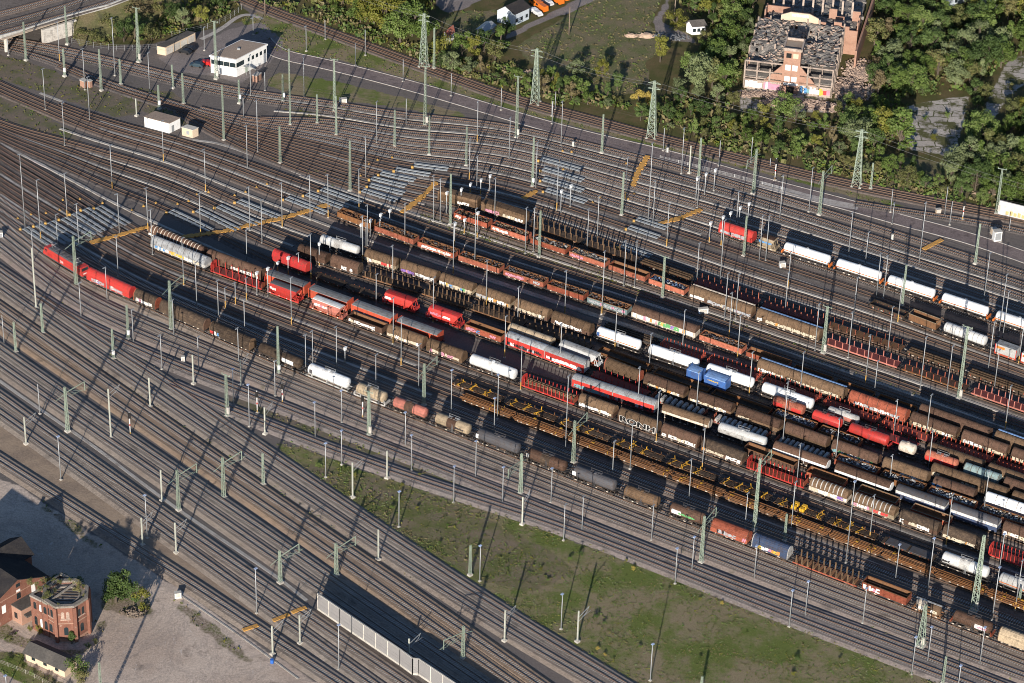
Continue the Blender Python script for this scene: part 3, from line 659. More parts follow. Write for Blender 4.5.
GRAF = {}
def gmat(k, rgb):
    return paint('spray_' + k, rgb, 0.6, 0.15, amount=0.25, rand=0.05)
SPRAY = {'w': (0.78, 0.76, 0.72), 'k': (0.02, 0.02, 0.025), 'p': (0.55, 0.25, 0.34), 'b': (0.10, 0.28, 0.55), 'y': (0.62, 0.42, 0.06), 'g': (0.12, 0.38, 0.14), 'r': (0.6, 0.05, 0.05), 'c': (0.55, 0.48, 0.36), 'v': (0.24, 0.14, 0.42), 's': (0.36, 0.37, 0.39), 'o': (0.62, 0.27, 0.06), 't': (0.16, 0.33, 0.36)}
def graffiti(t, x0, x1, z0, z1, cols, y=-1.47, fill=1.0, seed=0):
    r = random.Random(seed + int(x0 * 91) + int(x1 * 17)); b = MB(); mats = [gmat(c, SPRAY[c]) for c in cols]
    x = x0; k = 0; H = z1 - z0
    while x < x1 - 0.3:
        w = r.uniform(0.45, 1.1) * min(1.0, H * 0.9)
        if r.random() < fill:
            sk = r.uniform(-0.2, 0.3); a, c = r.uniform(0, 0.22) * H, r.uniform(0, 0.25) * H
            yy = y - 0.004 - 0.003 * (k % 4); b.cur = 0 if r.random() < 0.55 else r.randrange(len(cols))
            xe = min(x + w, x1); zb, zt = z0 + a, z1 - c
            st = r.choice((0, 1, 2, 3)); th = 0.32 * (xe - x) + 0.08
            def q(ax, az, bx, bz): b.add([(ax, yy, az), (bx, yy, az), (bx + sk, yy, bz), (ax + sk, yy, bz)], [(0, 1, 2, 3)])
            if st == 0: q(x, zb, xe, zt)
            elif st == 1: q(x, zb, x + th, zt); q(xe - th, zb, xe, zt); q(x + th, (zb + zt) / 2 - .12, xe - th, (zb + zt) / 2 + .15)
            elif st == 2: q(x, zb, x + th, zt); q(x + th, zt - .3 * H, xe, zt); q(x + th, zb, xe, zb + .25 * H)
            else: q(x, zb, xe, zb + .4 * H); q(x + .1, zb + .4 * H, xe - .12, zt)
            k += 1
        x += w * r.uniform(0.82, 1.05)
    if b.f: b.obj('graffiti', mats, t)

def lettering(t, txt, x, z, size, mat, y=-1.5, name='lettering', off=0.0, sx=1.0):
    cu = bpy.data.curves.new('lettering', 'FONT'); cu.body = txt; cu.size = size; cu.extrude = 0.006; cu.offset = off
    o = bpy.data.objects.new('lettering_tmp', cu); COL.objects.link(o)
    dg = bpy.context.evaluated_depsgraph_get(); me = bpy.data.meshes.new_from_object(o.evaluated_get(dg))
    bpy.data.objects.remove(o); me.materials.clear(); me.materials.append(mat); me.name = name
    q = bpy.data.objects.new(name, me); COL.objects.link(q); q.parent = t
    q.location = (x, y, z); q.rotation_euler = (math.pi / 2, 0, 0); q.scale = (sx, 1, 1)
    return q

def arc(y0, z0, y1, z1, zp, n=9, p=2.3):
    """roof line from (y0, z0) over the crown zp to (y1, z1)"""
    out = []
    for i in range(n + 1):
        u = -1 + 2 * i / n
        yy = y0 + (y1 - y0) * i / n
        out.append((yy, z0 + (zp - z0) * (1 - abs(u) ** p)))
    return out

def w_covered(t, L, side='brown', roof='tan', four=True, ribs=0, zsplit=2.35, top=4.25, g=None, gz=(1.35, 2.5), edge=None, roofribs=None, seams=3, frame='dark', seed=0):
    running(t, L, four, frame); h = L / 2
    b = MB(); b.prof([(-1.42, 1.18), (1.42, 1.18), (1.42, zsplit), (-1.42, zsplit)], -h, h)
    for k in range(int(L / 1.6)):
        x = -h + 0.9 + k * 1.6; b.box((x, -1.43, (1.2 + zsplit) / 2), (0.09, 0.05, zsplit - 1.25))
    bdy = b.obj('body', cm(side), t)
    b = MB(); pr = [(-1.44, zsplit), (-1.44, zsplit + 0.35)] + arc(-1.40, zsplit + 0.75, 1.40, zsplit + 0.75, top) + [(1.44, zsplit + 0.35), (1.44, zsplit)]
    b.prof(pr[::-1], -h + 0.02, h - 0.02)
    rmats = [cm(roof), cm('darkbrown' if roof != 'grey' else 'graphite'), cm(roofribs or roof)]
    if seams:
        s = b; s.cur = 1
        n = seams
        for k in range(n + 1):
            x = -h + 0.12 + (L - 0.24) * k / n
            s.prof([(y * 1.012, z + 0.03) for y, z in pr][::-1], x - 0.06, x + 0.06)
    if roofribs:
        s = b; s.cur = 2; n = int(L / 1.25)
        for k in range(n):
            x = -h + 0.8 + k * (L - 1.2) / n
            s.prof([(y * 1.02, z + 0.035) for y, z in pr[1:-1]][::-1], x - 0.12, x + 0.12)
    b.obj('roof', rmats, t)
    if edge:
        s = MB(); s.box((0, 0.9, top - 0.10), (L - 0.3, 0.42, 0.12)); s.obj('roof_walkway', cm(edge), t)
    if g:
        for k, (a, c, cols) in enumerate(g): graffiti(bdy, -h + a * L, -h + c * L, gz[0], gz[1], cols, seed=seed + k)

def w_tarp(t, L, col='dark', side=None, hoops=8, g=None, four=True, front=None, seed=0, gz=(1.35, 2.6)):
    running(t, L, four); h = L / 2
    b = MB(); pr = [(-1.45, 1.2)] + [(-1.45 * math.cos(math.pi * i / 10) * (1 if i in (0, 10) else 1.0), 2.3 + 1.95 * math.sin(math.pi * i / 10) ** 0.9) for i in range(11)] + [(1.45, 1.2)]
    n = hoops * 4; vs = []
    for k in range(n + 1):
        sag = 1.0 - 0.018 * (1 - abs(math.cos(math.pi * k / 4)))
        x = -h + L * k / n
        vs += [(x, y * sag, 1.2 + (z - 1.2) * sag) for y, z in pr]
    m = len(pr); fs = []
    for k in range(n):
        for j in range(m - 1): fs.append((k * m + j, k * m + j + 1, (k + 1) * m + j + 1, (k + 1) * m + j))
    b.add(vs, fs); b.obj('tarpaulin', cm(col), t, smooth=False)
    for x0, x1 in ((-h - 0.02, -h + 0.16), (h - 0.16, h + 0.02)):
        b = MB(); b.prof([(y * 1.02, z * 1.01) for y, z in pr], x0, x1); b.obj('end_wall', cm(side or col), t)
    if g:
        for k, (a, c, cols) in enumerate(g): graffiti(t, -h + a * L, -h + c * L, gz[0], gz[1], cols, y=-1.47, seed=seed + k)

def w_tank(t, L, col='white', low=None, r=1.42, zc=2.72, four=True, stripe=None, saddle=None, walk=True, frame='dark', ends=None, dome=True, panel=None, g=None, band=0, seed=0):
    running(t, L, four, frame); h = L / 2 - 0.45
    b = MB(); n = 24
    pr = [(-h + 0.0, 0.25 * r)] + [(-h + 0.55 * (1 - math.cos(a)), r * math.sin(a)) for a in [math.pi / 2 * k / 5 for k in range(1, 6)]]
    pr2 = [(-x, q) for x, q in pr[::-1]]
    pr = [(-h, 0.02)] + pr[1:] + pr2[:-1] + [(h, 0.02)]
    b.lathe_x(pr, 0, zc, n); brl = b.obj('barrel', cm(col), t, smooth=True)
    def patch(name, a0, a1, x0, x1, c, rr, m=8):
        q = MB(); vs = []
        for i in range(m + 1):
            a = math.radians(a0 + (a1 - a0) * i / m)
            for x in (x0, x1): vs.append((x, -rr * math.cos(a), zc + rr * math.sin(a)))
        q.add(vs, [(2 * i, 2 * i + 1, 2 * i + 3, 2 * i + 2) for i in range(m)]); q.obj(name, cm(c), brl, smooth=True)
    if low: patch('side_cladding', -75, 22, -h + 0.5, h - 0.5, low, r + 0.02)
    if stripe:
        for s in ((-9, 0) if True else ()): pass
        patch('stripe', -14, -3, -h + 0.45, h - 0.45, stripe, r + 0.025)
        patch('stripe', 183, 194, -h + 0.45, h - 0.45, stripe, r + 0.025)
    if saddle: patch('saddle_band', -70, 250, -1.3, 1.3, saddle, r + 0.05, 16)
    if panel: patch('panel', -25, 25, panel[0] * h, panel[1] * h, panel[2], r + 0.03)
    for k in range(band):
        x = -h + 1.0 + (2 * h - 2) * k / max(1, band - 1); patch('band', -80, 260, x - 0.05, x + 0.05, 'graphite', r + 0.015, 18)
    b = MB()
    for x in (-h + 1.6, 0, h - 1.6): b.prof([(-1.15, 1.1), (1.15, 1.1), (1.3, 1.9), (-1.3, 1.9)], x - 0.12, x + 0.12)
    b.obj('saddle', cm(frame), t)
    if dome:
        b = MB(); b.cyl((0, 0, zc + r - 0.05), (0, 0, zc + r + 0.22), 0.42, 12); b.obj('manhole', cm(saddle or col), brl)
    if walk:
        b = MB(); zt = zc + r + 0.1
        for y in (-0.32, 0.62): b.bar((-1.6, y, zt), (1.6, y, zt), 0.05)
        b.box((0, 0.42, zt - 0.04), (3.2, 0.4, 0.05))
        for x in (-1.6, 1.6): b.bar((x, 0.62, zt), (x, 0.62, zt + 0.55), 0.05)
        b.bar((-1.6, 0.62, zt + 0.55), (1.6, 0.62, zt + 0.55), 0.05); b.obj('walkway', cm('graphite' if col in ('graphite', 'darkbrown', 'brown', 'tan', 'pink', 'red') else 'grey'), brl)
        b = MB()
        for y in (-1.55, -1.5): pass
        for x in (0.35, 0.75): b.bar((x, -r - 0.12, 1.0), (x, -r - 0.12, zc + 0.4), 0.05); b.bar((x, -r - 0.12, zc + 0.4), (x, -0.3, zt), 0.05)
        for k in range(6): b.bar((0.35, -r - 0.12, 1.2 + k * 0.3), (0.75, -r - 0.12, 1.2 + k * 0.3), 0.04)
        b.obj('ladder', cm('graphite' if col in ('graphite', 'darkbrown', 'brown', 'tan', 'pink', 'red') else 'grey'), brl)
    if ends:
        b = MB()
        for s in (-1, 1): b.box((s * (h + 0.3), 0, 1.35), (0.35, 2.5, 0.7)); b.bar((s * (h + 0.3), -1.1, 1.7), (s * (h - 0.1), -1.0, 2.4), 0.14)
        b.obj('end_platform', cm(ends), t)
    if g:
        for k, (a, c, cols) in enumerate(g): graffiti(brl, -h + a * 2 * h, -h + c * 2 * h, zc - 0.35, zc + 0.35, cols, y=-r - 0.05, seed=seed + k)

def scrap(t, L, w, z0, z1, cols, n=90, seed=1, name='scrap_load'):
    r = random.Random(seed); b = MB()
    for i in range(n):
        b.cur = r.randrange(len(cols)); s = r.uniform(0.25, 0.85)
        x, y, z = r.uniform(-L / 2 + .5, L / 2 - .5), r.uniform(-w / 2 + .3, w / 2 - .3), r.uniform(z0, z1)
        d = Vector((r.uniform(-1, 1), r.uniform(-1, 1), r.uniform(-.35, .35))).normalized() * s
        b.bar((x - d.x / 2, y - d.y / 2, z - d.z / 2), (x + d.x / 2, y + d.y / 2, z + d.z / 2), r.uniform(.12, .4), r.uniform(.05, .3))
    b.cur = 0; b.box((0, 0, (z0 + 1.2) / 2), (L - 0.3, w - 0.25, z0 - 1.2))
    o = b.obj(name, [cm(c) for c in cols], t); o['kind'] = 'stuff'

def w_open(t, L, col='oxide', rim='rust', top=2.95, load=None, four=True, g=None, inside='rustdark', seed=0, ribs=True, fill=0.35):
    running(t, L, four); h = L / 2
    b = MB()
    b.box((0, 0, 1.24), (L, 2.7, 0.1))
    for y in (-1.4, 1.4): b.box((0, y, (1.2 + top) / 2), (L, 0.09, top - 1.2))
    for x in (-h + .05, h - .05): b.box((x, 0, (1.2 + top) / 2), (0.09, 2.7, top - 1.2))
    if ribs:
        n = int(L / 1.35)
        for k in range(n + 1):
            x = -h + 0.1 + (L - 0.2) * k / n
            for y in (-1.49, 1.49): b.box((x, y, (1.25 + top) / 2), (0.14, 0.10, top - 1.3))
        b.obj('body', cm(col), t)
    b = MB()
    for y in (-1.42, 1.42): b.box((0, y, top + 0.045), (L + 0.06, 0.17, 0.11))
    for x in (-h + .02, h - .02): b.box((x, 0, top + 0.05), (0.17, 2.7, 0.11))
    b.obj('top_rim', cm(rim), t)
    b = MB()
    b.box((0, 0, 1.33), (L - .2, 2.65, 0.06))
    for y in (-1.34, 1.34): b.box((0, y, (1.36 + top) / 2), (L - .2, 0.02, top - 1.42))
    b.obj('lining', cm(inside), t)
    if load: scrap(t, L, 2.7, top - 0.55, top + 0.15, load, int(L * 9), seed)
    if g:
        for k, (a, c, cols) in enumerate(g): graffiti(t, -h + a * L, -h + c * L, 1.45, top - 0.3, cols, y=-1.55, seed=seed + k)

def w_hopper(t, L, col='red', roof='graphite', light=False, g=None, seed=0):
    running(t, L, True, col if not light else 'oxide', sole=True); h = L / 2
    a, c, d = h - 0.5, h - 0.9, h * 0.52
    sec = [(1.15, 1.05, d), (2.35, 1.5, c - 0.9), (3.55, 1.5, c), (4.0, 1.12, a - 0.5)]
    b = MB(); vs = []
    for z, y, x in sec: vs += [(-x, -y, z), (x, -y, z), (x, y, z), (-x, y, z)]
    fs = [(3, 2, 1, 0)]
    for k in range(len(sec) - 1):
        for j in range(4): fs.append((k * 4 + j, k * 4 + (j + 1) % 4, k * 4 + 4 + (j + 1) % 4, k * 4 + 4 + j))
    b.add(vs, fs)
    for x in np.linspace(-d * 0.9, d * 0.9, 4): b.bar((x, -1.12, 1.2), (x, -1.53, 2.4), 0.1); b.bar((x, -1.53, 2.4), (x, -1.53, 3.5), 0.1)
    b.obj('hopper_body', cm(col), t)
    b = MB(); x = a - 0.5; b.prof([(-1.14, 3.99), (1.14, 3.99), (1.0, 4.12), (0.4, 4.22), (-0.4, 4.22), (-1.0, 4.12)], -x, x); b.obj('roof', cm(roof), t)
    b = MB()
    for s in (-1, 1):
        b.box((s * (h - 0.6), 0, 1.25), (1.2, 2.5, 0.12))
        for y in (-1.1, 1.1): b.bar((s * (h - 0.3), y, 1.2), (s * (a - 0.7), y, 3.5), 0.14); b.bar((s * (h - 1.3), y, 1.2), (s * (c - 0.4), y, 2.6), 0.1)
        b.bar((s * (h - .15), -1.2, 1.2), (s * (h - .15), -1.2, 2.2), 0.07); b.bar((s * (h - .15), 1.2, 1.2), (s * (h - .15), 1.2, 2.2), 0.07); b.bar((s * (h - .15), -1.2, 2.2), (s * (h - .15), 1.2, 2.2), 0.07)
    b.obj('end_frame', cm(col), t)
    if g:
        for k, (p, q, cols) in enumerate(g): graffiti(t, -h + p * L, -h + q * L, 2.45, 3.35, cols, y=-1.56, seed=seed + k)

def w_stake(t, L, col='red', n=9, sh=1.9, deck='rustdark', panel=False, far=True, load=None, stakecol=None, stw=0.16, seed=0, bolster=None, basket=False):
    running(t, L, True, col); h = L / 2
    b = MB(); b.box((0, 0, 1.24), (L, 2.75, 0.12)); b.obj('deck', cm(deck), t)
    b = MB()
    for y in (-1.4, 1.4): b.box((0, y, 1.17), (L, 0.1, 0.3))
    b.obj('side_sill', cm(col), t)
    sc = cm(stakecol or col); me = None
    for k in range(n):
        x = -h + 0.9 + (L - 1.8) * k / max(1, n - 1)
        for y in ((-1.36, 1.36) if far else (-1.36,)):
            if me is None:
                q = MB(); q.box((0, 0, sh / 2), (stw, 0.14, sh)); me = q.mesh('stake', sc)
            inst('stake', me, t, (x, y, 1.28))
    if bolster:
        q = MB()
        for k in range(n):
            x = -h + 0.9 + (L - 1.8) * k / max(1, n - 1); q.prof([(-1.3, 1.3), (1.3, 1.3), (1.2, 1.62), (-1.2, 1.62)], x - 0.28, x + 0.28)
        q.obj('bolster', cm(bolster), t)
    if panel:
        q = MB(); q.box((-h + 0.12, 0, 2.35), (0.12, 2.7, 2.2)); q.prof(arc(-1.35, 3.4, 1.35, 3.4, 3.85)[::-1], -h + 0.06, -h + 0.18)
        for y in (-1.2, -0.6, 0, 0.6, 1.2): q.box((-h + 0.02, y, 2.35), (0.1, 0.1, 2.1))
        q.obj('end_wall', cm(col), t)
        q = MB(); q.box((h - 0.12, 0, 2.0), (0.1, 2.6, 1.4)); q.obj('end_wall', cm('oxide'), t)
    if basket:
        q = MB()
        for s in (-1, 1):
            x = s * (h - 0.35)
            for y in (-1.2, 0, 1.2): q.bar((x, y, 1.25), (x + s * 0.15, y, 2.35), 0.12)
            for z in (1.7, 2.3): q.bar((x + s * .05, -1.3, z), (x + s * .05, 1.3, z), 0.12)
        q.obj('end_rack', cm('redorange' if col != 'brown' else 'rust'), t)
    if load:
        r = random.Random(seed); q = MB(); z0 = 1.35
        for i in range(load[1]):
            x = r.uniform(-0.3, 0.3); q.cyl((-h + 0.8 + x, r.uniform(-1.15, 1.15), z0 + r.uniform(0, load[2])), (h - 0.8 + x, r.uniform(-1.15, 1.15), z0 + r.uniform(0, load[2])), r.uniform(0.1, 0.17), 6)
        q.obj('timber_load', cm(load[0]), t)

def w_trans(t, L, units=2, red='red', roof='grey', dark='maroon', end='redorange', g=None, flat=False, seed=0):
    running(t, L, True); 
    for u in range(units):
        l = L / units - 0.25; xc = -L / 2 + (u + .5) * L / units; x0, x1 = xc - l / 2, xc + l / 2
        if flat:
            b = MB(); b.prof([(-1.45, 1.15), (1.45, 1.15), (1.45, 3.75), (-1.45, 3.75)], x0, x1)
            for k in range(int(l / 2.4)): b.box((x0 + 1.2 + k * 2.4, -1.47, 2.4), (0.1, 0.06, 2.4))
            b.obj('body', cm(red), t)
            b = MB(); b.prof([(-1.49, 3.70), (1.49, 3.70), (1.42, 3.85), (0.5, 4.0), (-0.5, 4.0), (-1.42, 3.85)], x0, x1); b.obj('roof', cm(roof), t)
            for x in (x0, x1): b = MB(); b.prof([(-1.5, 1.1), (1.5, 1.1), (1.5, 4.05), (-1.5, 4.05)], x - 0.12, x + 0.12); b.obj('end_wall', cm(end), t)
        else:
            b = MB(); b.prof([(-1.46, 1.1), (1.46, 1.1), (1.46, 1.5), (-1.46, 1.5)], x0, x1); b.obj('lower_body', cm(dark), t)
            b = MB(); b.prof([(-1.47, 1.5), (1.47, 1.5), (1.47, 3.6), (-1.47, 3.6)], x0 + .01, x1 - .01); b.obj('side_panel', cm(red), t)
            rp = ([(-1.48, 3.6), (-1.44, 3.8)] + arc(-1.3, 3.95, 1.3, 3.95, 4.4, 6) + [(1.44, 3.8), (1.48, 3.6)])[::-1]
            b = MB(); b.prof(rp, x0 + .02, x1 - .02); b.cur = 1
            for x in (x0 + l * .33, x0 + l * .66): b.prof([(y * 1.01, z + .02) for y, z in rp], x - .04, x + .04)
            b.obj('roof', [cm(roof), cm('graphite')], t)
            for x in (x0 - .06, x1 + .06): b = MB(); b.prof(([(-1.3, 1.2), (-1.3, 3.3)] + arc(-1.2, 3.6, 1.2, 3.6, 4.2, 6) + [(1.3, 3.3), (1.3, 1.2)])[::-1], x - .06, x + .06); b.obj('end_wall', cm('palegrey'), t)
        if g and u < len(g) and g[u]:
            if g[u] == 'yy': graffiti(t, x0 + 1, x0 + 4, 2.7, 3.15, 'y', y=-1.5, seed=seed + u)
            else: graffiti(t, x0 + .6, x1 - .6, 1.4, 2.6, g[u], y=-1.5, seed=seed + u)

def w_coil(t, L, n=9, col='maroon', seed=0):
    running(t, L, True, col); h = L / 2
    b = MB(); b.box((0, 0, 1.2), (L, 2.6, 0.14)); b.obj('deck', cm('darkbrown'), t)
    q = MB(); q.prof([(-1.35, 0), (1.35, 0), (1.3, 0.75), (0.9, 0.95), (-0.9, 0.95), (-1.3, 0.75)], -0.5, 0.5, sl0=0.28, sl1=0.05); me = q.mesh('cradle', cm('palegrey'))
    for k in range(n):
        inst('cradle', me, t, (-h + 1.5 + (L - 3.0) * k / (n - 1), 0, 1.3))
    q = MB()
    for s in (-1, 1):
        for y in (-1.25, -.4, .4, 1.25): q.bar((s * (h - .3), y, 1.2), (s * (h - .3), y, 2.2), .14)
        for z in (1.6, 2.2): q.bar((s * (h - .3), -1.3, z), (s * (h - .3), 1.3, z), .13)
        q.bar((s * (h - 1.1), -1.35, 1.2), (s * (h - 1.1), -1.35, 2.0), .16)
    q.obj('end_rack', cm('oxide'), t)
    q = MB()
    for k in range(n): q.box((-h + 1.5 + (L - 3.0) * k / (n - 1), -1.36, 1.2), (0.2, 0.1, 0.4))
    q.obj('lashing', cm('redorange'), t)

def w_rails(t, L, seed=0):
    running(t, L, True, 'rustdark'); h = L / 2; r = random.Random(seed)
    b = MB(); b.box((0, 0, 1.2), (L, 2.6, 0.14)); b.obj('deck', cm('darkbrown'), t)
    b = MB()
    for lay, z in enumerate((1.42, 1.75)):
        for k in range(6 - lay):
            y = -1.12 + k * 0.45 + lay * 0.2 + r.uniform(-.07, .07); b.cur = r.choice((0, 0, 1)); e = r.uniform(-.4, .4)
            b.box((e, y, z + r.uniform(-.05, .05)), (L + .7, 0.12, 0.22)); b.box((e, y, z - 0.13), (L + .7, 0.2, 0.05))
    b.obj('rail_load', [cm('rust'), cm('rustdark')], t)
    for k in range(r.choice((3, 4, 5))):
        b = MB(); x = r.uniform(-h + .8, h - .8)
        b.box((x, 0, 1.62), (0.14, 2.6, 0.07)); b.box((x + .3, r.uniform(-1, 1), 1.95), (r.uniform(.4, 1.0), r.uniform(.2, .5), .12))
        for y in (-1.38, 1.38): b.box((x, y, 1.5), (0.12, 0.12, r.uniform(.4, .9)))
        b.obj('rail_clamp', cm('ochre' if r.random() < .6 else 'rustdark'), t)

def w_clamp(t, L, seed=0, cab=False):
    running(t, L, True, 'rustdark'); h = L / 2; r = random.Random(seed)
    b = MB(); b.box((0, 0, 1.15), (L, 1.3, 0.2))
    for k in range(7): b.box((-h + 1 + (L - 2) * k / 6, 0, 1.2), (0.4, 2.7, 0.24))
    b.obj('deck', cm('darkbrown'), t)
    for k in range(r.choice((3, 3, 4))):
        q = MB(); x = -h + 1.6 + (L - 3.2) * k / 3 + r.uniform(-.9, .9); hh = r.uniform(.4, 1.2)
        for y in (-1.2, 1.2): q.bar((x, y, 1.3), (x + r.uniform(-.4, .4), y, 1.3 + hh * r.uniform(.5, 1.2)), .15); q.box((x + r.uniform(-.4, .4), y, 1.35), (r.uniform(.3, 1.1), .15, .12))
        q.bar((x - r.uniform(.2, .9), -1.2, 1.36), (x + r.uniform(.1, .7), 1.2, 1.36), .13)
        if r.random() < .5: q.bar((x + .8, -1.2, 1.38), (x - .6, r.uniform(-.2, 1.2), 1.38), .12)
        if k % 2: q.bar((x, -1.2, 1.3 + hh), (x + .4, 1.2, 1.3 + hh), .16)
        q.obj('clamp', cm('ochre'), t)
    q = MB()
    for k in range(5): q.box((-h + 1.4 + (L - 2.8) * k / 4, r.choice((-1.3, 1.3)), 1.6), (.14, .12, r.uniform(.4, .9)))
    q.obj('post', cm('rust'), t)
    if cab:
        q = MB()
        for x in (-1.2, 1.0):
            for y in (-.7, .7): q.box((x, y, 1.75), (1.2, .9, .9))
        q.obj('tool_box', cm('yellow'), t)

def w_flat(t, L, col='darkbrown', load=None, beams=None, plates=False, rim=None):
    running(t, L, True, col); h = L / 2
    q = MB(); q.box((0, 0, 1.22), (L, 2.7, 0.14)); q.cur = 1
    for k in range(6):
        x = -h + 1.0 + (L - 2) * k / 5; q.box((x, -1.38, 1.2), (.18, .12, .5)); q.box((x, 1.38, 1.2), (.18, .12, .5))
    q.obj('deck', [cm(col), cm('oxide')], t)
    if beams:
        q = MB()
        for y in (-0.95, 0.0, 0.95): q.box((0, y, 1.62), (L - 0.6, 0.42, 0.5))
        q.obj('beam_load', cm(beams), t)
    if plates:
        q = MB(); q.box((-L * .22, 0, 1.42), (L * .4, 2.5, .2)); q.box((L * .24, 0, 1.42), (L * .42, 2.5, .2)); q.obj('steel_plate', cm('graphite'), t)
    if rim:
        q = MB()
        for y in (-1.38, 1.38): q.box((0, y, 1.62), (L, .1, .7))
        for x in (-h, h): q.box((x, 0, 1.62), (.1, 2.7, .7))
        q.obj('drop_side', cm(rim), t)

def w_silo(t, L):
    running(t, L, True, 'rustdark')
    for s in (-1, 1):
        b = MB(); x = s * L * .24; b.cyl((x, 0, 1.3), (x, 0, 3.0), 1.35, 16); b.cyl((x, 0, 3.0), (x, 0, 3.5), 1.35, 16, 0.5); b.cyl((x, 0, 1.0), (x, 0, 1.3), .5, 12, 1.35)
        b.obj('vessel', cm('cream' if s < 0 else 'tan'), t, smooth=False)
        graffiti(t, x - .9, x + .9, 1.6, 2.7, 'wwk' if s < 0 else 'wc', y=-1.4, seed=4)
    b = MB(); b.bar((-L / 2 + .5, 0, 3.6), (L / 2 - .5, 0, 3.6), .5, .06); b.obj('walkway', cm('palegrey'), t)

def w_loco(t, L):
    h = L / 2
    b = MB(); b.prof([(-1.45, 0.95), (1.45, 0.95), (1.45, 1.25), (-1.45, 1.25)], -h, h); b.obj('underframe', cm('graphite'), t)
    b = MB(); b.prof([(-1.46, 1.25), (1.46, 1.25), (1.46, 2.6), (1.3, 3.55), (-1.3, 3.55), (-1.46, 2.6)], -h + .05, h - .05, sl0=.7, sl1=.7); b.obj('body', cm('red'), t)
    b = MB(); b.prof([(-1.28, 3.55), (1.28, 3.55), (1.0, 3.8), (-1.0, 3.8)], -h + 2.4, h - 2.4)
    for k in range(5): b.box((-h + 4.5 + k * (L - 9) / 4, 0, 3.9), (1.2, 1.4, .25))
    b.obj('roof', cm('graphite'), t)
    for s in (-1, 1):
        b = MB(); b.add([(s * (h - .38), -1.2, 2.55), (s * (h - .38), 1.2, 2.55), (s * (h - .66), 1.1, 3.3), (s * (h - .66), -1.1, 3.3)], [(0, 1, 2, 3)])
        b.obj('window', M_GLASS, t)
        for y in (-1, 1): b = MB(); b.add([(s * (h - 1.0), y * 1.475, 2.35), (s * (h - 1.9), y * 1.475, 2.35), (s * (h - 1.9), y * 1.40, 3.1), (s * (h - 1.0), y * 1.40, 3.1)], [(0, 1, 2, 3)]); b.obj('window', M_GLASS, t)
    for s in (-1, 1): b = MB(); b.box((s * (h + .0), 0, 1.95), (.12, 2.0, .28)); b.obj('front_stripe', M_WHITE, t)
    for x in (-h + 2.8, -h + 3.8, h - 3.2): b = MB(); b.box((x, -1.47, 2.0), (.55, .04, 1.2)); b.obj('door', cm('deepred'), t)
    for s in (-1, 1):
        b = MB(); x = s * (h - 3.6); b.bar((x, -.5, 3.9), (x + s * 1.4, 0, 4.6), .07); b.bar((x, .5, 3.9), (x + s * 1.4, 0, 4.6), .07); b.bar((x + s * 1.4, 0, 4.6), (x, -.0, 5.0), .07); b.bar((x, -.9, 5.0), (x, .9, 5.0), .1); b.obj('pantograph', cm('palegrey'), t)
    for x in (-h + 3.4, h - 3.4): inst('bogie', ME_BOGIE, t, (x, 0, 0))
    inst('buffer_beam', ME_BUF, t, (h - .05, 0, 0)); inst('buffer_beam', ME_BUF, t, (-h + .05, 0, 0), math.pi)
    lettering(t, 'DB', -1.0, 1.6, 1.1, M_WHITE, y=-1.48)

def w_container(t, L):
    running(t, L, False, 'redorange'); b = MB()
    for y in (-1.1, 1.1): b.box((0, y, 1.22), (L, .3, .12))
    b.obj('deck', cm('redorange'), t)

def w_roundhopper(t, L, roof='brown', side='cream', low='blue', cap='white'):
    """long round-backed covered hopper: brown back, pale flank, dark posts below"""
    running(t, L, True); h = L / 2 - .3
    b = MB(); pr = [(x, z) for x, z in [(-0.7, 1.35), (-1.42, 2.3)] + [(-1.42 * math.cos(math.pi * i / 10), 2.75 + 1.4 * math.sin(math.pi * i / 10)) for i in range(11)] + [(1.42, 2.3), (.7, 1.35)]]
    b.prof(pr[::-1], -h, h); b.obj('body', cm(roof), t)
    b = MB(); b.add([(-h + .1, -1.44, 2.3), (h - .1, -1.44, 2.3), (h - .1, -1.44, 3.0), (-h + .1, -1.44, 3.0)], [(0, 1, 2, 3)]); b.obj('side_band', cm(side), t)
    b = MB(); b.add([(-h + .1, -1.33, 2.15), (h - .1, -1.33, 2.15), (h - .1, -1.44, 2.29), (-h + .1, -1.44, 2.29)], [(0, 1, 2, 3)]); b.obj('lower_band', cm(low), t)
    b = MB(); b.cyl((h, 0, 2.75), (h + .12, 0, 2.75), 1.2, 18); b.obj('end_disc', cm(cap), t)
    b = MB()
    for k in range(6):
        x = -h + 1.2 + (2 * h - 2.4) * k / 5; b.box((x, -1.35, 1.75), (.14, .1, 1.1))
    b.obj('side_post', cm('palegrey'), t)

def w_coach(t, L, roof='graphite', mid='palegrey', low='navy'):
    running(t, L, True); h = L / 2
    b = MB(); b.prof([(-1.42, 1.1), (1.42, 1.1), (1.42, 2.5), (-1.42, 2.5)], -h, h); b.obj('lower_body', cm(low), t)
    b = MB(); b.prof([(-1.44, 2.5), (1.44, 2.5), (1.44, 3.35), (-1.44, 3.35)], -h + .01, h - .01)
    b.obj('side_band', cm(mid), t)
    b = MB(); b.prof(arc(-1.47, 3.35, 1.47, 3.35, 4.1)[::-1], -h - .05, h + .05)
    for k in range(int(L / 1.5)): b.prof([(y * 1.01, z + .02) for y, z in arc(-1.47, 3.35, 1.47, 3.35, 4.1)[::-1]], -h + .5 + k * 1.5, -h + .56 + k * 1.5)
    b.obj('roof', cm(roof), t)
    graffiti(t, -h + .6, h - .6, 2.55, 3.2, 'wws', y=-1.46, seed=3)

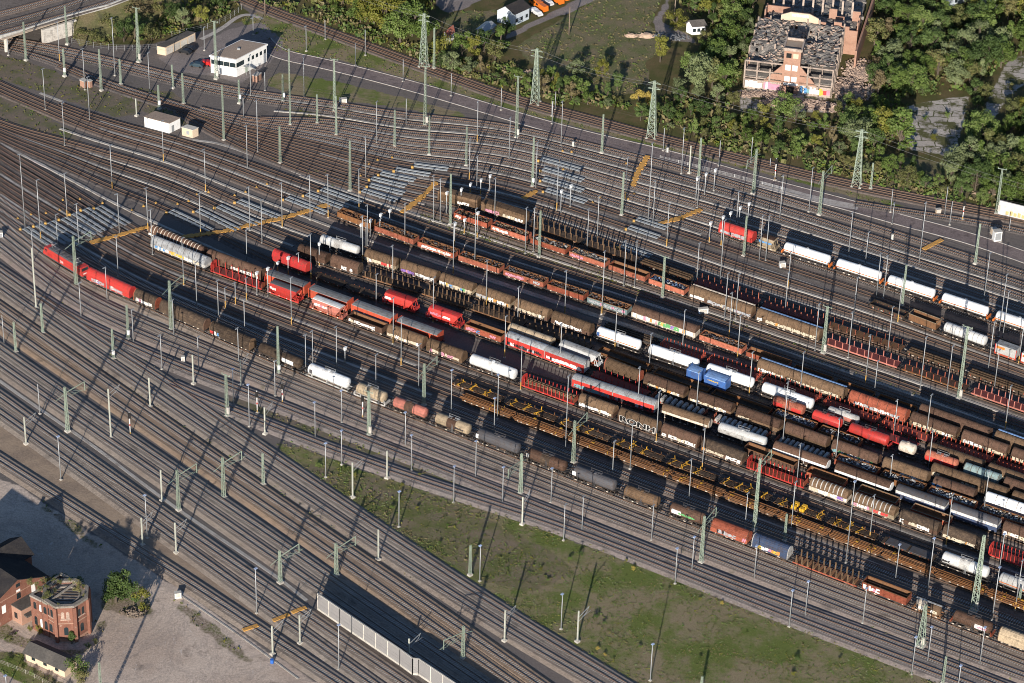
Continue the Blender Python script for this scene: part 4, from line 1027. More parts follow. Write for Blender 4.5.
BUILD = dict(covered=w_covered, tarp=w_tarp, tank=w_tank, open=w_open, hopper=w_hopper, stake=w_stake, trans=w_trans, coil=w_coil, rails=w_rails, clamp=w_clamp, flat=w_flat, silo=w_silo, loco=w_loco, container=w_container, roundhopper=w_roundhopper, coach=w_coach)
NAMES = dict(covered='covered_wagon', tarp='tarpaulin_wagon', tank='tank_wagon', open='open_wagon', hopper='hopper_wagon', stake='stake_wagon', trans='car_transporter_wagon', coil='coil_wagon', rails='rail_carrier_wagon', clamp='clamp_wagon', flat='flat_wagon', silo='silo_wagon', loco='locomotive', container='container_wagon', roundhopper='round_hopper_wagon', coach='side_band_wagon')
ROWNAME = {'A': 'red locomotive train', 'B': 'rusty rail train', 'C': 'yellow clamp row', 'E': 'RONH graffiti row', 'F': 'orange transporter row', 'K': 'shallow wagon row', 'G': 'red hopper row', 'Hh': 'brown roof row', 'Hi': 'post wagon row', 'Z': 'blue-and-red row', 'I': 'middle white-tank row', 'M': 'red stake row', 'P': 'blue-edged wagon row',
           'N': 'rusty open row', 'Q': 'weedy strip row', 'R': 'tan wagon row', 'V': 'row below upper tanks', 'W': 'upper white-tank row'}
ORD = ['first', 'second', 'third', 'fourth', 'fifth', 'sixth', 'seventh', 'eighth', 'ninth', 'tenth', 'eleventh', 'twelfth', 'thirteenth', 'fourteenth', 'fifteenth', 'sixteenth', 'seventeenth', 'eighteenth', 'nineteenth', 'twentieth', 'twenty-first', 'twenty-second', 'twenty-third']
WAGONS = []   # (row, kind, x0, x1, short description, options, landmark phrase or None)
def add(row, kind, x0, x1, desc, lm=None, **kw): WAGONS.append([row, kind, x0, x1, desc, lm, kw])
a = add
# --- train behind the red locomotive
a('A', 'loco', 46.5, 88, 'red electric locomotive with dark roof', 'the red locomotive')
a('A', 'tarp', 89.5, 134.5, 'red tarpaulin wagon with pale blue graffiti', 'the red graffiti tarpaulin', col='red', side='deepred', g=[(.12, .42, 'sswb'), (.55, .85, 'sww')])
a('A', 'tarp', 136, 160.5, 'dark tarpaulin wagon with white scrawl and rusty end', None, col='darkbrown', side='oxide', g=[(.1, .85, 'wwp')], hoops=6)
a('A', 'tarp', 162, 209, 'long dark grey tarpaulin wagon', None, col='darkbrown', side='brown')
a('A', 'tarp', 212, 254.5, 'olive tarpaulin wagon with pale end disc', 'the olive tarpaulin wagon', col='darkbrown', side='tan', g=[(.02, .25, 'wbr')])
a('A', 'tank', 258, 304.5, 'dark brown tank wagon with long white plate', 'the white-plate dark tank', col='darkbrown', panel=(.2, .75, 'white'))
a('A', 'tank', 307, 352, 'clean white tank wagon behind dark tanks', 'the lone near white tank', col='white', frame='palegrey', panel=(-.85, -.7, 'graphite'))
a('A', 'tank', 355, 389, 'pale grey-brown stained tank wagon', 'the pale stained tank wagon', col='beige', frame='palegrey', band=5, ends='palegrey')
a('A', 'tank', 391.5, 430, 'rusty pink tank wagon with dark saddle band', None, col='pink', saddle='brown', r=1.38)
a('A', 'tank', 433.5, 473, 'cream and rust tank wagon with dark saddle band', 'the cream and rust tank wagon', col='beige', saddle='brown', r=1.42, g=[(.62, .9, 'kk')])
a('A', 'tank', 475, 522.5, 'slate grey tank wagon following a rusty one', 'the slate grey tank wagon', col='graphite', panel=(-.97, -.85, 'white'))
a('A', 'tank', 525, 569, 'brown tank wagon with pale top walkway', None, col='brown', saddle='darkbrown', panel=(-.95, -.8, 'palegrey'))
a('A', 'tank', 571, 618.5, 'dark slate tank wagon with white end mark', 'the dark slate tank wagon', col='graphite', panel=(-.97, -.8, 'white'))
a('A', 'tank', 621.5, 662, 'tan brown tank wagon with walkway rails', None, col='tan', band=2)
a('A', 'tank', 667, 707, 'brown tank wagon with white name panel', 'the white-panel brown tank', col='brown', panel=(-.8, -.25, 'white'), g=[(.3, .8, 'ggc')])
a('A', 'covered', 711, 750.5, 'oxide red covered wagon with silver graffiti', 'the near red covered wagon', side='oxide', roof='oxide', g=[(.18, .68, 'sswk'), (.86, .95, 'p')], gz=(1.4, 2.6), seams=1, top=4.1)
a('A', 'tarp', 752, 791, 'dark blue tarpaulin wagon with orange graffiti', 'the dark blue tarpaulin wagon', col='navy', side='palegrey', g=[(.18, .8, 'opyw')])
a('A', 'stake', 793, 860, 'empty brown flat wagon with tall posts', 'the tall-post flat wagon', col='oxide', n=11, sh=2.3, deck='brown', stakecol='tan', stw=.36, bolster='rustdark')
a('A', 'open', 862, 909.5, 'rust red open wagon with white mark', 'the near rust-red open wagon', col='oxide', load=None, g=[(.03, .1, 'w'), (.16, .42, 'wp')], top=3.2)
a('A', 'silo', 911.5, 944, 'two-vessel silo wagon with white graffiti', 'the two-vessel silo wagon')
a('A', 'tank', 949, 994, 'brown tank wagon with pale writing panel', None, col='brown', panel=(.2, .7, 'white'), g=[(.66, .9, 'pbw')], ends='oxide')
a('A', 'tarp', 997, 1041, 'beige tarpaulin wagon with red sole bar', 'the beige tarpaulin wagon', col='beige', side='tan', hoops=10)
# --- long rails on flat wagons
for i in range(11):
    x0 = 463 + i * 52.5
    a('B', 'rails', x0, x0 + 51, 'flat wagon loaded with long rusty rails', None, seed=i)
# --- yellow clamp wagons
for i in range(8):
    x0 = 453 + i * 53.4
    a('C', 'clamp', x0, x0 + 51.5, 'dark frame wagon with yellow boxes' if i == 6 else ('dark frame wagon with yellow clamps' if i else 'red-silled frame wagon with yellow clamps'), 'the yellow box wagon' if i == 6 else ('the first yellow clamp wagon' if i == 0 else None), seed=i, cab=(i == 6))
a('C', 'flat', 881, 936, 'flat wagon with dark steel plates', 'the dark plate wagon', col='darkbrown', plates=True)
a('C', 'tank', 938, 991, 'white tank wagon with grey saddle and black letters', 'the saddled grey-white tank', col='lightgrey', saddle='palegrey', g=[(.04, .22, 'kk')])
a('C', 'tank', 995, 1042, 'white banded tank wagon with orange stripe', 'the lower orange-striped tank', col='lightgrey', stripe='orange', band=7)
# --- row E
a('E', 'covered', 153, 210, 'grey covered wagon with blue and yellow graffiti', 'the blue-graffiti grey wagon', side='palegrey', roof='grey', g=[(.08, .34, 'wbb'), (.3, .62, 'yyo'), (.6, .9, 'wc')], seams=10, zsplit=2.2)
a('E', 'stake', 212.5, 266, 'red stake wagon with red end wall', 'the first red stake wagon', col='red', n=8, sh=2.2, deck='maroon', panel=True)
a('E', 'hopper', 268.5, 303, 'bright red hopper wagon with dark roof', 'the red hopper with dark roof', col='red', roof='graphite', g=[(.12, .3, 'w')])
a('E', 'hopper', 311, 347, 'pinkish hopper wagon with pale roof', 'the pinkish hopper with pale roof', col='pink', roof='lightgrey', light=True, g=[(.15, .55, 'wp')])
a('E', 'open', 349.5, 386.5, 'brown open wagon with white graffiti', None, col='brown', rim='brown', g=[(.03, .5, 'wc'), (.5, .8, 'wws')], top=2.9)
a('E', 'covered', 388, 426.5, 'brown covered wagon with cream scrawls', None, side='brown', roof='tan', g=[(.02, .9, 'ccw')], seams=6)
a('E', 'covered', 427.5, 466, 'brown covered wagon beside white tank', None, side='tan', roof='tan', g=[(.1, .95, 'cwp')], seams=6)
a('E', 'tank', 468, 519, 'long white gas tank wagon with pale red line', 'the solitary white tank', col='white', frame='dark', r=1.46)
a('E', 'stake', 522.5, 578, 'red stake wagon loaded with dark timber', 'the timber-laden stake wagon', col='red', n=13, sh=2.1, deck='maroon', panel=True, load=('tan', 14, 1.3))
a('E', 'covered', 579, 617, 'brown covered wagon with white bubble graffiti', None, side='brown', roof='tan', g=[(.02, .95, 'wwc')], seams=6)
a('E', 'covered', 618.5, 660, 'brown covered wagon with black letters RONH', 'the RONH graffiti wagon', side='brown', roof='tan', seams=6)
a('E', 'covered', 661.5, 700.5, 'dark brown covered wagon with white and pink scrawl', None, side='brown', roof='brown', g=[(.02, .16, 'w'), (.2, .95, 'wpc')], seams=5)
a('E', 'covered', 701.5, 745.5, 'dark brown covered wagon with orange and white graffiti', None, side='brown', roof='darkbrown', g=[(.02, .55, 'cwot'), (.6, .95, 'ww')], seams=5)
a('E', 'stake', 747, 807, 'red stake wagon with empty deck', 'the empty red stake wagon', col='red', n=14, sh=2.1, deck='oxide', panel=True)
a('E', 'covered', 809, 850, 'pale-ribbed covered wagon with mixed graffiti', None, side='cream', roof='tan', roofribs='palegrey', g=[(.03, .25, 'c'), (.2, .98, 'wovc')], seams=0)
a('E', 'covered', 851, 897, 'pale-ribbed covered wagon with red painted corner', 'the ribbed pink-graffiti wagon', side='beige', roof='tan', roofribs='palegrey', g=[(.02, .45, 'wpvb'), (.5, .85, 'rwr')], seams=0)
a('E', 'covered', 898.5, 940, 'very dark brown covered wagon with white letters', None, side='brown', roof='darkbrown', g=[(.02, .12, 'wk'), (.25, .8, 'wc')], seams=5)
a('E', 'covered', 941.5, 986, 'very dark brown covered wagon with rusty spots', None, side='darkbrown', roof='darkbrown', g=[(.02, .8, 'co')], seams=5)
a('E', 'stake', 988, 1043, 'red stake wagon at the far end', None, col='red', n=13, sh=2.2, deck='maroon', panel=True)
# --- row F
a('F', 'covered', 151, 206, 'brown covered wagon with white roof ribs', None, side='brown', roof='brown', roofribs='cream', seams=0, g=[(.0, .1, 'w')])
a('F', 'covered', 208, 265.5, 'long brown covered wagon behind red stakes', None, side='brown', roof='brown', g=[(.45, .95, 'wgc')], seams=6)
a('F', 'trans', 267, 309, 'orange-sided transporter behind dark-roofed hopper', 'the first orange transporter', flat=True, units=1, red='redorange', roof='midgrey')
a('F', 'trans', 310, 352, 'orange-sided transporter behind pinkish hopper', None, flat=True, units=1, red='redorange', roof='midgrey')
a('F', 'trans', 353, 396, 'orange-sided transporter with pale panel', None, flat=True, units=1, red='redorange', roof='midgrey', g=['swb'])
a('F', 'trans', 397, 442, 'orange-sided transporter at the open end', 'the last orange transporter', flat=True, units=1, red='redorange', roof='midgrey')
a('F', 'trans', 572, 657.5, 'grey and red double transporter with dark flank', 'the second grey-red transporter', units=2, red='red', roof='grey', dark='maroon', g=['tt', 'kvs'])
a('F', 'roundhopper', 660, 712, 'brown-backed round wagon with cream flank', 'the cream-flanked round wagon', roof='tan', side='cream', low='darkbrown', cap='cream')
a('F', 'tank', 715, 769, 'light grey tank wagon with dark posts', 'the light grey tank', col='lightgrey', frame='dark', low='palegrey')
a('F', 'roundhopper', 771.5, 830, 'brown-backed round wagon with white flank', None, roof='brown', side='white', low='skyblue')
a('F', 'roundhopper', 833, 893, 'brown-backed round wagon with white end disc', 'the white end disc', roof='brown', side='white', low='skyblue')
a('F', 'coach', 895, 947, 'grey-roofed wagon with white band, blue flank', None)
a('F', 'coach', 949.5, 999.5, 'grey-roofed wagon with wide white band', 'the white-banded grey roof', roof='graphite', mid='lightgrey')
a('F', 'covered', 1001, 1044, 'maroon-brown covered wagon with cream scrawl', None, side='brown', roof='brown', g=[(.05, .95, 'cw')], seams=5)
# --- row K
a('K', 'open', 744, 797, 'brown hopper-like open wagon', None, col='brown', rim='rust', top=3.0)
a('K', 'open', 806, 846, 'shallow rusty open wagon behind ribbed roof', None, col='oxide', rim='rust', top=2.6)
a('K', 'open', 857, 898, 'shallow orange-red open wagon', None, col='oxide2', rim='beige', top=2.6)
a('K', 'open', 910, 951, 'shallow rusty open wagon with pale rim', None, col='oxide', rim='beige', top=2.6)
# --- row G
a('G', 'tarp', 274, 310, 'small red tarpaulin wagon with bright end', 'the small red tarpaulin wagon', col='deepred', side='red', hoops=5)
a('G', 'flat', 314, 346, 'low dark flat wagon with rust patches', None, col='darkbrown')
a('G', 'flat', 347.5, 381, 'low dark flat wagon before red hopper', None, col='darkbrown')
a('G', 'hopper', 383, 419, 'bright red hopper wagon with small white mark', 'the bright red hopper', col='red', roof='deepred', g=[(.1, .3, 'w')])
a('G', 'hopper', 426.5, 464, 'bright red hopper wagon with white letters on right', None, col='red', roof='deepred', g=[(.15, .45, 'p'), (.5, .75, 'ww')])
a('G', 'open', 466, 505, 'brown red open wagon with pink and blue marks', None, col='oxide', g=[(.04, .3, 'pp'), (.32, .42, 'bw'), (.7, .85, 'p')], top=2.9)
a('G', 'trans', 506, 588, 'grey and red double transporter with big graffiti', 'the first grey-red transporter', units=2, red='red', roof='grey', dark='red', g=['kksw', 'wwwk'])
a('G', 'stake', 592, 649, 'low flat wagon with red and pink posts', None, col='deepred', n=9, sh=1.5, deck='maroon')
a('G', 'coil', 651, 707, 'coil wagon with grey cradles behind cream round wagon', None)
a('G', 'coil', 711, 770, 'coil wagon with grey cradles and orange end rack', 'the middle coil wagon', n=10)
a('G', 'coil', 774, 832, 'coil wagon with grey cradles before scrap wagons', None, n=10)
a('G', 'open', 834.5, 878.5, 'rusty open wagon heaped with scrap', None, col='oxide', load=('graphite', 'palegrey', 'brown', 'lightgrey'), seed=2, top=2.7)
a('G', 'open', 880, 925, 'rusty scrap wagon with blue-white scrawl', None, col='rust', load=('graphite', 'palegrey', 'brown', 'lightgrey'), seed=3, top=2.7, g=[(.5, .85, 'wbw')])
a('G', 'open', 926.5, 976, 'salmon red open wagon heaped with scrap', 'the salmon red scrap wagon', col='oxide2', load=('graphite', 'palegrey', 'beige', 'lightgrey'), seed=4, top=2.8)
a('G', 'open', 978, 1040, 'long salmon red scrap wagon below white roof', None, col='oxide2', load=('graphite', 'palegrey', 'beige', 'lightgrey'), seed=5, top=2.8)
# --- row Hh
a('Hh', 'covered', 508.5, 554, 'tan-grey roofed wagon behind transporter', None, side='brown', roof='beige', seams=5, top=3.9)
a('Hh', 'hopper', 557, 602, 'light grey hopper wagon with stained side', 'the light grey hopper', col='lightgrey', roof='palegrey', light=True)
a('Hh', 'tarp', 605, 642, 'tan tarpaulin wagon with brown end', None, col='tan', side='oxide')
a('Hh', 'covered', 644, 687, 'brown-roofed covered wagon with cream graffiti', None, side='tan', roof='brown', g=[(.1, .9, 'cwo')], seams=5)
a('Hh', 'covered', 688.5, 734, 'maroon-roofed covered wagon behind grey cradles', None, side='tan', roof='brown', g=[(.05, .9, 'cw')], seams=5)
a('Hh', 'covered', 736, 782, 'maroon-roofed covered wagon with pale lower side', None, side='tan', roof='brown', seams=5, g=[(.05, .3, 'c')])
a('Hh', 'covered', 783.5, 829, 'maroon-roofed covered wagon ending at scrap wagons', None, side='tan', roof='brown', seams=5)
a('Hh', 'covered', 831, 880, 'brown-roofed wagon with green and white graffiti', 'the green graffiti wagon', side='brown', roof='brown', g=[(.02, .15, 'gt'), (.15, .9, 'wwg')], seams=5)
a('Hh', 'covered', 881.5, 929, 'tan-roofed covered wagon above scrap', None, side='tan', roof='tan', g=[(.4, .95, 'cw')], seams=6)
a('Hh', 'covered', 932, 976, 'low brown covered wagon with white corner', None, side='brown', roof='brown', g=[(.0, .25, 'wb')], top=3.7, seams=5)
a('Hh', 'covered', 983, 1040, 'brilliant white-roofed covered wagon', 'the white-roofed wagon', side='lightgrey', roof='white', seams=5)
# --- row Hi
a('Hi', 'covered', 299, 329.5, 'short brown covered wagon with boarded end', None, side='brown', roof='brown', seams=6, top=3.9)
a('Hi', 'tarp', 331.5, 362, 'brown sloped tarpaulin wagon with white plates', 'the sloped brown tarpaulin wagon', col='brown', side='darkbrown', g=[(.4, .6, 'w'), (.7, .8, 'w')])
for i, (x0, x1) in enumerate(((363.5, 421), (423, 470.5), (472, 526), (528, 592))):
    a('Hi', 'stake', x0, x1, ['empty flat wagon with brown posts after brown tarpaulin', 'empty flat wagon with brown posts above red hoppers', 'empty flat wagon with brown posts near grey roof', 'empty flat wagon with brown posts behind grey hopper'][i], None, col='rustdark', n=10, sh=1.7, deck='darkbrown', stakecol='tan', stw=.3)
a('Hi', 'flat', 598, 652, 'low flat wagon with lit rusty side', None, col='darkbrown', rim='rust')
a('Hi', 'flat', 654, 710, 'low flat wagon with rusty side below blue wagons', None, col='darkbrown', rim='rust')
a('Hi', 'flat', 712, 771, 'low flat wagon with rusty side before scrap', None, col='darkbrown', rim='rust')
a('Hi', 'open', 773, 816, 'dark open wagon of grey scrap below red tank', None, col='rustdark', rim='rust', load=('graphite', 'palegrey', 'lightgrey', 'navy'), top=2.5)
a('Hi', 'open', 818, 861, 'dark open wagon of scrap with orange rim', None, col='rustdark', rim='rust', load=('graphite', 'palegrey', 'brown', 'lightgrey'), top=2.5)
a('Hi', 'covered', 930, 1008, 'long tan covered wagon below red tank', None, side='tan', roof='tan', seams=6, top=4.0, g=[(.02, .12, 'c'), (.4, .6, 'c')])
a('Hi', 'covered', 1010, 1046, 'tan covered wagon above white roof', None, side='tan', roof='tan', seams=5, top=4.0)
a('Z', 'trans', 687, 704, 'blue box wagon with pale blue top', 'the shorter blue wagon', flat=True, units=1, red='blue', roof='skyblue', end='blue')
a('Z', 'trans', 704.5, 729, 'blue box wagon with yellow lettering', 'the yellow-lettered blue wagon', flat=True, units=1, red='blue', roof='skyblue', end='blue', g=['yy'])
a('Z', 'tank', 770, 807, 'red wagon with grey top walkway', None, col='oxide2', saddle='oxide2', low='red')
a('Z', 'tank', 809, 844, 'bright red tank wagon between two red ones', 'the middle red tank wagon', col='red', low='deepred')
a('Z', 'tank', 845.5, 891, 'bright red tank wagon with flat red end', 'the flat-ended red tank', col='red', ends='red')
a('Z', 'tank', 895, 918, 'short dirty white tank wagon', 'the short dirty white tank', col='cream', four=False, walk=False)
a('Z', 'tank', 921, 960, 'red tank wagon with low nose', 'the low-nosed red tank', col='oxide2', low='red')
a('Z', 'covered', 962, 1000, 'grey-blue roofed covered wagon', None, side='graphite', roof='teal', seams=5)
a('Z', 'covered', 1002, 1042, 'brown covered wagon below tan wagon', None, side='brown', roof='brown', seams=5)
# --- row I
a('I', 'tank', 318.5, 362, 'grey-white tank wagon with dirty middle', 'the grey-white dirty tank', col='lightgrey', saddle='palegrey', r=1.35)
a('I', 'covered', 365.5, 400, 'brown covered wagon with cream and red graffiti', None, side='beige', roof='tan', g=[(.02, .9, 'cwr')], seams=7)
a('I', 'covered', 401, 439.5, 'brown covered wagon with purple and yellow graffiti', 'the purple graffiti wagon', side='brown', roof='tan', g=[(.03, .42, 'vvyp'), (.45, .95, 'wws')], seams=6)
a('I', 'covered', 440.5, 476, 'brown covered wagon with yellow and green graffiti', None, side='beige', roof='tan', g=[(.02, .2, 'w'), (.2, .95, 'cygb')], seams=7)
a('I', 'covered', 477, 514, 'brown covered wagon with grey doors and orange graffiti', None, side='beige', roof='tan', g=[(.03, .3, 's'), (.3, .95, 'wyo')], seams=7)
a('I', 'covered', 515, 551, 'brown covered wagon with cream scrawl', None, side='brown', roof='tan', g=[(.05, .9, 'ccw')], seams=6)
a('I', 'covered', 552, 593, 'brown covered wagon touching white gas tank', None, side='brown', roof='tan', g=[(.1, .8, 'wco')], seams=6)
a('I', 'tank', 594.5, 643, 'white gas tank with orange stripe and blue sign', 'the first white gas tank', col='white', stripe='orange', panel=(-.93, -.8, 'blue'))
a('I', 'tank', 646, 701, 'white gas tank behind blue wagons', None, col='white')
a('I', 'tank', 703.5, 756, 'white gas tank beside blue wagon end', None, col='white')
a('I', 'tank', 759, 815.5, 'white gas tank behind red wagon', 'the last white gas tank', col='white')
a('I', 'tank', 824, 861, 'pinkish grey tank wagon', None, col='palegrey', low='pink', r=1.2)
a('I', 'stake', 863, 918, 'stake wagon with bright red posts in shade', None, col='deepred', n=7, sh=1.5, deck='maroon')
a('I', 'covered', 926, 984, 'long tan-brown low covered wagon', None, side='brown', roof='tan', seams=6, top=3.7)
a('I', 'covered', 986, 1042, 'low tan covered wagon beside white roof', None, side='tan', roof='tan', seams=6, top=3.7, g=[(.1, .8, 'cw')])
# --- row M
a('M', 'flat', 604, 658, 'dark flat wagon with pale beams', None, col='dark', beams='darkbrown')
for i, (x0, x1) in enumerate(((660, 705), (707, 761), (763, 821), (823, 879), (881, 937), (939, 993), (995, 1045))):
    a('M', 'stake', x0, x1, 'stake wagon with short red posts and end racks', None, col='maroon', n=11, sh=1.5, deck='maroon', stakecol='redorange', basket=True, stw=.2)
# --- row P
a('P', 'covered', 757, 846, 'very long tan covered wagon with blue roof edge', 'the long blue-edged tan wagon', side='tan', roof='tan', edge='skyblue', g=[(.02, .3, 'wc'), (.35, .95, 'cc')], seams=8)
a('P', 'covered', 848, 908, 'dull red covered wagon with dark roof', 'the dull red covered wagon', side='oxide', roof='oxide', g=[(.1, .9, 'ws')], seams=6)
a('P', 'covered', 909.5, 958.5, 'brown covered wagon with white streaks', None, side='tan', roof='brown', g=[(.05, .95, 'cw')], seams=6)
a('P', 'covered', 960.5, 1008.5, 'brown covered wagon with pink and white graffiti', None, side='tan', roof='brown', g=[(.05, .4, 'wpw'), (.4, .95, 'cw')], seams=6)
a('P', 'covered', 1010, 1050, 'brown covered wagon with pale boards', None, side='tan', roof='brown', g=[(.05, .9, 'c')], seams=6)
# --- row N
a('N', 'open', 339, 374, 'rusty open wagon next to two lamps', None, col='rust', load=('brown', 'rustdark', 'rust'), seed=11, top=2.8)
a('N', 'open', 375.5, 417.5, 'rust orange open wagon with boarded side', None, col='oxide2', load=('brown', 'rustdark', 'graphite'), seed=12, top=2.8)
a('N', 'open', 419, 458, 'rusty open wagon with faded white graffiti', 'the white-scrawled open wagon', col='oxide', rim='rust', load=('brown', 'rustdark', 'graphite'), seed=13, g=[(.1, .9, 'wwcs')], top=2.8)
a('N', 'open', 459.5, 503, 'rust orange open wagon with ribbed side', None, col='oxide2', rim='rust', load=('brown', 'graphite', 'rust'), seed=14, top=2.8)
a('N', 'open', 504.5, 547, 'rust orange open wagon with pink panels', None, col='oxide2', rim='rust', load=('brown', 'graphite'), seed=15, top=2.8, g=[(.05, .5, 'p'), (.75, .9, 's')])
a('N', 'open', 548, 587, 'plain rust red open wagon', None, col='oxide', rim='rust', load=('brown', 'graphite'), seed=16, top=2.8)
a('N', 'open', 588, 630.5, 'grey-green open wagon with pale graffiti', 'the grey-green open wagon', col='teal', rim='rust', load=('brown', 'rust', 'graphite'), seed=17, top=2.8, g=[(.05, .95, 'ssp')])
a('N', 'covered', 632, 698.5, 'white covered wagon with colourful graffiti', 'the colourful graffiti wagon', side='cream', roof='brown', g=[(.02, .4, 'wcop'), (.42, .75, 'gyvk'), (.75, .98, 'woc')], seams=5, gz=(1.3, 2.8), zsplit=2.7)
a('N', 'open', 700, 745, 'pink red open wagon with pale side', None, col='oxide2', load=('brown', 'graphite'), seed=18, top=2.8)
a('N', 'open', 746.5, 790, 'dark red open wagon with rusty rim', None, col='oxide', rim='rust', top=2.5)
for i, (x0, x1) in enumerate(((792, 832), (834, 874), (876, 916))):
    a('N', 'flat', x0, x1, 'low-sided wagon with orange rusty rim', None, col='dark', rim='rust')
a('N', 'covered', 918, 991, 'long brown covered wagon in the shade', None, side='brown', roof='brown', seams=6)
a('N', 'covered', 993, 1046, 'tan covered wagon with pale blue roof edge', None, side='tan', roof='tan', edge='skyblue', seams=5)
# --- row Q
a('Q', 'open', 455, 491, 'weathered red scrap wagon beside green mast', None, col='oxide', rim='oxide', load=('brown', 'graphite', 'rustdark', 'beige'), seed=21, top=2.7, g=[(.05, .2, 'w')])
a('Q', 'open', 492, 530, 'red open wagon of scrap with white lettering', 'the white-lettered scrap wagon', col='oxide2', rim='oxide', load=('brown', 'graphite', 'beige'), seed=22, top=2.7, g=[(.05, .12, 'w'), (.15, .5, 'ww')])
a('Q', 'open', 531.5, 569, 'red open wagon heaped with grey scrap', None, col='oxide', load=('graphite', 'palegrey', 'brown'), seed=23, top=2.7)
a('Q', 'open', 570, 608.5, 'bright salmon open wagon heaped with grey scrap', None, col='oxide2', load=('palegrey', 'graphite', 'beige'), seed=24, top=2.7, g=[(.05, .4, 'p')])
a('Q', 'open', 609.5, 648.5, 'empty salmon open wagon with orange rim', None, col='oxide2', rim='rust', top=2.7)
a('Q', 'open', 649.5, 687.5, 'salmon open wagon of blue-white scrap', 'the blue scrap wagon', col='oxide2', load=('navy', 'skyblue', 'lightgrey', 'navy'), seed=25, top=2.7)
a('Q', 'covered', 689, 754.5, 'tan covered wagon with white door graffiti', None, side='brown', roof='tan', edge='cream', g=[(.02, .25, 'w'), (.3, .98, 'scp')], seams=6)
a('Q', 'covered', 756, 822, 'tan covered wagon with blue-grey roof edge', None, side='tan', roof='tan', edge='skyblue', g=[(.02, .1, 'w'), (.15, .6, 'cco'), (.6, .95, 'c')], seams=6)
a('Q', 'stake', 825, 900, 'long pale red stake wagon', None, col='pink', n=10, sh=1.8, deck='maroon', stakecol='pink', stw=.22)
a('Q', 'stake', 902, 968, 'brown stake wagon with rusty posts', None, col='rust', n=9, sh=1.6, deck='brown', stakecol='oxide', stw=.2)
a('Q', 'stake', 971, 1040, 'salmon stake wagon at weedy strip end', None, col='pink', n=10, sh=1.8, deck='maroon', stakecol='pink', stw=.22)
# --- row R
a('R', 'covered', 438, 480.5, 'tan covered wagon with flat boards', None, side='tan', roof='tan', zsplit=3.3, top=4.1, edge='palegrey', seams=5, g=[(.5, .8, 'w')])
a('R', 'covered', 482, 528, 'tan covered wagon with pink graffiti and red end', 'the pink-graffiti tan wagon', side='tan', roof='tan', zsplit=3.3, top=4.1, edge='palegrey', seams=5, g=[(.1, .42, 'ppw'), (.5, .95, 'cw')])
a('R', 'stake', 530.5, 583, 'empty flat wagon with tall brown posts', None, col='rustdark', n=9, sh=2.2, deck='darkbrown', stakecol='tan', stw=.32)
a('R', 'stake', 585, 638, 'empty flat wagon with brown posts before beams', None, col='rustdark', n=9, sh=2.2, deck='darkbrown', stakecol='tan', stw=.32)
a('R', 'flat', 640, 693, 'flat wagon with two pale tan beams', 'the tan beam wagon', col='darkbrown', beams='tan')
a('R', 'stake', 695, 760, 'dark stake wagon with red posts', None, col='maroon', n=10, sh=1.9, deck='maroon', stakecol='oxide2')
a('R', 'stake', 762, 825, 'purple-brown stake wagon with red posts', None, col='maroon', n=10, sh=1.9, deck='maroon', stakecol='oxide2')
a('R', 'stake', 827, 904, 'brown bolster wagon with thin red posts', None, col='brown', n=9, sh=1.9, deck='rustdark', stakecol='oxide', bolster='tan', stw=.1)
a('R', 'flat', 906, 965, 'flat wagon with long tan planks', None, col='darkbrown', beams='tan')
a('R', 'flat', 967, 1030, 'flat wagon with tan planks by container wagon', None, col='darkbrown', beams='tan')
# --- row V
a('V', 'flat', 870, 907, 'dark flat wagon with orange sill', None, col='dark', rim='darkbrown')
a('V', 'open', 908.5, 939, 'oxide brown round-bottomed hopper', 'the oxide brown hopper', col='oxide', rim='beige', top=3.4, ribs=False)
a('V', 'tank', 940.5, 988.5, 'grey-white ribbed tank wagon', 'the grey-white ribbed tank', col='lightgrey', band=9, r=1.38)
a('V', 'container', 994, 1018.5, 'red frame wagon carrying a grey container', None)
a('V', 'container', 1020, 1046, 'red frame wagon carrying a white container', None)
# --- row W
a('W', 'tarp', 719, 755, 'red tarpaulin wagon with silver graffiti', 'the upper red tarpaulin', col='red', side='red', g=[(.04, .8, 'sswk')], hoops=6)
a('W', 'hopper', 757.5, 779, 'short sand hopper wagon with blue side', 'the blue and sand hopper', col='beige', roof='brown', g=[(.1, .8, 'bbs')])
for i, (x0, x1) in enumerate(((781, 832), (833.5, 883), (884.5, 936.5), (938.5, 990), (992, 1044))):
    a('W', 'tank', x0, x1, ['white gas tank next to sand hopper', 'white gas tank with orange line, plain ends', 'white gas tank above brown hopper', 'white gas tank above ribbed grey tank', 'white gas tank above the containers'][i], ['the first upper white tank', None, None, None, None][i], col='white', stripe='orange', ends='orange', walk=False)

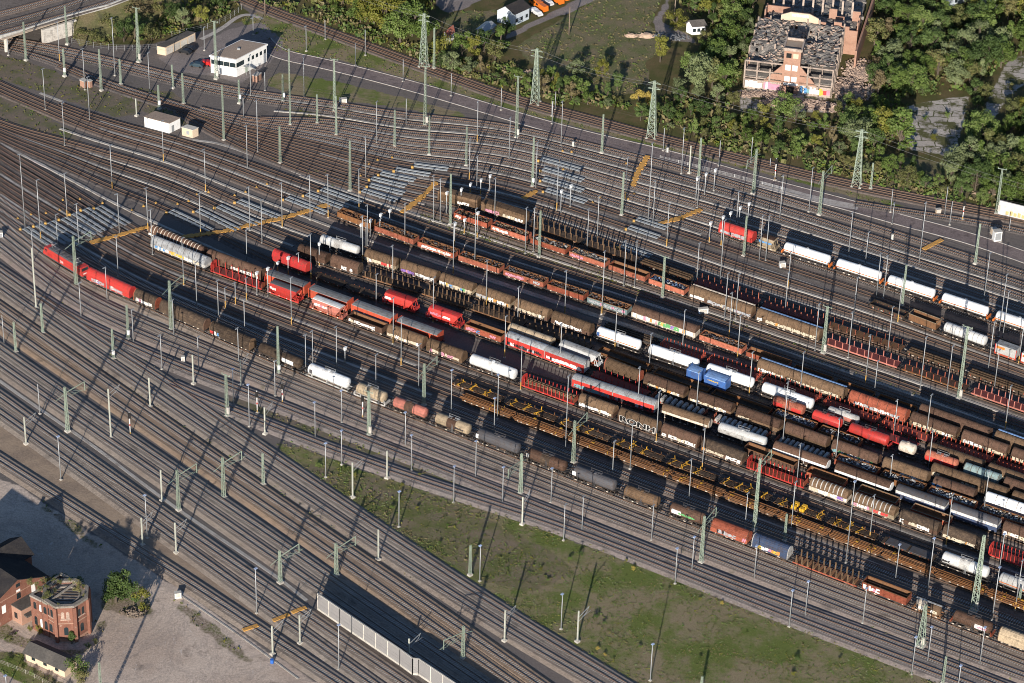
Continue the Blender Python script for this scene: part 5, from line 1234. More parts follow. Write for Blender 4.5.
def build_wagons():
    """number the wagons of every row from its left end, place each on its track"""
    cnt = {}; LM = []
    rows = {}
    for w in WAGONS:
        if w: rows.setdefault(w[0], []).append(w)
    seed = 0
    for row, ws in rows.items():
        ws.sort(key=lambda w: w[2]); T = TR[row]
        for k, (_, kind, x0, x1, desc, lm, kw) in enumerate(ws):
            seed += 1
            s0, s1 = t_at(T, x0), t_at(T, x1)
            if x1 > 1080: continue
            p0, p1 = t_pt(T, s0), t_pt(T, s1); mid = (p0 + p1) / 2; d = p1 - p0; L = float(np.linalg.norm(d))
            rz = math.atan2(d[1], d[0])
            label = '%s, %s in %s' % (desc, ORD[k], ROWNAME[row]) if kind != 'loco' else 'red electric locomotive with dark roof at the head of the nearest train'
            t = thing(NAMES[kind], label, 'locomotive' if kind == 'loco' else 'freight wagon', (mid[0], mid[1], T.zr), rz, 'freight wagons in the yard' if kind != 'loco' else None)
            if 'seed' not in kw and kind in ('covered', 'tarp', 'tank', 'open', 'hopper', 'trans'): kw['seed'] = seed * 7
            if kind in ('rails',): L -= 0.0
            body = L - 0.9 if kind not in ('rails',) else L - 0.9
            BUILD[kind](t, max(4.0, body), **kw)
            if desc.endswith('RONH'):
                lettering(t, 'RONH', -L * .42, 1.36, 2.1, gmat('w', SPRAY['w']), y=-1.475, off=.15, sx=1.72, name='graffiti')
                lettering(t, 'RONH', -L * .42, 1.40, 2.05, M_BLACK, y=-1.50, off=.085, sx=1.75, name='graffiti')
            if kind == 'container':
                c = thing('freight_container', 'grey freight container with orange panel on a red frame wagon' if x0 < 1010 else 'white freight container with orange panel at the yard edge', 'container', (mid[0], mid[1], T.zr + 1.28), rz)
                l = body - .3; b = MB(); b.box((0, 0, 1.3), (l, 2.44, 2.58)); 
                for i in range(int(l / .6)): b.box((-l / 2 + .4 + i * .6, -1.23, 1.3), (.2, .04, 2.3))
                b.obj('shell', cm('lightgrey'), c)
                b = MB(); b.box((0, 0, 2.62), (l - .05, 2.4, .06)); 
                for i in range(int(l / .6)): b.box((-l / 2 + .4 + i * .6, 0, 2.66), (.25, 2.3, .04))
                b.obj('roof', cm('grey'), c)
                b = MB(); b.box((-l * .25, -1.27, 1.8), (l * .4, .02, .7)); b.obj('panel', cm('orange'), c)
                b = MB()
                for x in (-l / 2, l / 2):
                    for y in (-1.2, 1.2): b.box((x, y, 1.3), (.16, .16, 2.62))
                b.obj('corner_post', cm('red'), c)
            if lm: LM.append((lm, Vector((mid[0], mid[1], 0))))
    return LM
LANDMARKS = build_wagons()
# ------------------------------------------------------------------ buildings and walls
def brick_mat(name, c1, c2, mortar, sc=1.0):
    m, n, b = newmat(name)
    tc = n.new("ShaderNodeTexCoord").outputs['Object']
    v = n.new("ShaderNodeVectorMath", operation='ADD')
    sx = n.new("ShaderNodeSeparateXYZ"); n.link(tc, sx.inputs[0]); cx = n.new("ShaderNodeCombineXYZ")
    n.link(n.math('ADD', sx.outputs[0], sx.outputs[1]), cx.inputs[0]); n.link(sx.outputs[2], cx.inputs[1])
    bk = n.new("ShaderNodeTexBrick"); n.link(cx.outputs[0], bk.inputs['Vector']); bk.inputs['Scale'].default_value = 2.2 * sc
    bk.inputs['Color1'].default_value = (*c1, 1); bk.inputs['Color2'].default_value = (*c2, 1); bk.inputs['Mortar'].default_value = (*mortar, 1); bk.inputs['Mortar Size'].default_value = .02
    c = n.mix(n.math('MULTIPLY', n.rng(n.noise(tc, .35, 5, .65), .45, .7), .55), bk.outputs[0], tuple(x * .5 for x in c1))
    c = n.mix(n.math('MULTIPLY', n.rng(n.noise(tc, .8, 4, .7), .6, .72), .5), c, (.42, .34, .28))
    n.link(c, b.inputs['Base Color']); b.inputs['Roughness'].default_value = .9; b.inputs['Specular IOR Level'].default_value = .2
    return m
M_BRICK = brick_mat('red_brick', (.25, .095, .062), (.19, .075, .052), (.22, .165, .13))
M_BRICKP = brick_mat('pale_brick', (.40, .215, .15), (.33, .175, .125), (.35, .28, .22))
M_SLATE = paint('roof_slate', (.03, .028, .03), .9, .35, dirt=(.06, .052, .046), amount=.6, scale=.4, spec=.08)
M_FELT = paint('roof_felt', (.085, .078, .072), .9, .3, dirt=(.14, .125, .11), amount=.6, scale=.3, streak=False, spec=.1)
M_ROOFG = paint('roof_gravel', (.30, .23, .18), .95, .3, dirt=(.22, .17, .14), streak=False, scale=.3)
M_RENDER = paint('white_render', (.80, .79, .77), .8, .08, dirt=(.55, .52, .48), amount=.35, rand=.02)
M_RENDERL = paint('bluish_render', (.50, .55, .60), .8, .12, dirt=(.36, .38, .4), amount=.4, rand=.02)
M_BEIGE = paint('beige_panel', (.60, .47, .34), .8, .1, dirt=(.4, .32, .25), rand=.02)
M_RUIN = paint('ruin_concrete', (.42, .335, .28), .95, .4, dirt=(.15, .12, .10), amount=.8, scale=.5)
M_RUBBLE = paint('rubble_stone', (.46, .34, .27), .95, .5, dirt=(.2, .15, .13), amount=.7, scale=.6, streak=False)
M_ROOFRUIN = paint('ruin_roof', (.24, .215, .19), .95, .5, dirt=(.05, .048, .046), amount=.8, scale=.35, streak=False)
M_TERRA = paint('terracotta', (.36, .12, .08), .9, .3)

def quad_xy(a, b, c):
    """corners of a rectangular footprint from three neighbours a-b-c"""
    d = a + c - b
    return [a, b, c, d]
def wall_frame(p, q):
    d = (q - p); L = d.length; d = d / L; return d, Vector((d.y, -d.x, 0)), L
def wall_quads(mb, p, q, rects, z=None, out=.02, t=.06):
    """little boxes standing proud of the wall p-q; rects = (u0, u1, z0, z1) with u in metres"""
    d, nrm, L = wall_frame(p, q)
    for u0, u1, z0, z1 in rects:
        c = p + d * ((u0 + u1) / 2) + nrm * (out); mb.box((c.x, c.y, (z0 + z1) / 2), (u1 - u0, t, z1 - z0), math.atan2(d.y, d.x))
def ccw(pts):
    a = sum(pts[i].x * pts[(i + 1) % len(pts)].y - pts[(i + 1) % len(pts)].x * pts[i].y for i in range(len(pts)))
    return pts if a > 0 else pts[::-1]
def rel(pts, o): return [(p.x - o.x, p.y - o.y) for p in pts]
def local(t, pts):
    o = t.location; return [Vector((p.x - o.x, p.y - o.y, 0)) for p in pts]
def inset(pts, f):
    c = sum((p for p in pts), Vector((0, 0, 0))) / len(pts); return [c + (p - c) * f for p in pts]
def gable(mb, p, q, r, s, z0, z1, over=.3):
    """pitched roof over the rectangle p-q-r-s, ridge from the middle of p-q to the middle of r-s"""
    m0, m1 = (p + q) / 2, (r + s) / 2; ax = (m1 - m0).normalized(); ac = (q - p).normalized()
    p, q = p - ax * over - ac * over, q - ax * over + ac * over; r, s = r + ax * over + ac * over, s + ax * over - ac * over
    m0, m1 = m0 - ax * over, m1 + ax * over; th = .18
    for e0, e1, a, b in ((p, s, m0, m1), (q, r, m0, m1)):
        v = [(e0.x, e0.y, z0 - .1), (e1.x, e1.y, z0 - .1), (b.x, b.y, z1), (a.x, a.y, z1)]
        mb.add(v + [(x, y, z + th) for x, y, z in v], [(0, 1, 2, 3), (7, 6, 5, 4), (0, 4, 5, 1), (1, 5, 6, 2), (2, 6, 7, 3), (3, 7, 4, 0)])

# --- signal box
def signal_box():
    Lp, Fp, Rp = G(211, 72.5), G(236.5, 77.0), G(267, 61.5); fp = quad_xy(Lp, Fp, Rp)
    t = thing('signal_box', 'white two-storey signal box with wrap-around control room windows', 'signal box', Fp)
    a, b, c, d = local(t, fp)
    m = MB(); m.poly(rel([a, b, c, d], Vector((0, 0, 0))), 0, 5.6); m.obj('wall', M_RENDER, t)
    m = MB(); q = inset([a, b, c, d], 1.05); m.poly(rel(q, Vector((0, 0, 0))), 5.6, 6.1)
    m.obj('roof_edge', M_RENDER, t)
    m = MB(); q = inset([a, b, c, d], .97); m.poly(rel(q, Vector((0, 0, 0))), 6.1, 6.16); m.obj('roof', M_ROOFG, t)
    m = MB(); l = (b - a).length; wall_quads(m, a, b, [(.2, l - .1, 3.2, 4.7)], out=.05, t=.1); l2 = (c - b).length; wall_quads(m, b, c, [(.1, 3.4, 3.2, 4.7)], out=.05, t=.1)
    cw = m.obj('control_window', M_GLASS, t)
    m = MB()
    for k in range(5): wall_quads(m, a, b, [(.2 + k * (l - .3) / 4 - .04, .2 + k * (l - .3) / 4 + .04, 3.2, 4.7)], out=.12, t=.06)
    m.obj('mullion', M_RENDER, cw)
    for k in range(5):
        u = 5.2 + k * (l2 - 6.6) / 4.0
        m = MB(); wall_quads(m, b, c, [(u, u + 1.0, 3.3, 4.6)], out=.02, t=.05); w = m.obj('window', M_GLASS, t)
    m = MB(); wall_quads(m, b, c, [(4.0, 5.0, 0, 2.2)], out=.02); m.obj('door', M_GREEN, t)
    m = MB(); dd, nn, _ = wall_frame(b, c)
    for k in range(9):
        p = b + dd * (4.4 + k * .35) + nn * .9; m.box((p.x, p.y, 2.7 - k * .3), (.36, 1.2, .08), math.atan2(dd.y, dd.x))
    p = b + dd * 3.6 + nn * .9; m.box((p.x, p.y, 2.75), (1.6, 1.4, .1), math.atan2(dd.y, dd.x))
    for u in (2.9, 4.3): q = b + dd * u + nn * 1.5; m.bar((q.x, q.y, 0), (q.x, q.y, 3.7), .08)
    m.obj('outside_stair', M_STEEL, t)
    m = MB(); p = (a + b + c + d) / 4; m.box((p.x, p.y, 6.4), (.9, .6, .5)); m.obj('roof_vent', M_STEEL, t)
    return t
signal_box(); LANDMARKS.append(('the white signal box', (G(236, 70))))
def box_hut(name, label, cat, px3, h, wall, roof, over=.12, doors=0, door_mat=None, lm=None):
    fp = quad_xy(*[G(x, y) for x, y in px3]); t = thing(name, label, cat, fp[1]); a, b, c, d = local(t, fp)
    m = MB(); m.poly(rel([a, b, c, d], Vector((0, 0, 0))), 0, h); m.obj('wall', wall, t)
    m = MB(); q = [p + (p - (a + b + c + d) / 4).normalized() * over * 1.6 for p in (a, b, c, d)]; m.poly(rel(q, Vector((0, 0, 0))), h, h + .16, bottom=True); m.obj('roof', roof, t)
    l = (c - b).length
    for k in range(doors):
        m = MB(); u = .4 + k * (l - .4) / doors; wall_quads(m, b, c, [(u, u + (l - .4) / doors - .5, .1, h - .5)]); m.obj('door', door_mat or M_STEEL, t)
    if lm: LANDMARKS.append((lm, fp[1].copy()))
    return t, (a, b, c, d)
box_hut('garage', 'long beige flat-roofed garage row beside the parked black cars', 'garage', [(157.4, 54), (165.8, 55.6), (195.5, 41)], 2.9, M_BEIGE, M_FELT, doors=4, door_mat=M_CONC, lm='the beige garage row')
t, (a, b, c, d) = box_hut('relay_hut', 'large white flat-roofed relay hut among the tracks', 'hut', [(144.7, 127), (169.3, 133.5), (180.5, 128)], 3.4, M_RENDER, M_ROOFG, lm='the white relay hut')
m = MB(); wall_quads(m, b, c, [(1.0, 2.0, 0, 2.2)]); m.obj('door', M_STEEL, t)
t, (a, b, c, d) = box_hut('relay_hut', 'small cream relay hut with grey vent next to white hut', 'hut', [(182, 135.3), (192.7, 138.2), (198.5, 135.8)], 2.7, M_BEIGE, M_CONC)
m = MB(); wall_quads(m, a, b, [(1.6, 2.6, .8, 2.0)]); m.obj('vent', M_STEEL, t)
for px3, lab in (([(80.2, 86.5), (85, 88.5), (88, 86.5)], 'pinkish brick cable booth beside a green mast'), ([(87.5, 87), (90, 88.2), (92.5, 87)], 'narrow pinkish cable booth touching a wider one'), ([(252.6, 81.5), (257, 82.6), (261.5, 79.5)], 'small brick booth by the signal box stair')):
    box_hut('cable_booth', lab, 'booth', px3, 2.2, M_BRICKP, M_CONC)
CAB = [((343, 102.5), (2.2, 1.3, 1.3), 'white equipment cabinet on the lawn edge'), ((782, 267.5), (1.6, 1.2, 1.6), 'white equipment cabinet in front of the upper white tank row'), ((703, 313.5), (2.6, 1.0, 1.6), 'white equipment cabinet below the tan covered wagon'),
       ((183, 361.5), (.9, .6, 1.5), 'white cabinet post between the curved tracks at left'), ((993.5, 233.5), (1.6, 1.2, 1.7), 'beige trackside cabinet near the graffiti wall'), ((996.5, 240), (2.2, 1.8, 3.0), 'tall white transformer kiosk beside the road'), ((938, 213.5), (1.4, 1.0, 1.4), 'cream cabinet beside the main line at right'),
       ((178, 597.5), (1.5, .9, 1.4), 'white concrete block at the edge of the dirt lot'), ((0, 238), (1.6, 1.2, 1.9), 'white cabinet at the far left of the yard'), ((892, 239.5), (.5, .5, 1.6), 'white marker post beside an upper track'), ((573, 146.5), (.5, .5, 1.5), 'white marker post by the grey retarders'), ((667, 152), (.6, .6, 1.4), 'white marker post by the road under trees')]
for (x, y), (a, b, h), lab in CAB:
    p = G(x, y); t = thing('equipment_cabinet', lab, 'cabinet', p, .25)
    m = MB(); m.box((0, 0, h / 2 + .1), (a, b, h)); m.obj('body', M_WHITE if 'beige' not in lab and 'cream' not in lab else M_BEIGE, t)
    m = MB(); m.box((0, 0, h + .14), (a + .14, b + .14, .1)); m.obj('lid', M_CONC, t)
    m = MB(); m.box((0, -b / 2 - .015, h / 2 + .15), (a * .8, .03, h * .75)); m.obj('door', M_STEEL if h > 1.6 else M_CONC, t)
    m = MB(); m.box((0, 0, .05), (a + .3, b + .3, .12)); m.obj('plinth', M_CONC, t)

# --- octagonal brick tower with its lower annexes
def arched(mb, p, q, u, w, z0, z1, out=.03):
    d, nrm, L = wall_frame(p, q); c = p + d * u; vs = []
    prf = [(-w / 2, z0), (w / 2, z0), (w / 2, z1 - w / 2)] + [(w / 2 * math.cos(a), z1 - w / 2 + w / 2 * math.sin(a)) for a in np.linspace(0, math.pi, 7)[1:-1]] + [(-w / 2, z1 - w / 2)]
    for x, z in prf: e = c + d * x + nrm * out; vs.append((e.x, e.y, z))
    mb.add(vs, [tuple(range(len(vs)))])
M_PARAPET = paint('weathered_coping', (.27, .235, .205), .95, .4, dirt=(.10, .10, .06), amount=.8, scale=.7, streak=False)
def octagon():
    C = G(68, 628.0); R = 5.4
    t = thing('brick_tower', 'roofless octagonal red brick tower with arched windows and weeds on top', 'tower', C); H = 10.0
    n = 8; a0 = math.radians(-90 - 22.5 + 6)
    ring = [Vector((R * math.cos(a0 + k * math.pi / 4), R * math.sin(a0 + k * math.pi / 4), 0)) for k in range(n)]
    # a straight wing runs back to the left
    ax = Vector((-0.83, 0.56, 0)); nr = Vector((.56, .83, 0)) * R * .95
    w0, w1 = -nr * 1.0 + ax * 1.0, nr + ax * 1.0
    wing = [w0, w0 + ax * 5.2, w1 + ax * 5.2, w1]
    def shell(pts, z0, z1, th, name, mat):
        m = MB(); c = sum(pts, Vector((0, 0, 0))) / len(pts); k = len(pts)
        inn = [p + (c - p).normalized() * th for p in pts]
        vs = [(p.x, p.y, z0) for p in pts] + [(p.x, p.y, z1) for p in pts] + [(p.x, p.y, z1) for p in inn] + [(p.x, p.y, z0) for p in inn]
        fs = []
        for i in range(k):
            j = (i + 1) % k
            for lv in range(3): fs.append((lv * k + i, lv * k + j, (lv + 1) * k + j, (lv + 1) * k + i))
        m.add(vs, fs); return m.obj(name, mat, t)
    shell(ring, 0.9, H, .6, 'wall', M_BRICK); shell(ring, 0, .9, .75, 'plinth', M_BRICKP)
    shell([p * 1.045 for p in ring], H - .1, H + .45, .95, 'parapet', M_PARAPET); shell([p * 1.025 for p in ring], 5.2, 5.45, .2, 'string_course', M_BRICKP)
    shell(wing, 0, H - .3, .6, 'wing_wall', M_BRICK); shell([p + (p - sum(wing, Vector()) / 4) * .03 for p in wing], H - .4, H + .1, .8, 'parapet', M_PARAPET)
    m = MB(); m.poly([(p.x * .93, p.y * .93) for p in ring], H - .55, H - .45); m.obj('inner_floor', M_ROOFRUIN, t)
    m = MB(); m.poly([(p.x, p.y) for p in inset(wing, .9)], H - .9, H - .7); m.obj('wing_roof', M_ROOFRUIN, t)
    m = MB(); 
    for k in range(7): y = -3.0 + k * 1.0; l = math.sqrt(max(0, 9.5 - y * y)); m.bar((-l, y, H - .38), (l, y, H - .38), .16)
    m.obj('beam', M_BOGIE, t)
    m = MB()
    for k in range(20):
        a = 2 * math.pi * k / 20; m.bar((3.2 * math.cos(a), 3.2 * math.sin(a), H - .35), (3.2 * math.cos(a + .33), 3.2 * math.sin(a + .33), H - .35), .4, .3)
    m.obj('roof_ring', M_PARAPET, t)
    for k in range(n):
        p, q = ring[k], ring[(k + 1) % n]; l = (q - p).length
        for u in (.36, .64):
            m = MB(); arched(m, p, q, l * u, .75, 6.6, 8.6); m.obj('window', M_GLASS if k % 3 else M_RUBBLE, t)
        m = MB(); arched(m, p, q, l * .5, 1.0, 1.9, 4.2); m.obj('window', M_GLASS, t)
        m = MB(); wall_quads(m, p, q, [(l * .22, l * .78, 6.3, 6.55)], out=.06, t=.16); m.obj('sill', M_RUBBLE, t)
        m = MB(); e = p * 1.03; m.box((e.x, e.y, H / 2), (.75, .75, H - .2), math.atan2(e.y, e.x)); m.obj('corner_pier', M_BRICK, t)
    p, q = wing[0], wing[1]; l = (q - p).length
    for u in (.25, .6, .85):
        for z0, z1 in ((6.6, 8.6), (2.0, 4.4)):
            m = MB(); arched(m, q, p, l * u, .9, z0, z1); m.obj('window', M_GLASS if u != .6 else M_RENDER, t)
    LANDMARKS.append(('the octagonal brick tower', C.copy())); return t
octagon()
def brick_house():
    # gable end faces the camera side, the long body runs off to the upper left
    B = G(47, 600); A = G(-9, 632); back = (G(20, 560) - G(47, 600)); back = Vector((-(B - A).y, (B - A).x, 0)).normalized() * 20
    t = thing('brick_house', 'large red brick house with black slate gable roof beside the octagonal tower', 'house', B)
    a, b, c, d = local(t, [A, B, B + back, A + back]); ze, zr = 7.0, 10.8
    m = MB(); m.poly(rel([a, b, c, d], Vector((0, 0, 0))), 0, ze); 
    mid = (a + b) / 2; mid2 = (c + d) / 2
    m.add([(a.x, a.y, ze), (b.x, b.y, ze), (mid.x, mid.y, zr)], [(0, 1, 2)]); m.add([(d.x, d.y, ze), (c.x, c.y, ze), (mid2.x, mid2.y, zr)], [(2, 1, 0)])
    m.obj('wall', M_BRICK, t)
    m = MB(); gable(m, a, b, c, d, ze, zr, .6); hr_ = m.obj('roof', M_SLATE, t)
    l = (b - a).length
    for u, z0, z1, mt in ((.25, 3.2, 5.4, M_RENDER), (.52, 5.0, 6.6, M_GLASS), (.52, 6.7, 7.6, M_RENDER), (.78, 4.6, 6.8, M_RENDER), (.52, 8.4, 9.3, M_GLASS), (.14, 3.2, 5.2, M_RENDER)):
        m = MB(); wall_quads(m, a, b, [(l * u - .55, l * u + .55, z0, z1)]); m.obj('window', mt, t)
    m = MB(); wall_quads(m, a, b, [(0, l, ze - .25, ze)], out=.05, t=.12); m.obj('cornice', M_BRICKP, t)
    # cross wing
    e = b + (c - b).normalized() * 9; f = b + (c - b).normalized() * 17; o = (b - a).normalized() * 6
    m = MB(); m.poly(rel([e - o, e + o * .55, f + o * .55, f - o], Vector((0, 0, 0))), 0, 6.8); m.obj('wing_wall', M_BRICK, t)
    m = MB(); gable(m, f + o * .55, e + o * .55, e - o, f - o, 6.8, 9.6, .5); m.obj('wing_roof', M_SLATE, t)
    m = MB(); p = mid2 * .5 + mid * .5; m.box((p.x, p.y, zr + .6), (.9, .7, 1.8)); m.obj('chimney', M_BRICK, hr_)
    LANDMARKS.append(('the large brick house', B.copy()))
    # low annexe in front
    p0, p1, p2 = G(-3, 632), G(21, 626), G(36, 612); t2 = thing('brick_annexe', 'low annexe with flat dark roof and pinkish brick walls in front of the brick house', 'annexe', p1)
    q = local(t2, [G(3, 614), G(22.5, 625.5), G(38.5, 617), G(27, 598)])
    m = MB(); m.poly(rel(ccw(q), Vector((0, 0, 0))), 0, 4.4); m.obj('wall', M_BRICKP, t2)
    m = MB(); m.poly(rel(ccw(inset(q, 1.05)), Vector((0, 0, 0))), 4.4, 4.62, bottom=True); m.obj('roof', M_FELT, t2)
    l = (q[1] - q[0]).length
    for u in (.3, .7):
        m = MB(); wall_quads(m, q[0], q[1], [(l * u - .5, l * u + .5, .4 if u < .5 else 1.2, 2.8)]); m.obj('window' if u > .5 else 'door', M_WHITE if u < .5 else M_GLASS, t2)
    m = MB(); l2 = (q[2] - q[1]).length; wall_quads(m, q[1], q[2], [(.6, l2 - .6, 2.6, 3.0)], out=.6, t=1.4); m.obj('canopy', M_FELT, t2)
brick_house()
def shed():
    a, b, c = G(26, 660), G(65, 677.5), G(77, 667.5); fp = quad_xy(a, b, c); t = thing('shed', 'long low shed with grey pitched felt roof and cream walls', 'shed', b)
    a, b, c, d = local(t, fp); m = MB(); m.poly(rel([a, b, c, d], Vector((0, 0, 0))), 0, 2.3)
    m1, m2 = (b + c) / 2, (a + d) / 2; m.add([(b.x, b.y, 2.3), (c.x, c.y, 2.3), (m1.x, m1.y, 3.7)], [(0, 1, 2)]); m.add([(a.x, a.y, 2.3), (d.x, d.y, 2.3), (m2.x, m2.y, 3.7)], [(2, 1, 0)])
    m.obj('wall', M_BEIGE, t); m = MB(); gable(m, c, b, a, d, 2.3, 3.7, .5); m.obj('roof', M_FELT, t)
    l = (b - a).length; m = MB()
    for u in (.2, .5, .8): wall_quads(m, a, b, [(l * u - .5, l * u + .5, .9, 1.8)])
    m.obj('window', M_GLASS, t); LANDMARKS.append(('the low shed', b + t.location))
shed()
# --- noise barrier
def barrier(name, label, cat, base, h, pmat, postmat, step=4.0, th=.18, plinth=True, lm=None):
    P = [G(x, y) for x, y in base]; t = thing(name, label, cat, P[0]); o = P[0]
    mp, mq, mk, mc = MB(), MB(), MB(), MB()
    for i in range(len(P) - 1):
        a, b = P[i] - o, P[i + 1] - o; d = (b - a); L = d.length; d.normalize(); n = max(1, round(L / step))
        for k in range(n):
            p, q = a + d * (L * k / n + .12), a + d * (L * (k + 1) / n - .12)
            mp.bar((p.x, p.y, h / 2 + .15), (q.x, q.y, h / 2 + .15), th, h - .3)
            for z in np.arange(.6, h - .2, .5): mc.bar((p.x, p.y, z), (q.x, q.y, z), th + .05, .06)
            if plinth: mk.bar((p.x, p.y, .3), (q.x, q.y, .3), th + .16, .6)
            e = a + d * (L * k / n); mq.bar((e.x, e.y, 0), (e.x, e.y, h + .1), .26, .26)
        mq.bar((a.x, a.y, h + .06), (b.x, b.y, h + .06), th + .1, .12)
        mq.bar((b.x, b.y, 0), (b.x, b.y, h + .1), .26, .26)
    mp.obj('panel', pmat, t); mq.obj('post', postmat, t); mc.obj('rail', pmat, t)
    if plinth: mk.obj('plinth', M_CONC, t)
    if lm: LANDMARKS.append((lm, (P[0] + P[-1]) / 2))
    return t
M_PANEL = paint('barrier_panel', (.25, .24, .238), .7, .15, dirt=(.30, .28, .27), amount=.5, rand=.05)
barrier('noise_barrier', 'grey panelled noise barrier with white posts between the main lines', 'barrier', [(318, 609.5), (340, 624.6), (400, 665.3), (412.5, 674.5), (418.5, 675), (455, 699.5), (520, 744)], 4.7, M_PANEL, M_CONC, 4.0, lm='the grey noise barrier')
P = [G(998, 214.5), G(1024, 221), G(1075, 234)]
t = thing('retaining_wall', 'pale concrete wall with faded yellow graffiti at the right edge', 'wall', P[0])
m = MB()
for i in range(2): a, b = P[i] - P[0], P[i + 1] - P[0]; m.bar((a.x, a.y, 2.4), (b.x, b.y, 2.4), .4, 4.8)
m.obj('wall', paint('wall_concrete', (.55, .53, .52), .85, .15, dirt=(.36, .34, .33), rand=.02), t)
m = MB(); d, nn, L = wall_frame(P[0] - P[0], P[1] - P[0])
for k in range(6): wall_quads(m, P[0] - P[0], P[1] - P[0], [(2.2 + k * 1.2, 3.1 + k * 1.2, .8, 1.9 + .3 * (k % 2))], out=.24, t=.03)
m.obj('graffiti', gmat('c2', (.62, .45, .2)), t)
# --- raised deck with abutment at the top left
def deck():
    z = 5.9; edge = [(-60, 56), (-10, 40), (20, 32), (58, 19.8), (88, 11.5), (107, 6.5), (140, -6), (200, -34)]
    low = [G(x, y, z) for x, y in edge]; up = [G(x, y, z) for x, y in [(200, -80), (-60, -30)]]
    o = Vector((low[1].x, low[1].y, 0.0)); t = thing('railway_viaduct', 'raised railway viaduct with pale parapet crossing the top corner', 'viaduct', o); pts = [(p.x - o.x, p.y - o.y) for p in low + up]
    m = MB(); m.poly(pts, 4.9, z, bottom=True); m.obj('deck', ballast_mat('deck_ballast', (.15, .13, .12), (.18, .155, .14)), t)
    m = MB(); 
    for i in range(len(low) - 1): a, b = low[i] - o, low[i + 1] - o; m.bar((a.x, a.y, z + .1), (b.x, b.y, z + .1), .5, 1.3)
    m.obj('parapet', paint('parapet_concrete', (.43, .42, .40), .85, .15, rand=.02), t)
    m = MB(); a, b = G(0, 38.5, z) - o, G(62, 18.8, z) - o; dd = (b - a).normalized(); nn = Vector((dd.y, -dd.x, 0)) * 1.0
    m.bar((a.x + nn.x, a.y + nn.y, z + .05), (b.x + nn.x, b.y + nn.y, z + .05), 1.1, .12); m.obj('service_walk', M_BEIGE, t)
    m = MB(); a, b = G(40, 26, z) - o, G(74, 15.6, z) - o; nn = Vector(((b - a).y, -(b - a).x, 0)).normalized() * .9
    a, b = a + nn, b + nn; m.bar((a.x, a.y, 2.5), (b.x, b.y, 2.5), 1.0, 5.0); m.obj('abutment', paint('abutment_stone', (.56, .52, .47), .9, .3, dirt=(.22, .2, .18), amount=.7), t)
    m = MB()
    for x in (-30, 2): p = G(x, 39.6 - x * .33, z) - o; m.cyl((p.x + .5, p.y + 3, 0), (p.x + .5, p.y + 3, 4.9), .6, 10)
    m.obj('pier', M_CONC, t)
    edge2 = [G(x, y, z) - o for x, y in ((72, 16), (88, 11.5), (107, 6.5), (140, -6), (200, -34))]; n_ = len(edge2); vs = []
    for p in edge2: vs.append((p.x, p.y, 5.3))
    for p in edge2: vs.append((p.x + 3.5, p.y - 9.5, -.05))
    q = MB(); q.add(vs, [(i, n_ + i, n_ + i + 1, i + 1) for i in range(n_ - 1)]); e0 = vs[0]; q.add([e0, (e0[0], e0[1], -.05), vs[n_]], [(0, 1, 2)])
    q.obj('embankment', ballast_mat('slope_earth', (.10, .115, .04), (.17, .14, .075), .6), t)
    LANDMARKS.append(('the raised viaduct', G(40, 40)))
deck()
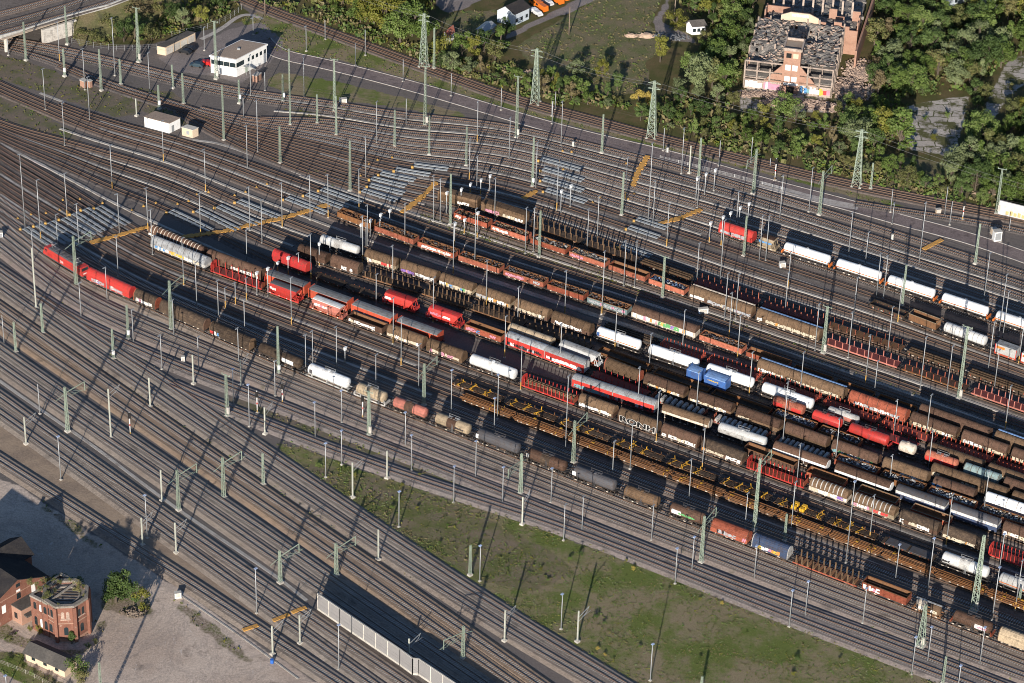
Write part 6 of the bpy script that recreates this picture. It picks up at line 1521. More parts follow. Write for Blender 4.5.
# --- ruin
def ruin():
    A, B = G(743.5, 87.5), G(831, 98); u = (B - A); L = u.length; u.normalize(); v = Vector((-u.y, u.x, 0))
    t = thing('factory_ruin', 'ruined factory with stair tower, bare concrete frame and graffiti-covered front wall', 'ruin', A)
    def P(a, b): return u * a + v * b
    Lx, D, Hh = L, 30.0, 9.6
    tx0, tx1 = L * .43, L * .62
    # plinth wall with graffiti
    m = MB()
    for a, b, z in ((0, tx0, 3.3), (tx1, Lx, 3.4)): p, q = P(a, 0), P(b, 0); m.bar((p.x, p.y, z / 2), (q.x, q.y, z / 2), .5, z)
    m.obj('front_wall', M_RUIN, t)
    m = MB(); r = random.Random(5)
    mats = [gmat(k, SPRAY[k]) for k in 'wpbyrt']
    for a, b, cols in ((.4, 5.8, (0, 0, 0)), (6.2, tx0 - .4, (1, 1, 0)), (tx1 + .6, tx1 + 3.4, (0, 5, 2)), (tx1 + 3.6, Lx - 2.4, (0, 3, 0)), (Lx - 2.6, Lx - .2, (1, 4, 1))):
        x = a
        while x < b - .4:
            w = r.uniform(.5, 1.2); m.cur = r.choice(cols); wall_quads(m, P(0, 0), P(Lx, 0), [(x, min(b, x + w), r.uniform(.5, .9), r.uniform(2.2, 3.1))], out=.26 + .004 * r.randrange(5), t=.02); x += w * .9
    m.obj('graffiti', mats, t)
    # concrete frame
    m = MB(); r = random.Random(3)
    for row, b in enumerate((0, 5, 10, 15, 20, 25, 30)):
        for k in range(8):
            a = Lx * k / 7
            if tx0 - .5 < a < tx1 + .5 and row == 0: continue
            hh = Hh * r.choice((1, 1, 1.05, .8)) + (r.uniform(0, 1.5) if row and r.random() < .5 else 0); p = P(a + r.uniform(-.1, .1), b); m.box((p.x, p.y, hh / 2), (.5, .5, hh), math.atan2(u.y, u.x))
        if row == 0:
            for z in (4.0, 6.4, Hh):
                for a0, a1 in ((0, tx0 - .2), (tx1 + .2, Lx)): p, q = P(a0, b), P(a1, b); m.bar((p.x, p.y, z), (q.x, q.y, z), .4, .45)
    for a in (0, Lx):
        for z in (4.0, Hh):
            for b0 in range(0, 30, 5):
                if r.random() < .7: p, q = P(a, b0), P(a + r.uniform(-.2, .2), b0 + 5); m.bar((p.x, p.y, z), (q.x, q.y, z - (r.uniform(0, 2.5) if r.random() < .3 else 0)), .35, .4)
    m.obj('concrete_frame', M_RUIN, t)
    m = MB(); nx, ny = 34, 32; vs = []; fs = []
    dip = lambda a, b: 2.6 * max(0, math.sin(a * .21 + 1.1) * math.sin(b * .19 + .4)) ** 2
    for j in range(ny + 1):
        for i in range(nx + 1):
            a, b = .2 + (Lx - .4) * i / nx, .3 + 29.4 * j / ny; p = P(a, b + (r.uniform(0, 1.6) if j == 0 else 0)); vs.append((p.x, p.y, Hh + .3 - dip(a, b) + r.uniform(-.3, .35)))
    for j in range(ny):
        for i in range(nx):
            if r.random() < (.30 if j == 0 or i in (0, nx - 1) else .07): continue
            k = j * (nx + 1) + i; fs.append((k, k + 1, k + nx + 2, k + nx + 1))
    m.add(vs, fs)
    for _ in range(260):
        a, b = r.uniform(.5, Lx - .5), r.uniform(1, 29); p = P(a, b); s_ = r.uniform(.2, .9); m.cur = r.choice((0, 1, 1, 2)); d = Vector((r.uniform(-1, 1), r.uniform(-1, 1), r.uniform(-.3, .3))).normalized() * s_
        m.bar((p.x - d.x, p.y - d.y, Hh + .5 - dip(a, b) - d.z), (p.x + d.x, p.y + d.y, Hh + .5 - dip(a, b) + d.z), r.uniform(.2, .7), r.uniform(.15, .4))
    m.obj('broken_roof', [M_ROOFRUIN, M_RUBBLE, M_BOGIE], t)
    m = MB(); q = [P(.2, .6), P(Lx - .2, .6), P(Lx - .2, 29.6), P(.2, 29.6)]; m.poly([(p.x, p.y) for p in q], 4.0, 4.3, bottom=True); m.obj('middle_floor', M_ROOFRUIN, t)
    for (a0, b0, a1, b1) in ((.3, 8, .3, 29.8), (Lx - .3, 6, Lx - .3, 29.8)):
        m = MB(); n_ = 8
        for k in range(n_):
            hh = r.uniform(3.0, 9.0); p, q = P(a0, b0 + (b1 - b0) * k / n_), P(a1, b0 + (b1 - b0) * (k + 1) / n_); m.bar((p.x, p.y, hh / 2), (q.x, q.y, hh / 2), .35, hh)
        m.obj('side_wall', M_BRICKP, t)
    # tower
    m = MB(); q = [P(tx0, -.4), P(tx1, -.4), P(tx1, 6.5), P(tx0, 6.5)]; m.poly([(p.x, p.y) for p in q], 0, 15.0); m.obj('tower', M_BRICKP, t)
    m = MB(); q2 = inset(q, 1.06); k = 4
    for i in range(4): a, b = q2[i], q2[(i + 1) % 4]; m.bar((a.x, a.y, 15.3), (b.x, b.y, 15.3), .45, .9)
    m.obj('tower_parapet', M_RUIN, t)
    w = tx1 - tx0
    for z0, z1 in ((4.2, 5.9), (8.0, 9.9), (12.3, 13.9)):
        for f0, f1 in ((.14, .45), (.55, .86)):
            m = MB(); wall_quads(m, P(tx0, -.4), P(tx1, -.4), [(w * f0, w * f1, z0, z1)]); m.obj('window', M_RENDER if z0 < 12 else (M_BLACK if f0 < .3 else M_BEIGE), t)
    m = MB(); wall_quads(m, P(tx0, -.4), P(tx1, -.4), [(w * .1, w * .95, 2.9, 3.7)]); m.obj('sign_band', M_RENDER, t)
    m = MB(); wall_quads(m, P(tx0, -.4), P(tx1, -.4), [(w * .3, w * .75, 0, 2.3)]); m.obj('door', M_BLACK, t)
    for a0, a1 in ((tx0, tx0 - 6.4), (tx1, tx1 + 6.4)):
        m = MB(); vs = []
        for b in (-.2, .25):
            for a, z in ((a0, 0), (a1, 0), (a1, 2.6), (a0, 9.8)): p = P(a, b); vs.append((p.x, p.y, z))
        m.add(vs, [(0, 1, 2, 3), (7, 6, 5, 4), (2, 6, 7, 3), (1, 5, 6, 2)]); m.obj('sloping_buttress', M_BRICKP, t)
    # rear block with the pale gable
    m = MB(); q = [P(1.5, 31), P(Lx + 4, 31), P(Lx + 4, 40), P(1.5, 40)]
    for i in range(4):
        a, b = q[i], q[(i + 1) % 4]; n_ = 12
        for k in range(n_):
            hh = 9.6 + r.choice((0, .6, 1.2, -1.2, -2.5)); p, e = a + (b - a) * (k / n_), a + (b - a) * ((k + 1) / n_); m.bar((p.x, p.y, hh / 2), (e.x, e.y, hh / 2), .4, hh)
    m.obj('rear_wall', M_BRICKP, t)
    m = MB(); m.poly([(p.x, p.y) for p in inset(q, .95)], 7.2, 7.4)
    for _ in range(90): p = P(r.uniform(2, Lx + 3), r.uniform(32, 39)); m.box((p.x, p.y, 7.6), (r.uniform(.4, 1.8), r.uniform(.3, .9), r.uniform(.2, .7)), r.uniform(0, 3))
    m.obj('rear_roof', M_ROOFRUIN, t)
    m = MB(); vs = []
    for b in (30.5, 30.95):
        for a, z in ((7, 9.6), (19, 9.6), (19, 11.3), (16, 12.6), (10, 12.6), (7, 11.3)): p = P(a, b); vs.append((p.x, p.y, z))
    m.add(vs, [(0, 1, 2, 3, 4, 5), tuple(range(11, 5, -1)), (2, 8, 9, 3), (3, 9, 10, 4), (4, 10, 11, 5), (1, 7, 8, 2), (5, 11, 6, 0)]); m.obj('gable', M_BEIGE, t)
    m = MB(); wall_quads(m, P(0, 30.5), P(Lx, 30.5), [(10.4 + k * .8, 11 + k * .8, 11.3, 12.1) for k in range(7)]); m.obj('gable_sign', M_RENDER, t)
    m = MB()
    for k in range(9):
        p = P(3 + k * (Lx - 2) / 8.0, 44); m.box((p.x, p.y, 6), (.6, .6, 12))
    q = [P(3, 41), P(Lx + 4, 41), P(Lx + 4, 60), P(3, 60)]; m.obj('rear_column', M_RUIN, t)
    m = MB(); m.poly([(p.x, p.y) for p in q], 0, 5.5)
    for _ in range(160): p = P(r.uniform(3, Lx + 4), r.uniform(41, 60)); m.box((p.x, p.y, 5.6), (r.uniform(.4, 2.2), r.uniform(.3, 1.0), r.uniform(.3, 1.2)), r.uniform(0, 3))
    m.obj('rear_hall', M_ROOFRUIN, t)
    m = MB(); a, b = P(Lx + 5, 20), P(Lx + 6.5, 62); m.bar((a.x, a.y, 3.5), (b.x, b.y, 3.5), .6, 7); m.obj('long_side_wall', M_BRICKP, t)
    LANDMARKS.append(('the factory ruin', G(788, 95))); return A, u, v, Lx
RA, RU, RV, RL = ruin()
def heap(name, label, px, rx, ry, h, mat, n, seed, stuff=False, lo=.25, hi=.9):
    r = random.Random(seed); c = G(*px); m = MB()
    k = 14
    m.cyl((0, 0, -.2), (0, 0, h * .55), 1.0, k, .35); m.v = [(x * rx * .85 + r.uniform(-.2, .2), y * ry * .85 + r.uniform(-.2, .2), z) for x, y, z in m.v]
    for i in range(n):
        a, q = r.uniform(0, 6.28), math.sqrt(r.random()); s = r.uniform(lo, hi)
        x, y = rx * q * math.cos(a), ry * q * math.sin(a); z = h * (1 - q) * .7
        d = Vector((r.uniform(-1, 1), r.uniform(-1, 1), r.uniform(-.5, .5))).normalized() * s
        m.bar((x - d.x / 2, y - d.y / 2, z + .1), (x + d.x / 2, y + d.y / 2, z + .1 + abs(d.z)), r.uniform(.2, .6) * s + .1, r.uniform(.15, .5) * s + .05)
    o = m.obj(name, mat); o.location = c
    if stuff: o['kind'] = 'stuff'; o['label'] = label; o['category'] = 'rubble'
    else: tag(o, label, 'heap')
    return o
for i, (px, rx, ry, h, n) in enumerate((((756, 95), 9, 2.2, 1.0, 260), ((797, 104), 12, 3.0, 1.3, 420), ((830, 108), 9, 3.0, 1.2, 260), ((850, 90), 7, 9, 2.2, 380), ((860, 72), 6, 9, 2.0, 300))):
    heap('rubble', 'pale broken masonry spilled around the ruin', px, rx, ry, h, M_RUBBLE, n, 30 + i, stuff=True)
for i, (px, rx, ry, h, lab) in enumerate((((631, 36), 3.2, 2, 1.2, 'small tan spoil heap beside the parked scrap'), ((646, 36), 4.0, 2.4, 1.6, 'larger tan spoil heap beside the parked scrap'), ((533, 72), 5.5, 1.3, .8, 'long pale sand ridge among the bushes'), ((925, 183.5), 3.6, 1.4, .8, 'flat sand heap above the main line'), ((985, 194), 5.0, 1.6, .9, 'long sand heap near the concrete wall'), ((502, 68), 2.6, 1.4, .9, 'pinkish sand heap below the tin shed'))):
    heap('spoil_heap', lab, px, rx, ry, h, paint('spoil_sand', (.50, .36, .26), .95, .25, streak=False), 25, 50 + i, lo=.1, hi=.3)
heap('scrap_heap', 'dark jumble of scrap machinery on the field track', (670, 38), 6, 2.6, 1.6, paint('scrap_grey', (.16, .17, .19), .6, .4), 130, 77)
heap('scrap_heap', 'small heap of dark beams near the brick tower', (134, 613), 3.2, 1.8, .8, paint('scrap_brown', (.18, .14, .11), .8, .4), 40, 78)
# --- houses near the top edge
def house(name, label, cat, px3, h, hr, wall, roof, lm=None, wins=3):
    fp = quad_xy(*[G(x, y) for x, y in px3]); t = thing(name, label, cat, fp[1]); a, b, c, d = local(t, fp)
    m = MB(); m.poly(rel([a, b, c, d], Vector((0, 0, 0))), 0, h); m1, m2 = (a + b) / 2, (c + d) / 2
    m.add([(a.x, a.y, h), (b.x, b.y, h), (m1.x, m1.y, hr)], [(0, 1, 2)]); m.add([(d.x, d.y, h), (c.x, c.y, h), (m2.x, m2.y, hr)], [(2, 1, 0)]); m.obj('wall', wall, t)
    m = MB(); gable(m, a, b, c, d, h, hr, .4); m.obj('roof', roof, t)
    l = (c - b).length
    for k in range(wins):
        m = MB(); u = l * (k + .5) / wins; wall_quads(m, b, c, [(u - .5, u + .5, 1.0, 2.2)]); m.obj('window', M_GLASS, t)
    if lm: LANDMARKS.append((lm, fp[1].copy()))
house('house', 'pale house with dark grey gable roof beside the lane', 'house', [(497, 22), (514, 26), (529, 19)], 4.2, 6.4, M_RENDERL, M_SLATE, 'the pale grey-roofed house')
house('cottage', 'small white cottage among trees left of the ruin', 'cottage', [(686, 32), (692, 35), (705, 34)], 3.0, 4.6, M_RENDER, M_FELT, 'the small white cottage')
house('brick_hut', 'small terracotta roofed hut hidden in bushes', 'hut', [(444, 40), (447, 44.5), (454, 39)], 2.6, 4.0, M_RENDER, M_TERRA, 'the terracotta roofed hut', wins=1)
house('tin_shed', 'grey tin shed with blue sheet below pale house', 'shed', [(477, 36), (486, 39), (495, 32)], 2.4, 3.2, M_STEEL, M_STEEL, wins=0)
house('white_building', 'white rendered building behind the wood at the top edge', 'building', [(981, 10), (990, 12), (1003, 4)], 7, 9, M_RENDER, M_TERRA, 'the white building in the wood')
house('white_building', 'low pale building behind trees left of taller white one', 'building', [(942, 6), (950, 7), (972, 0)], 4, 5, M_RENDERL, M_FELT, wins=2)
# --- cars
def car(px, py, rz, col, label, van=False):
    p = G(px, py); t = thing('parked_car' if not van else 'parked_van', label, 'car' if not van else 'van', p, rz)
    Lc, Wc, Hc = (4.4, 1.8, 1.45) if not van else (5.6, 2.0, 2.3)
    m = MB()
    pr = [(-2.2, .35), (2.2, .35), (2.2, .8), (1.2, .95), (.7, 1.42), (-1.2, 1.45), (-1.9, 1.0), (-2.2, .95)] if not van else [(-2.8, .4), (2.8, .4), (2.8, 1.1), (2.1, 1.3), (1.5, 2.2), (-2.8, 2.3)]
    n = len(pr); vs = []
    for y, f in ((-Wc / 2, 1), (Wc / 2, 1)):
        for x, z in pr: vs.append((x, y * (1 if z < 1.05 else .88), z))
    m.add(vs, [tuple(range(n - 1, -1, -1))[::-1], tuple(range(2 * n - 1, n - 1, -1))] + [(i, n + i, n + (i + 1) % n, (i + 1) % n) for i in range(n)])
    m.obj('body', col, t)
    m = MB()
    if not van:
        for s in (-1, 1): m.add([(-1.75, s * .85, 1.0), (1.05, s * .85, 1.0), (.6, s * .81, 1.36), (-1.15, s * .81, 1.38)], [(0, 1, 2, 3)])
        m.add([(1.22, -.8, .99), (1.22, .8, .99), (.74, .75, 1.4), (.74, -.75, 1.4)], [(0, 1, 2, 3)])
    else:
        for s in (-1, 1): m.add([(.6, s * .95, 1.35), (1.9, s * .95, 1.35), (1.5, s * .92, 2.0), (.6, s * .92, 2.0)], [(0, 1, 2, 3)])
        m.add([(2.06, -.85, 1.4), (2.06, .85, 1.4), (1.62, .8, 2.1), (1.62, -.8, 2.1)], [(0, 1, 2, 3)])
    m.obj('window', M_GLASS, t)
    for x in (-Lc * .3, Lc * .3):
        for y in (-Wc / 2, Wc / 2): m = MB(); m.cyl((x, y - .1, .33), (x, y + .1, .33), .33, 12); m.obj('wheel', M_BLACK, t)
CB = paint('car_black', (.02, .022, .026), .25, .05, amount=.1); CR = paint('car_red', (.5, .02, .02), .3, .05, amount=.1); CW = paint('car_white', (.75, .75, .75), .35, .05, amount=.1); CO = paint('van_orange', (.75, .18, .02), .35, .05, amount=.1)
car(185.3, 53, 2.7, CB, 'black car parked by the garage, front of two'); car(189.3, 50, 2.7, CB, 'black car parked nearest the garage doors'); car(197, 66.5, 2.9, paint('car_slate', (.03, .05, .065), .25, .05, amount=.1), 'dark slate car parked at the signal box wall'); car(207, 64.5, 2.6, CR, 'red car parked against the signal box')
for i, (x, y, c, lab, van) in enumerate(((536, 5.5, CO, 'orange van parked first along the lane', True), (541, 9.5, CO, 'orange van parked with white ladder load', True), (548, 4, CW, 'white car parked between orange vans', False), (557, 2, CO, 'orange van parked farther up the lane', True), (534, 12, CW, 'white car parked nearest the pale house', False), (537, 14.5, CW, 'white car parked at the lane edge', False), (564, -1, CO, 'orange car parked last up the lane', False))): car(x, y, 2.2, c, lab, van)
p = G(272, 663); q = MB(); q.cyl((0, 0, 0), (0, 0, 1.0), .42, 12); q.cyl((0, 0, 1.0), (0, 0, 1.05), .44, 12); o = q.obj('barrel', paint('barrel_blue', (.03, .14, .5), .5)); o.location = p; tag(o, 'bright blue barrel below a pale post at the lot edge', 'barrel')
# --- playground hut corner, fences
def fence(name, label, pts, h, mat, step=2.5, mesh=True):
    P = smooth_path([G(x, y) for x, y in pts], step, step); o = P[0]; t = thing(name, label, 'fence', (o[0], o[1], 0))
    m, w = MB(), MB()
    for i, p in enumerate(P):
        m.bar((p[0] - o[0], p[1] - o[1], 0), (p[0] - o[0], p[1] - o[1], h), .07)
        if i:
            q = P[i - 1]
            for z in (h * .33, h * .66, h - .05): w.bar((q[0] - o[0], q[1] - o[1], z), (p[0] - o[0], p[1] - o[1], z), .025)
    m.obj('post', mat, t); w.obj('wire', mat, t)
fence('wire_fence', 'wire fence along the bushes behind the upper main tracks', [(72, 44), (110, 50), (150, 50), (172, 48)], 2.0, M_STEEL)
fence('wire_fence', 'wire fence curving along the footpath by the wood', [(172, 37), (205, 30), (232, 18), (243, 8)], 2.0, M_STEEL)
fence('railing', 'pale railing bordering the lane in front of the shed', [(-20, 658), (0, 664), (30, 676), (60, 692), (80, 704)], 1.3, M_CONC)
fence('wire_fence', 'low wire fence between road and shunting tracks', [(660, 158), (700, 168.5), (751, 181.5), (790, 192)], 1.0, M_WHITE, 3)
# --- yellow crossing boards
CROSS = [([(91, 243.5), (120, 236), (150, 227)], 'yellow boarded crossing left of the grey covered wagon'), ([(183, 238), (225, 232), (250, 226), (290, 217), (330, 205)], 'long yellow boarded crossing above the red stake wagon'), ([(402, 213), (413, 205), (425, 195), (437, 182)], 'yellow boarded crossing left of the tan wagon with red end'),
         ([(524, 199), (531, 195), (538, 191)], 'short yellow crossing near the green mast'), ([(633, 187), (637, 175), (643, 165), (648, 156)], 'yellow boarded crossing climbing towards the road'), ([(658, 225), (680, 219), (702, 210)], 'yellow boarded crossing left of the red tarpaulin wagon'), ([(924, 250), (943, 240)], 'straight yellow crossing beside the road at right'),
         ([(244, 631.5), (252, 629), (259, 626.5)], 'orange crossing boards on the single track by the dirt lot'), ([(274, 622), (283, 618.5), (291, 615)], 'orange crossing boards left of the noise barrier, lower pair'), ([(293, 614), (300, 611), (309, 608.5)], 'orange crossing boards left of the noise barrier, upper pair')]
for pts, lab in CROSS:
    P = smooth_path([G(x, y) for x, y in pts], .55, 1.2); o = P[0]; m = MB(); r = random.Random(len(lab))
    for i in range(len(P) - 1):
        d = P[i + 1] - P[i]; a = math.atan2(d[1], d[0]); ww = 1.05 if 'orange' in lab else 1.3 if 'straight' in lab else r.choice((.9, 1.3, 1.5, 2.0))
        m.box((P[i][0] - o[0], P[i][1] - o[1], .36 if 'orange' not in lab else .52), (.5, ww, .26), a)
    q = m.obj('crossing_boards', M_CROSS); q.location = (o[0], o[1], 0); tag(q, lab, 'crossing')
# --- retarders
def retarder(T, x0, x1, label):
    s0, s1 = t_at(T, x0), t_at(T, x1); n = max(2, int((s1 - s0) / 1.5)); pts = [t_pt(T, s0 + (s1 - s0) * k / n) for k in range(n + 1)]; o = pts[0]
    t = thing('rail_retarder', label, 'retarder', (o[0], o[1], T.zr - .1), 0, 'grey rail brakes on the yard tracks')
    m = MB(); mm = MB()
    for i in range(n):
        d = pts[i + 1] - pts[i]; d = d / np.linalg.norm(d); nr = np.array([-d[1], d[0]])
        for off in (-.98, -.56, .56, .98):
            a, b = pts[i] - o + nr * off, pts[i + 1] - o + nr * off; m.bar((*a, .12), (*b, .12), .2, .3)
        if i % 2 == 0: a = pts[i] - o; mm.box((a[0], a[1], .05), (.3, 2.9, .16), math.atan2(d[1], d[0]))
    m.obj('brake_beam', paint('brake_steel', (.34, .365, .385), .45, .2, amount=.25, metal=.3, rand=.05), t); mm.obj('cross_tie', M_STEEL, t)
    a = pts[0] - o; q = MB(); d = pts[1] - pts[0]; d = d / np.linalg.norm(d); nr = np.array([-d[1], d[0]]); e = -nr * 1.9; q.box((e[0], e[1], .35), (.7, .5, .7)); q.obj('motor_box', M_YELLOW, t)
def at_y(T, y):
    for x in range(20, 760):
        yy = float(np.interp(x, T.px[:, 0], T.px[:, 1]))
        if yy >= y: return x
    return 100
gi = 0
for ks, ys, dx, where in ((('T15', 'T16', 'B', 'C', 'D', 'E', 'F'), (229, 226, 223, 219, 214, 210, 208), 29, 'left of the grey covered wagon'), (('G', 'Hi', 'I', 'M', 'N', 'N1', 'N2'), (212, 211, 207, 202, 199, 195, 190), 40, 'left of the long crossing'), (('Q', 'R', 'r1', 'r2', 'V', 'v1'), (191, 186, 179, 174, 170, 166), 34, 'by the red-ended tan wagon'), (('w2', 'w1', 'W', 'v1'), (160, 170, 180, 191), 40, 'above the rusty posts'), (('r1', 'V', 'v1'), (247, 228, 220), 30, 'left of the red tarpaulin wagon')):
    for i, (k, y) in enumerate(zip(ks, ys)):
        x = at_y(TR[k], y); retarder(TR[k], x, x + dx, 'grey rail retarder %s, %s of %d from front' % (where, ORD[i], len(ks)))
# ------------------------------------------------------------------ masts
# zoomed readings: tile origin, then kind, x, top, base  (5.942 zoomed pixels to one picture pixel)
MAST = {
 (0, 0): "C 155 130 360;L 50 230 330;Y 355 130 365;C 400 40 265;C 385 290 455;L 505 290 535;L 533 460 712;C 602 292 540;L 683 105 450;C 718 350 505;K 825 45 370;L 890 315 555;C 946 505 650;H 812 585 690;L 270 410 655;L 385 615 867",
 (170, 0): "C 17 385 525;C 80 435 620;K 275 125 470;L 205 165 300;L 495 105 205;L 480 330 570;G 320 505 836;C 412 470 615;h 437 580 702;W 565 -40 95;L 810 155 305;h 922 115 235;G 715 240 745;L 797 335 580;C 672 440 605;h 565 430 540;C 875 560 736;K 978 350 665;C 988 570 806",
 (170, 113): "L 522 -75 235;L 460 75 330;C 655 80 300;Y 212 215 470;Y 183 480 736;L 475 440 701;L 547 520 776;Y 667 415 680;L 833 370 635;Y 940 365 625",
 (0, 113): "Y 972 50 290;Y 668 195 455;L 150 245 686;Y 243 400 755;Y 400 360 625;L 470 540 801;L 345 605 806;L 710 480 720;Y 880 445 700;L 907 575 846",
 (0, 226): "L 703 60 300;L 200 25 215;H 215 130 490;C 255 465 640;C 95 575 752;h 25 530 702;A 453 60 355;L 482 340 540;L 637 245 440;C 763 470 675;L 793 500 695;A 1018 325 618;L 1034 440 655",
 (0, 340): "C 675 -60 115;L 962 -30 175;h 237 260 440;A 403 280 545;a 155 458 620;a 660 290 585;X 775 430 565;H 893 225 400;L 362 575 832",
 (170, 340): "H 140 95 262;L 172 -15 190;L 408 -72 130;a 422 110 272;K 340 205 455;L 378 175 385;L 472 265 515;X 519 305 435;a 565 400 560;C 645 -82 205;L 625 130 335;X 668 255 375;L 863 370 580;L 807 -32 195;L 848 -55 145;L 990 -80 190;L 925 615 817",
 (340, 340): "L 10 300 492;L 10 540 742;L 388 430 630;L 425 565 777;K 172 305 570;X 135 330 465;L 213 90 300;L 467 30 295;Y 363 -130 155;Y 316 -250 25;A 498 140 390;L 660 180 470;L 935 205 470;L 915 345 565;Y 978 -137 105;L 805 600 817;S 30 50 135",
 (340, 454): "a 75 50 260;H 280 -22 145;L 675 75 290;L 965 80 290;L 350 225 435;H 228 455 630;C 772 545 722;L 830 545 757",
 (170, 454): "A 52 95 335;a 37 415 590;A 320 20 260;C 555 2 185;A 655 575 767;A 988 530 727;L 515 682 947",
 (0, 454): "a 848 375 545;L 875 245 500;H 963 95 280",
 (170, 568): "a 610 340 515;a 772 275 450;L 1003 340 605",
 (0, 568): "C 608 560 858;L 40 640 720",
 (340, 568): "a 410 420 515;A 730 345 540;a 977 255 435",
 (510, 568): "L 303 155 365;a 400 262 440;L 833 455 670;L 980 -117 95",
 (510, 454): "A 62 3 237;L 243 85 290;a 72 255 420;L 427 255 455;L 318 305 515;L 840 305 515;L 607 -72 150;L 713 -175 90;A 375 -200 55",
 (510, 340): "L 328 215 670;Y 63 40 300;Y 297 -97 165;Y 868 310 605;Y 758 160 410;L 826 -33 178;Y 622 -177 64",
 (680, 340): "Y 95 190 440;Y 410 75 330;Y 340 -143 113;Y 712 75 330;L 605 250 660;Y 920 465 752;Y 130 525 780;K 850 -200 82",
 (850, 340): "Y 90 -30 260;L 143 130 325;L -12 -166 107;L 222 -192 85;L 415 -15 300;L 575 40 315;K 645 -80 350;L 820 -105 178;L 855 60 300;Y 1000 -120 145;Y 450 330 595;L 258 355 570;Y 920 275 535;L 465 540 767",
 (850, 454): "L 232 5 195;Y 570 245 545;Y 790 100 370;Y 115 245 515;L 460 500 822;L 265 540 785;B 735 485 935;L 885 475 702;Y 980 636 930;L 843 675 990;C 1002 800 900",
 (850, 568): "L 75 120 330;L 365 410 635;L 460 350 560;B 418 220 470;L 770 355 575;C 550 530 690;L 640 580 720",
 (680, 454): "A 440 25 455;L 50 30 305;L 385 235 445;C 620 350 520;L 660 170 440;L 690 -60 210;L 985 165 650;A 125 370 645;L 70 495 697;L 440 545 745",
 (680, 568): "L 648 135 350;L 743 80 290;C 125 645 740",
 (680, 226): "L 97 105 355;L 238 -30 325;C 378 -60 180;L 470 -58 207;L 508 -58 210;Y 640 155 370;L 622 280 530;Y 290 395 665;L 263 285 565;L 330 290 555;L 800 465 747;L 12 505 757;L 1000 -80 180",
 (850, 226): "L 410 -140 220;C 743 -8 226;L 90 40 230;L 155 165 430;L 198 175 430;C 308 235 475;Y 283 310 575;L 15 310 590;L 795 165 440;L 882 290 660;L 905 395 675",
 (510, 113): "K 38 -220 147;L 303 -70 195;h 250 -70 65;C 545 10 240;h 910 85 225;C 133 145 440;L 153 180 445;Y 277 320 580;S 300 465 595;S 357 435 560;L 517 495 756;L 457 570 826;C 663 350 610;Y 685 270 515;L 820 150 650;L 848 400 665;Y 930 545 796;L 1018 90 360;L 90 565 836;L 138 565 826;C 173 585 856",
 (510, 226): "L 675 85 360;L 740 90 365;Z 905 180 430;Y 545 150 525;Y 325 265 525;L 45 365 580",
 (340, 113): "C 60 165 465;Y 113 335 585;L 153 140 390;L 218 -66 180;C 325 -20 200;h 393 -85 65;K 505 -280 75;C 530 20 250;C 750 90 315;Y 768 155 400;L 812 260 460;Y 815 -70 175;L 1005 30 275;S 888 375 490;S 835 400 490;S 773 425 480;L 918 385 640;S 718 455 570;S 632 475 600;C 655 360 665;L 595 390 650;L 555 370 645;L 163 545 790;S 295 580 655;S 240 605 700;S 180 640 730;S 125 665 780;Y 385 540 781;S 738 635 720;Y 800 572 926;S 680 660 790;S 815 595 745",
 (340, 226): "Y 237 -40 60;L 155 -40 130;Y 135 -60 220;L 313 115 375;L 215 290 485;Y 553 310 575;Y 672 -20 290;Y 868 205 485",
 (340, 0): "C 558 160 410;h 92 255 390;h 150 175 330;h 375 345 485;h 660 430 570;h 957 515 655",
 (170, 226): "Y 82 75 355;L 160 220 485;Y 330 370 495;Y 390 335 470;Y 455 310 445;S 517 280 412;L 290 325 590;L 457 25 215;S 583 255 420;S 640 220 275;S 703 190 298;Y 765 160 290;Y 838 50 325;Y 722 310 590;S 888 105 240;S 950 75 180;L 445 440 655;A 8 330 640;L 412 605 790;L 590 170 425",
 (680, 113): "L 8 105 360;H 55 190 360;C 110 150 385;h 230 165 315;S 93 390 520;S 145 365 490;S 200 340 465;L 102 380 565;h 420 145 295;A 435 215 480;X 563 270 400;L 592 370 630;L 765 330 588;A 828 345 605;L 335 470 658;S 295 595 665;S 350 565 650;S 402 540 640;S 243 620 790;S 173 655 770;h 535 268 320",
 (850, 113): "h 240 445 590;h 562 440 605;h 592 520 665;X 668 520 635;K 870 330 600;C 122 300 455;L 250 535 660;h 945 625 700",
 (510, 0): "W 350 40 208;W 978 -20 85;h 268 540 655;h 248 600 690"}
TOWERS = {(340, 0): "497 80 395", (510, 0): "150 290 615", (510, 113): "840 -190 145", (850, 113): "37 98 435"}

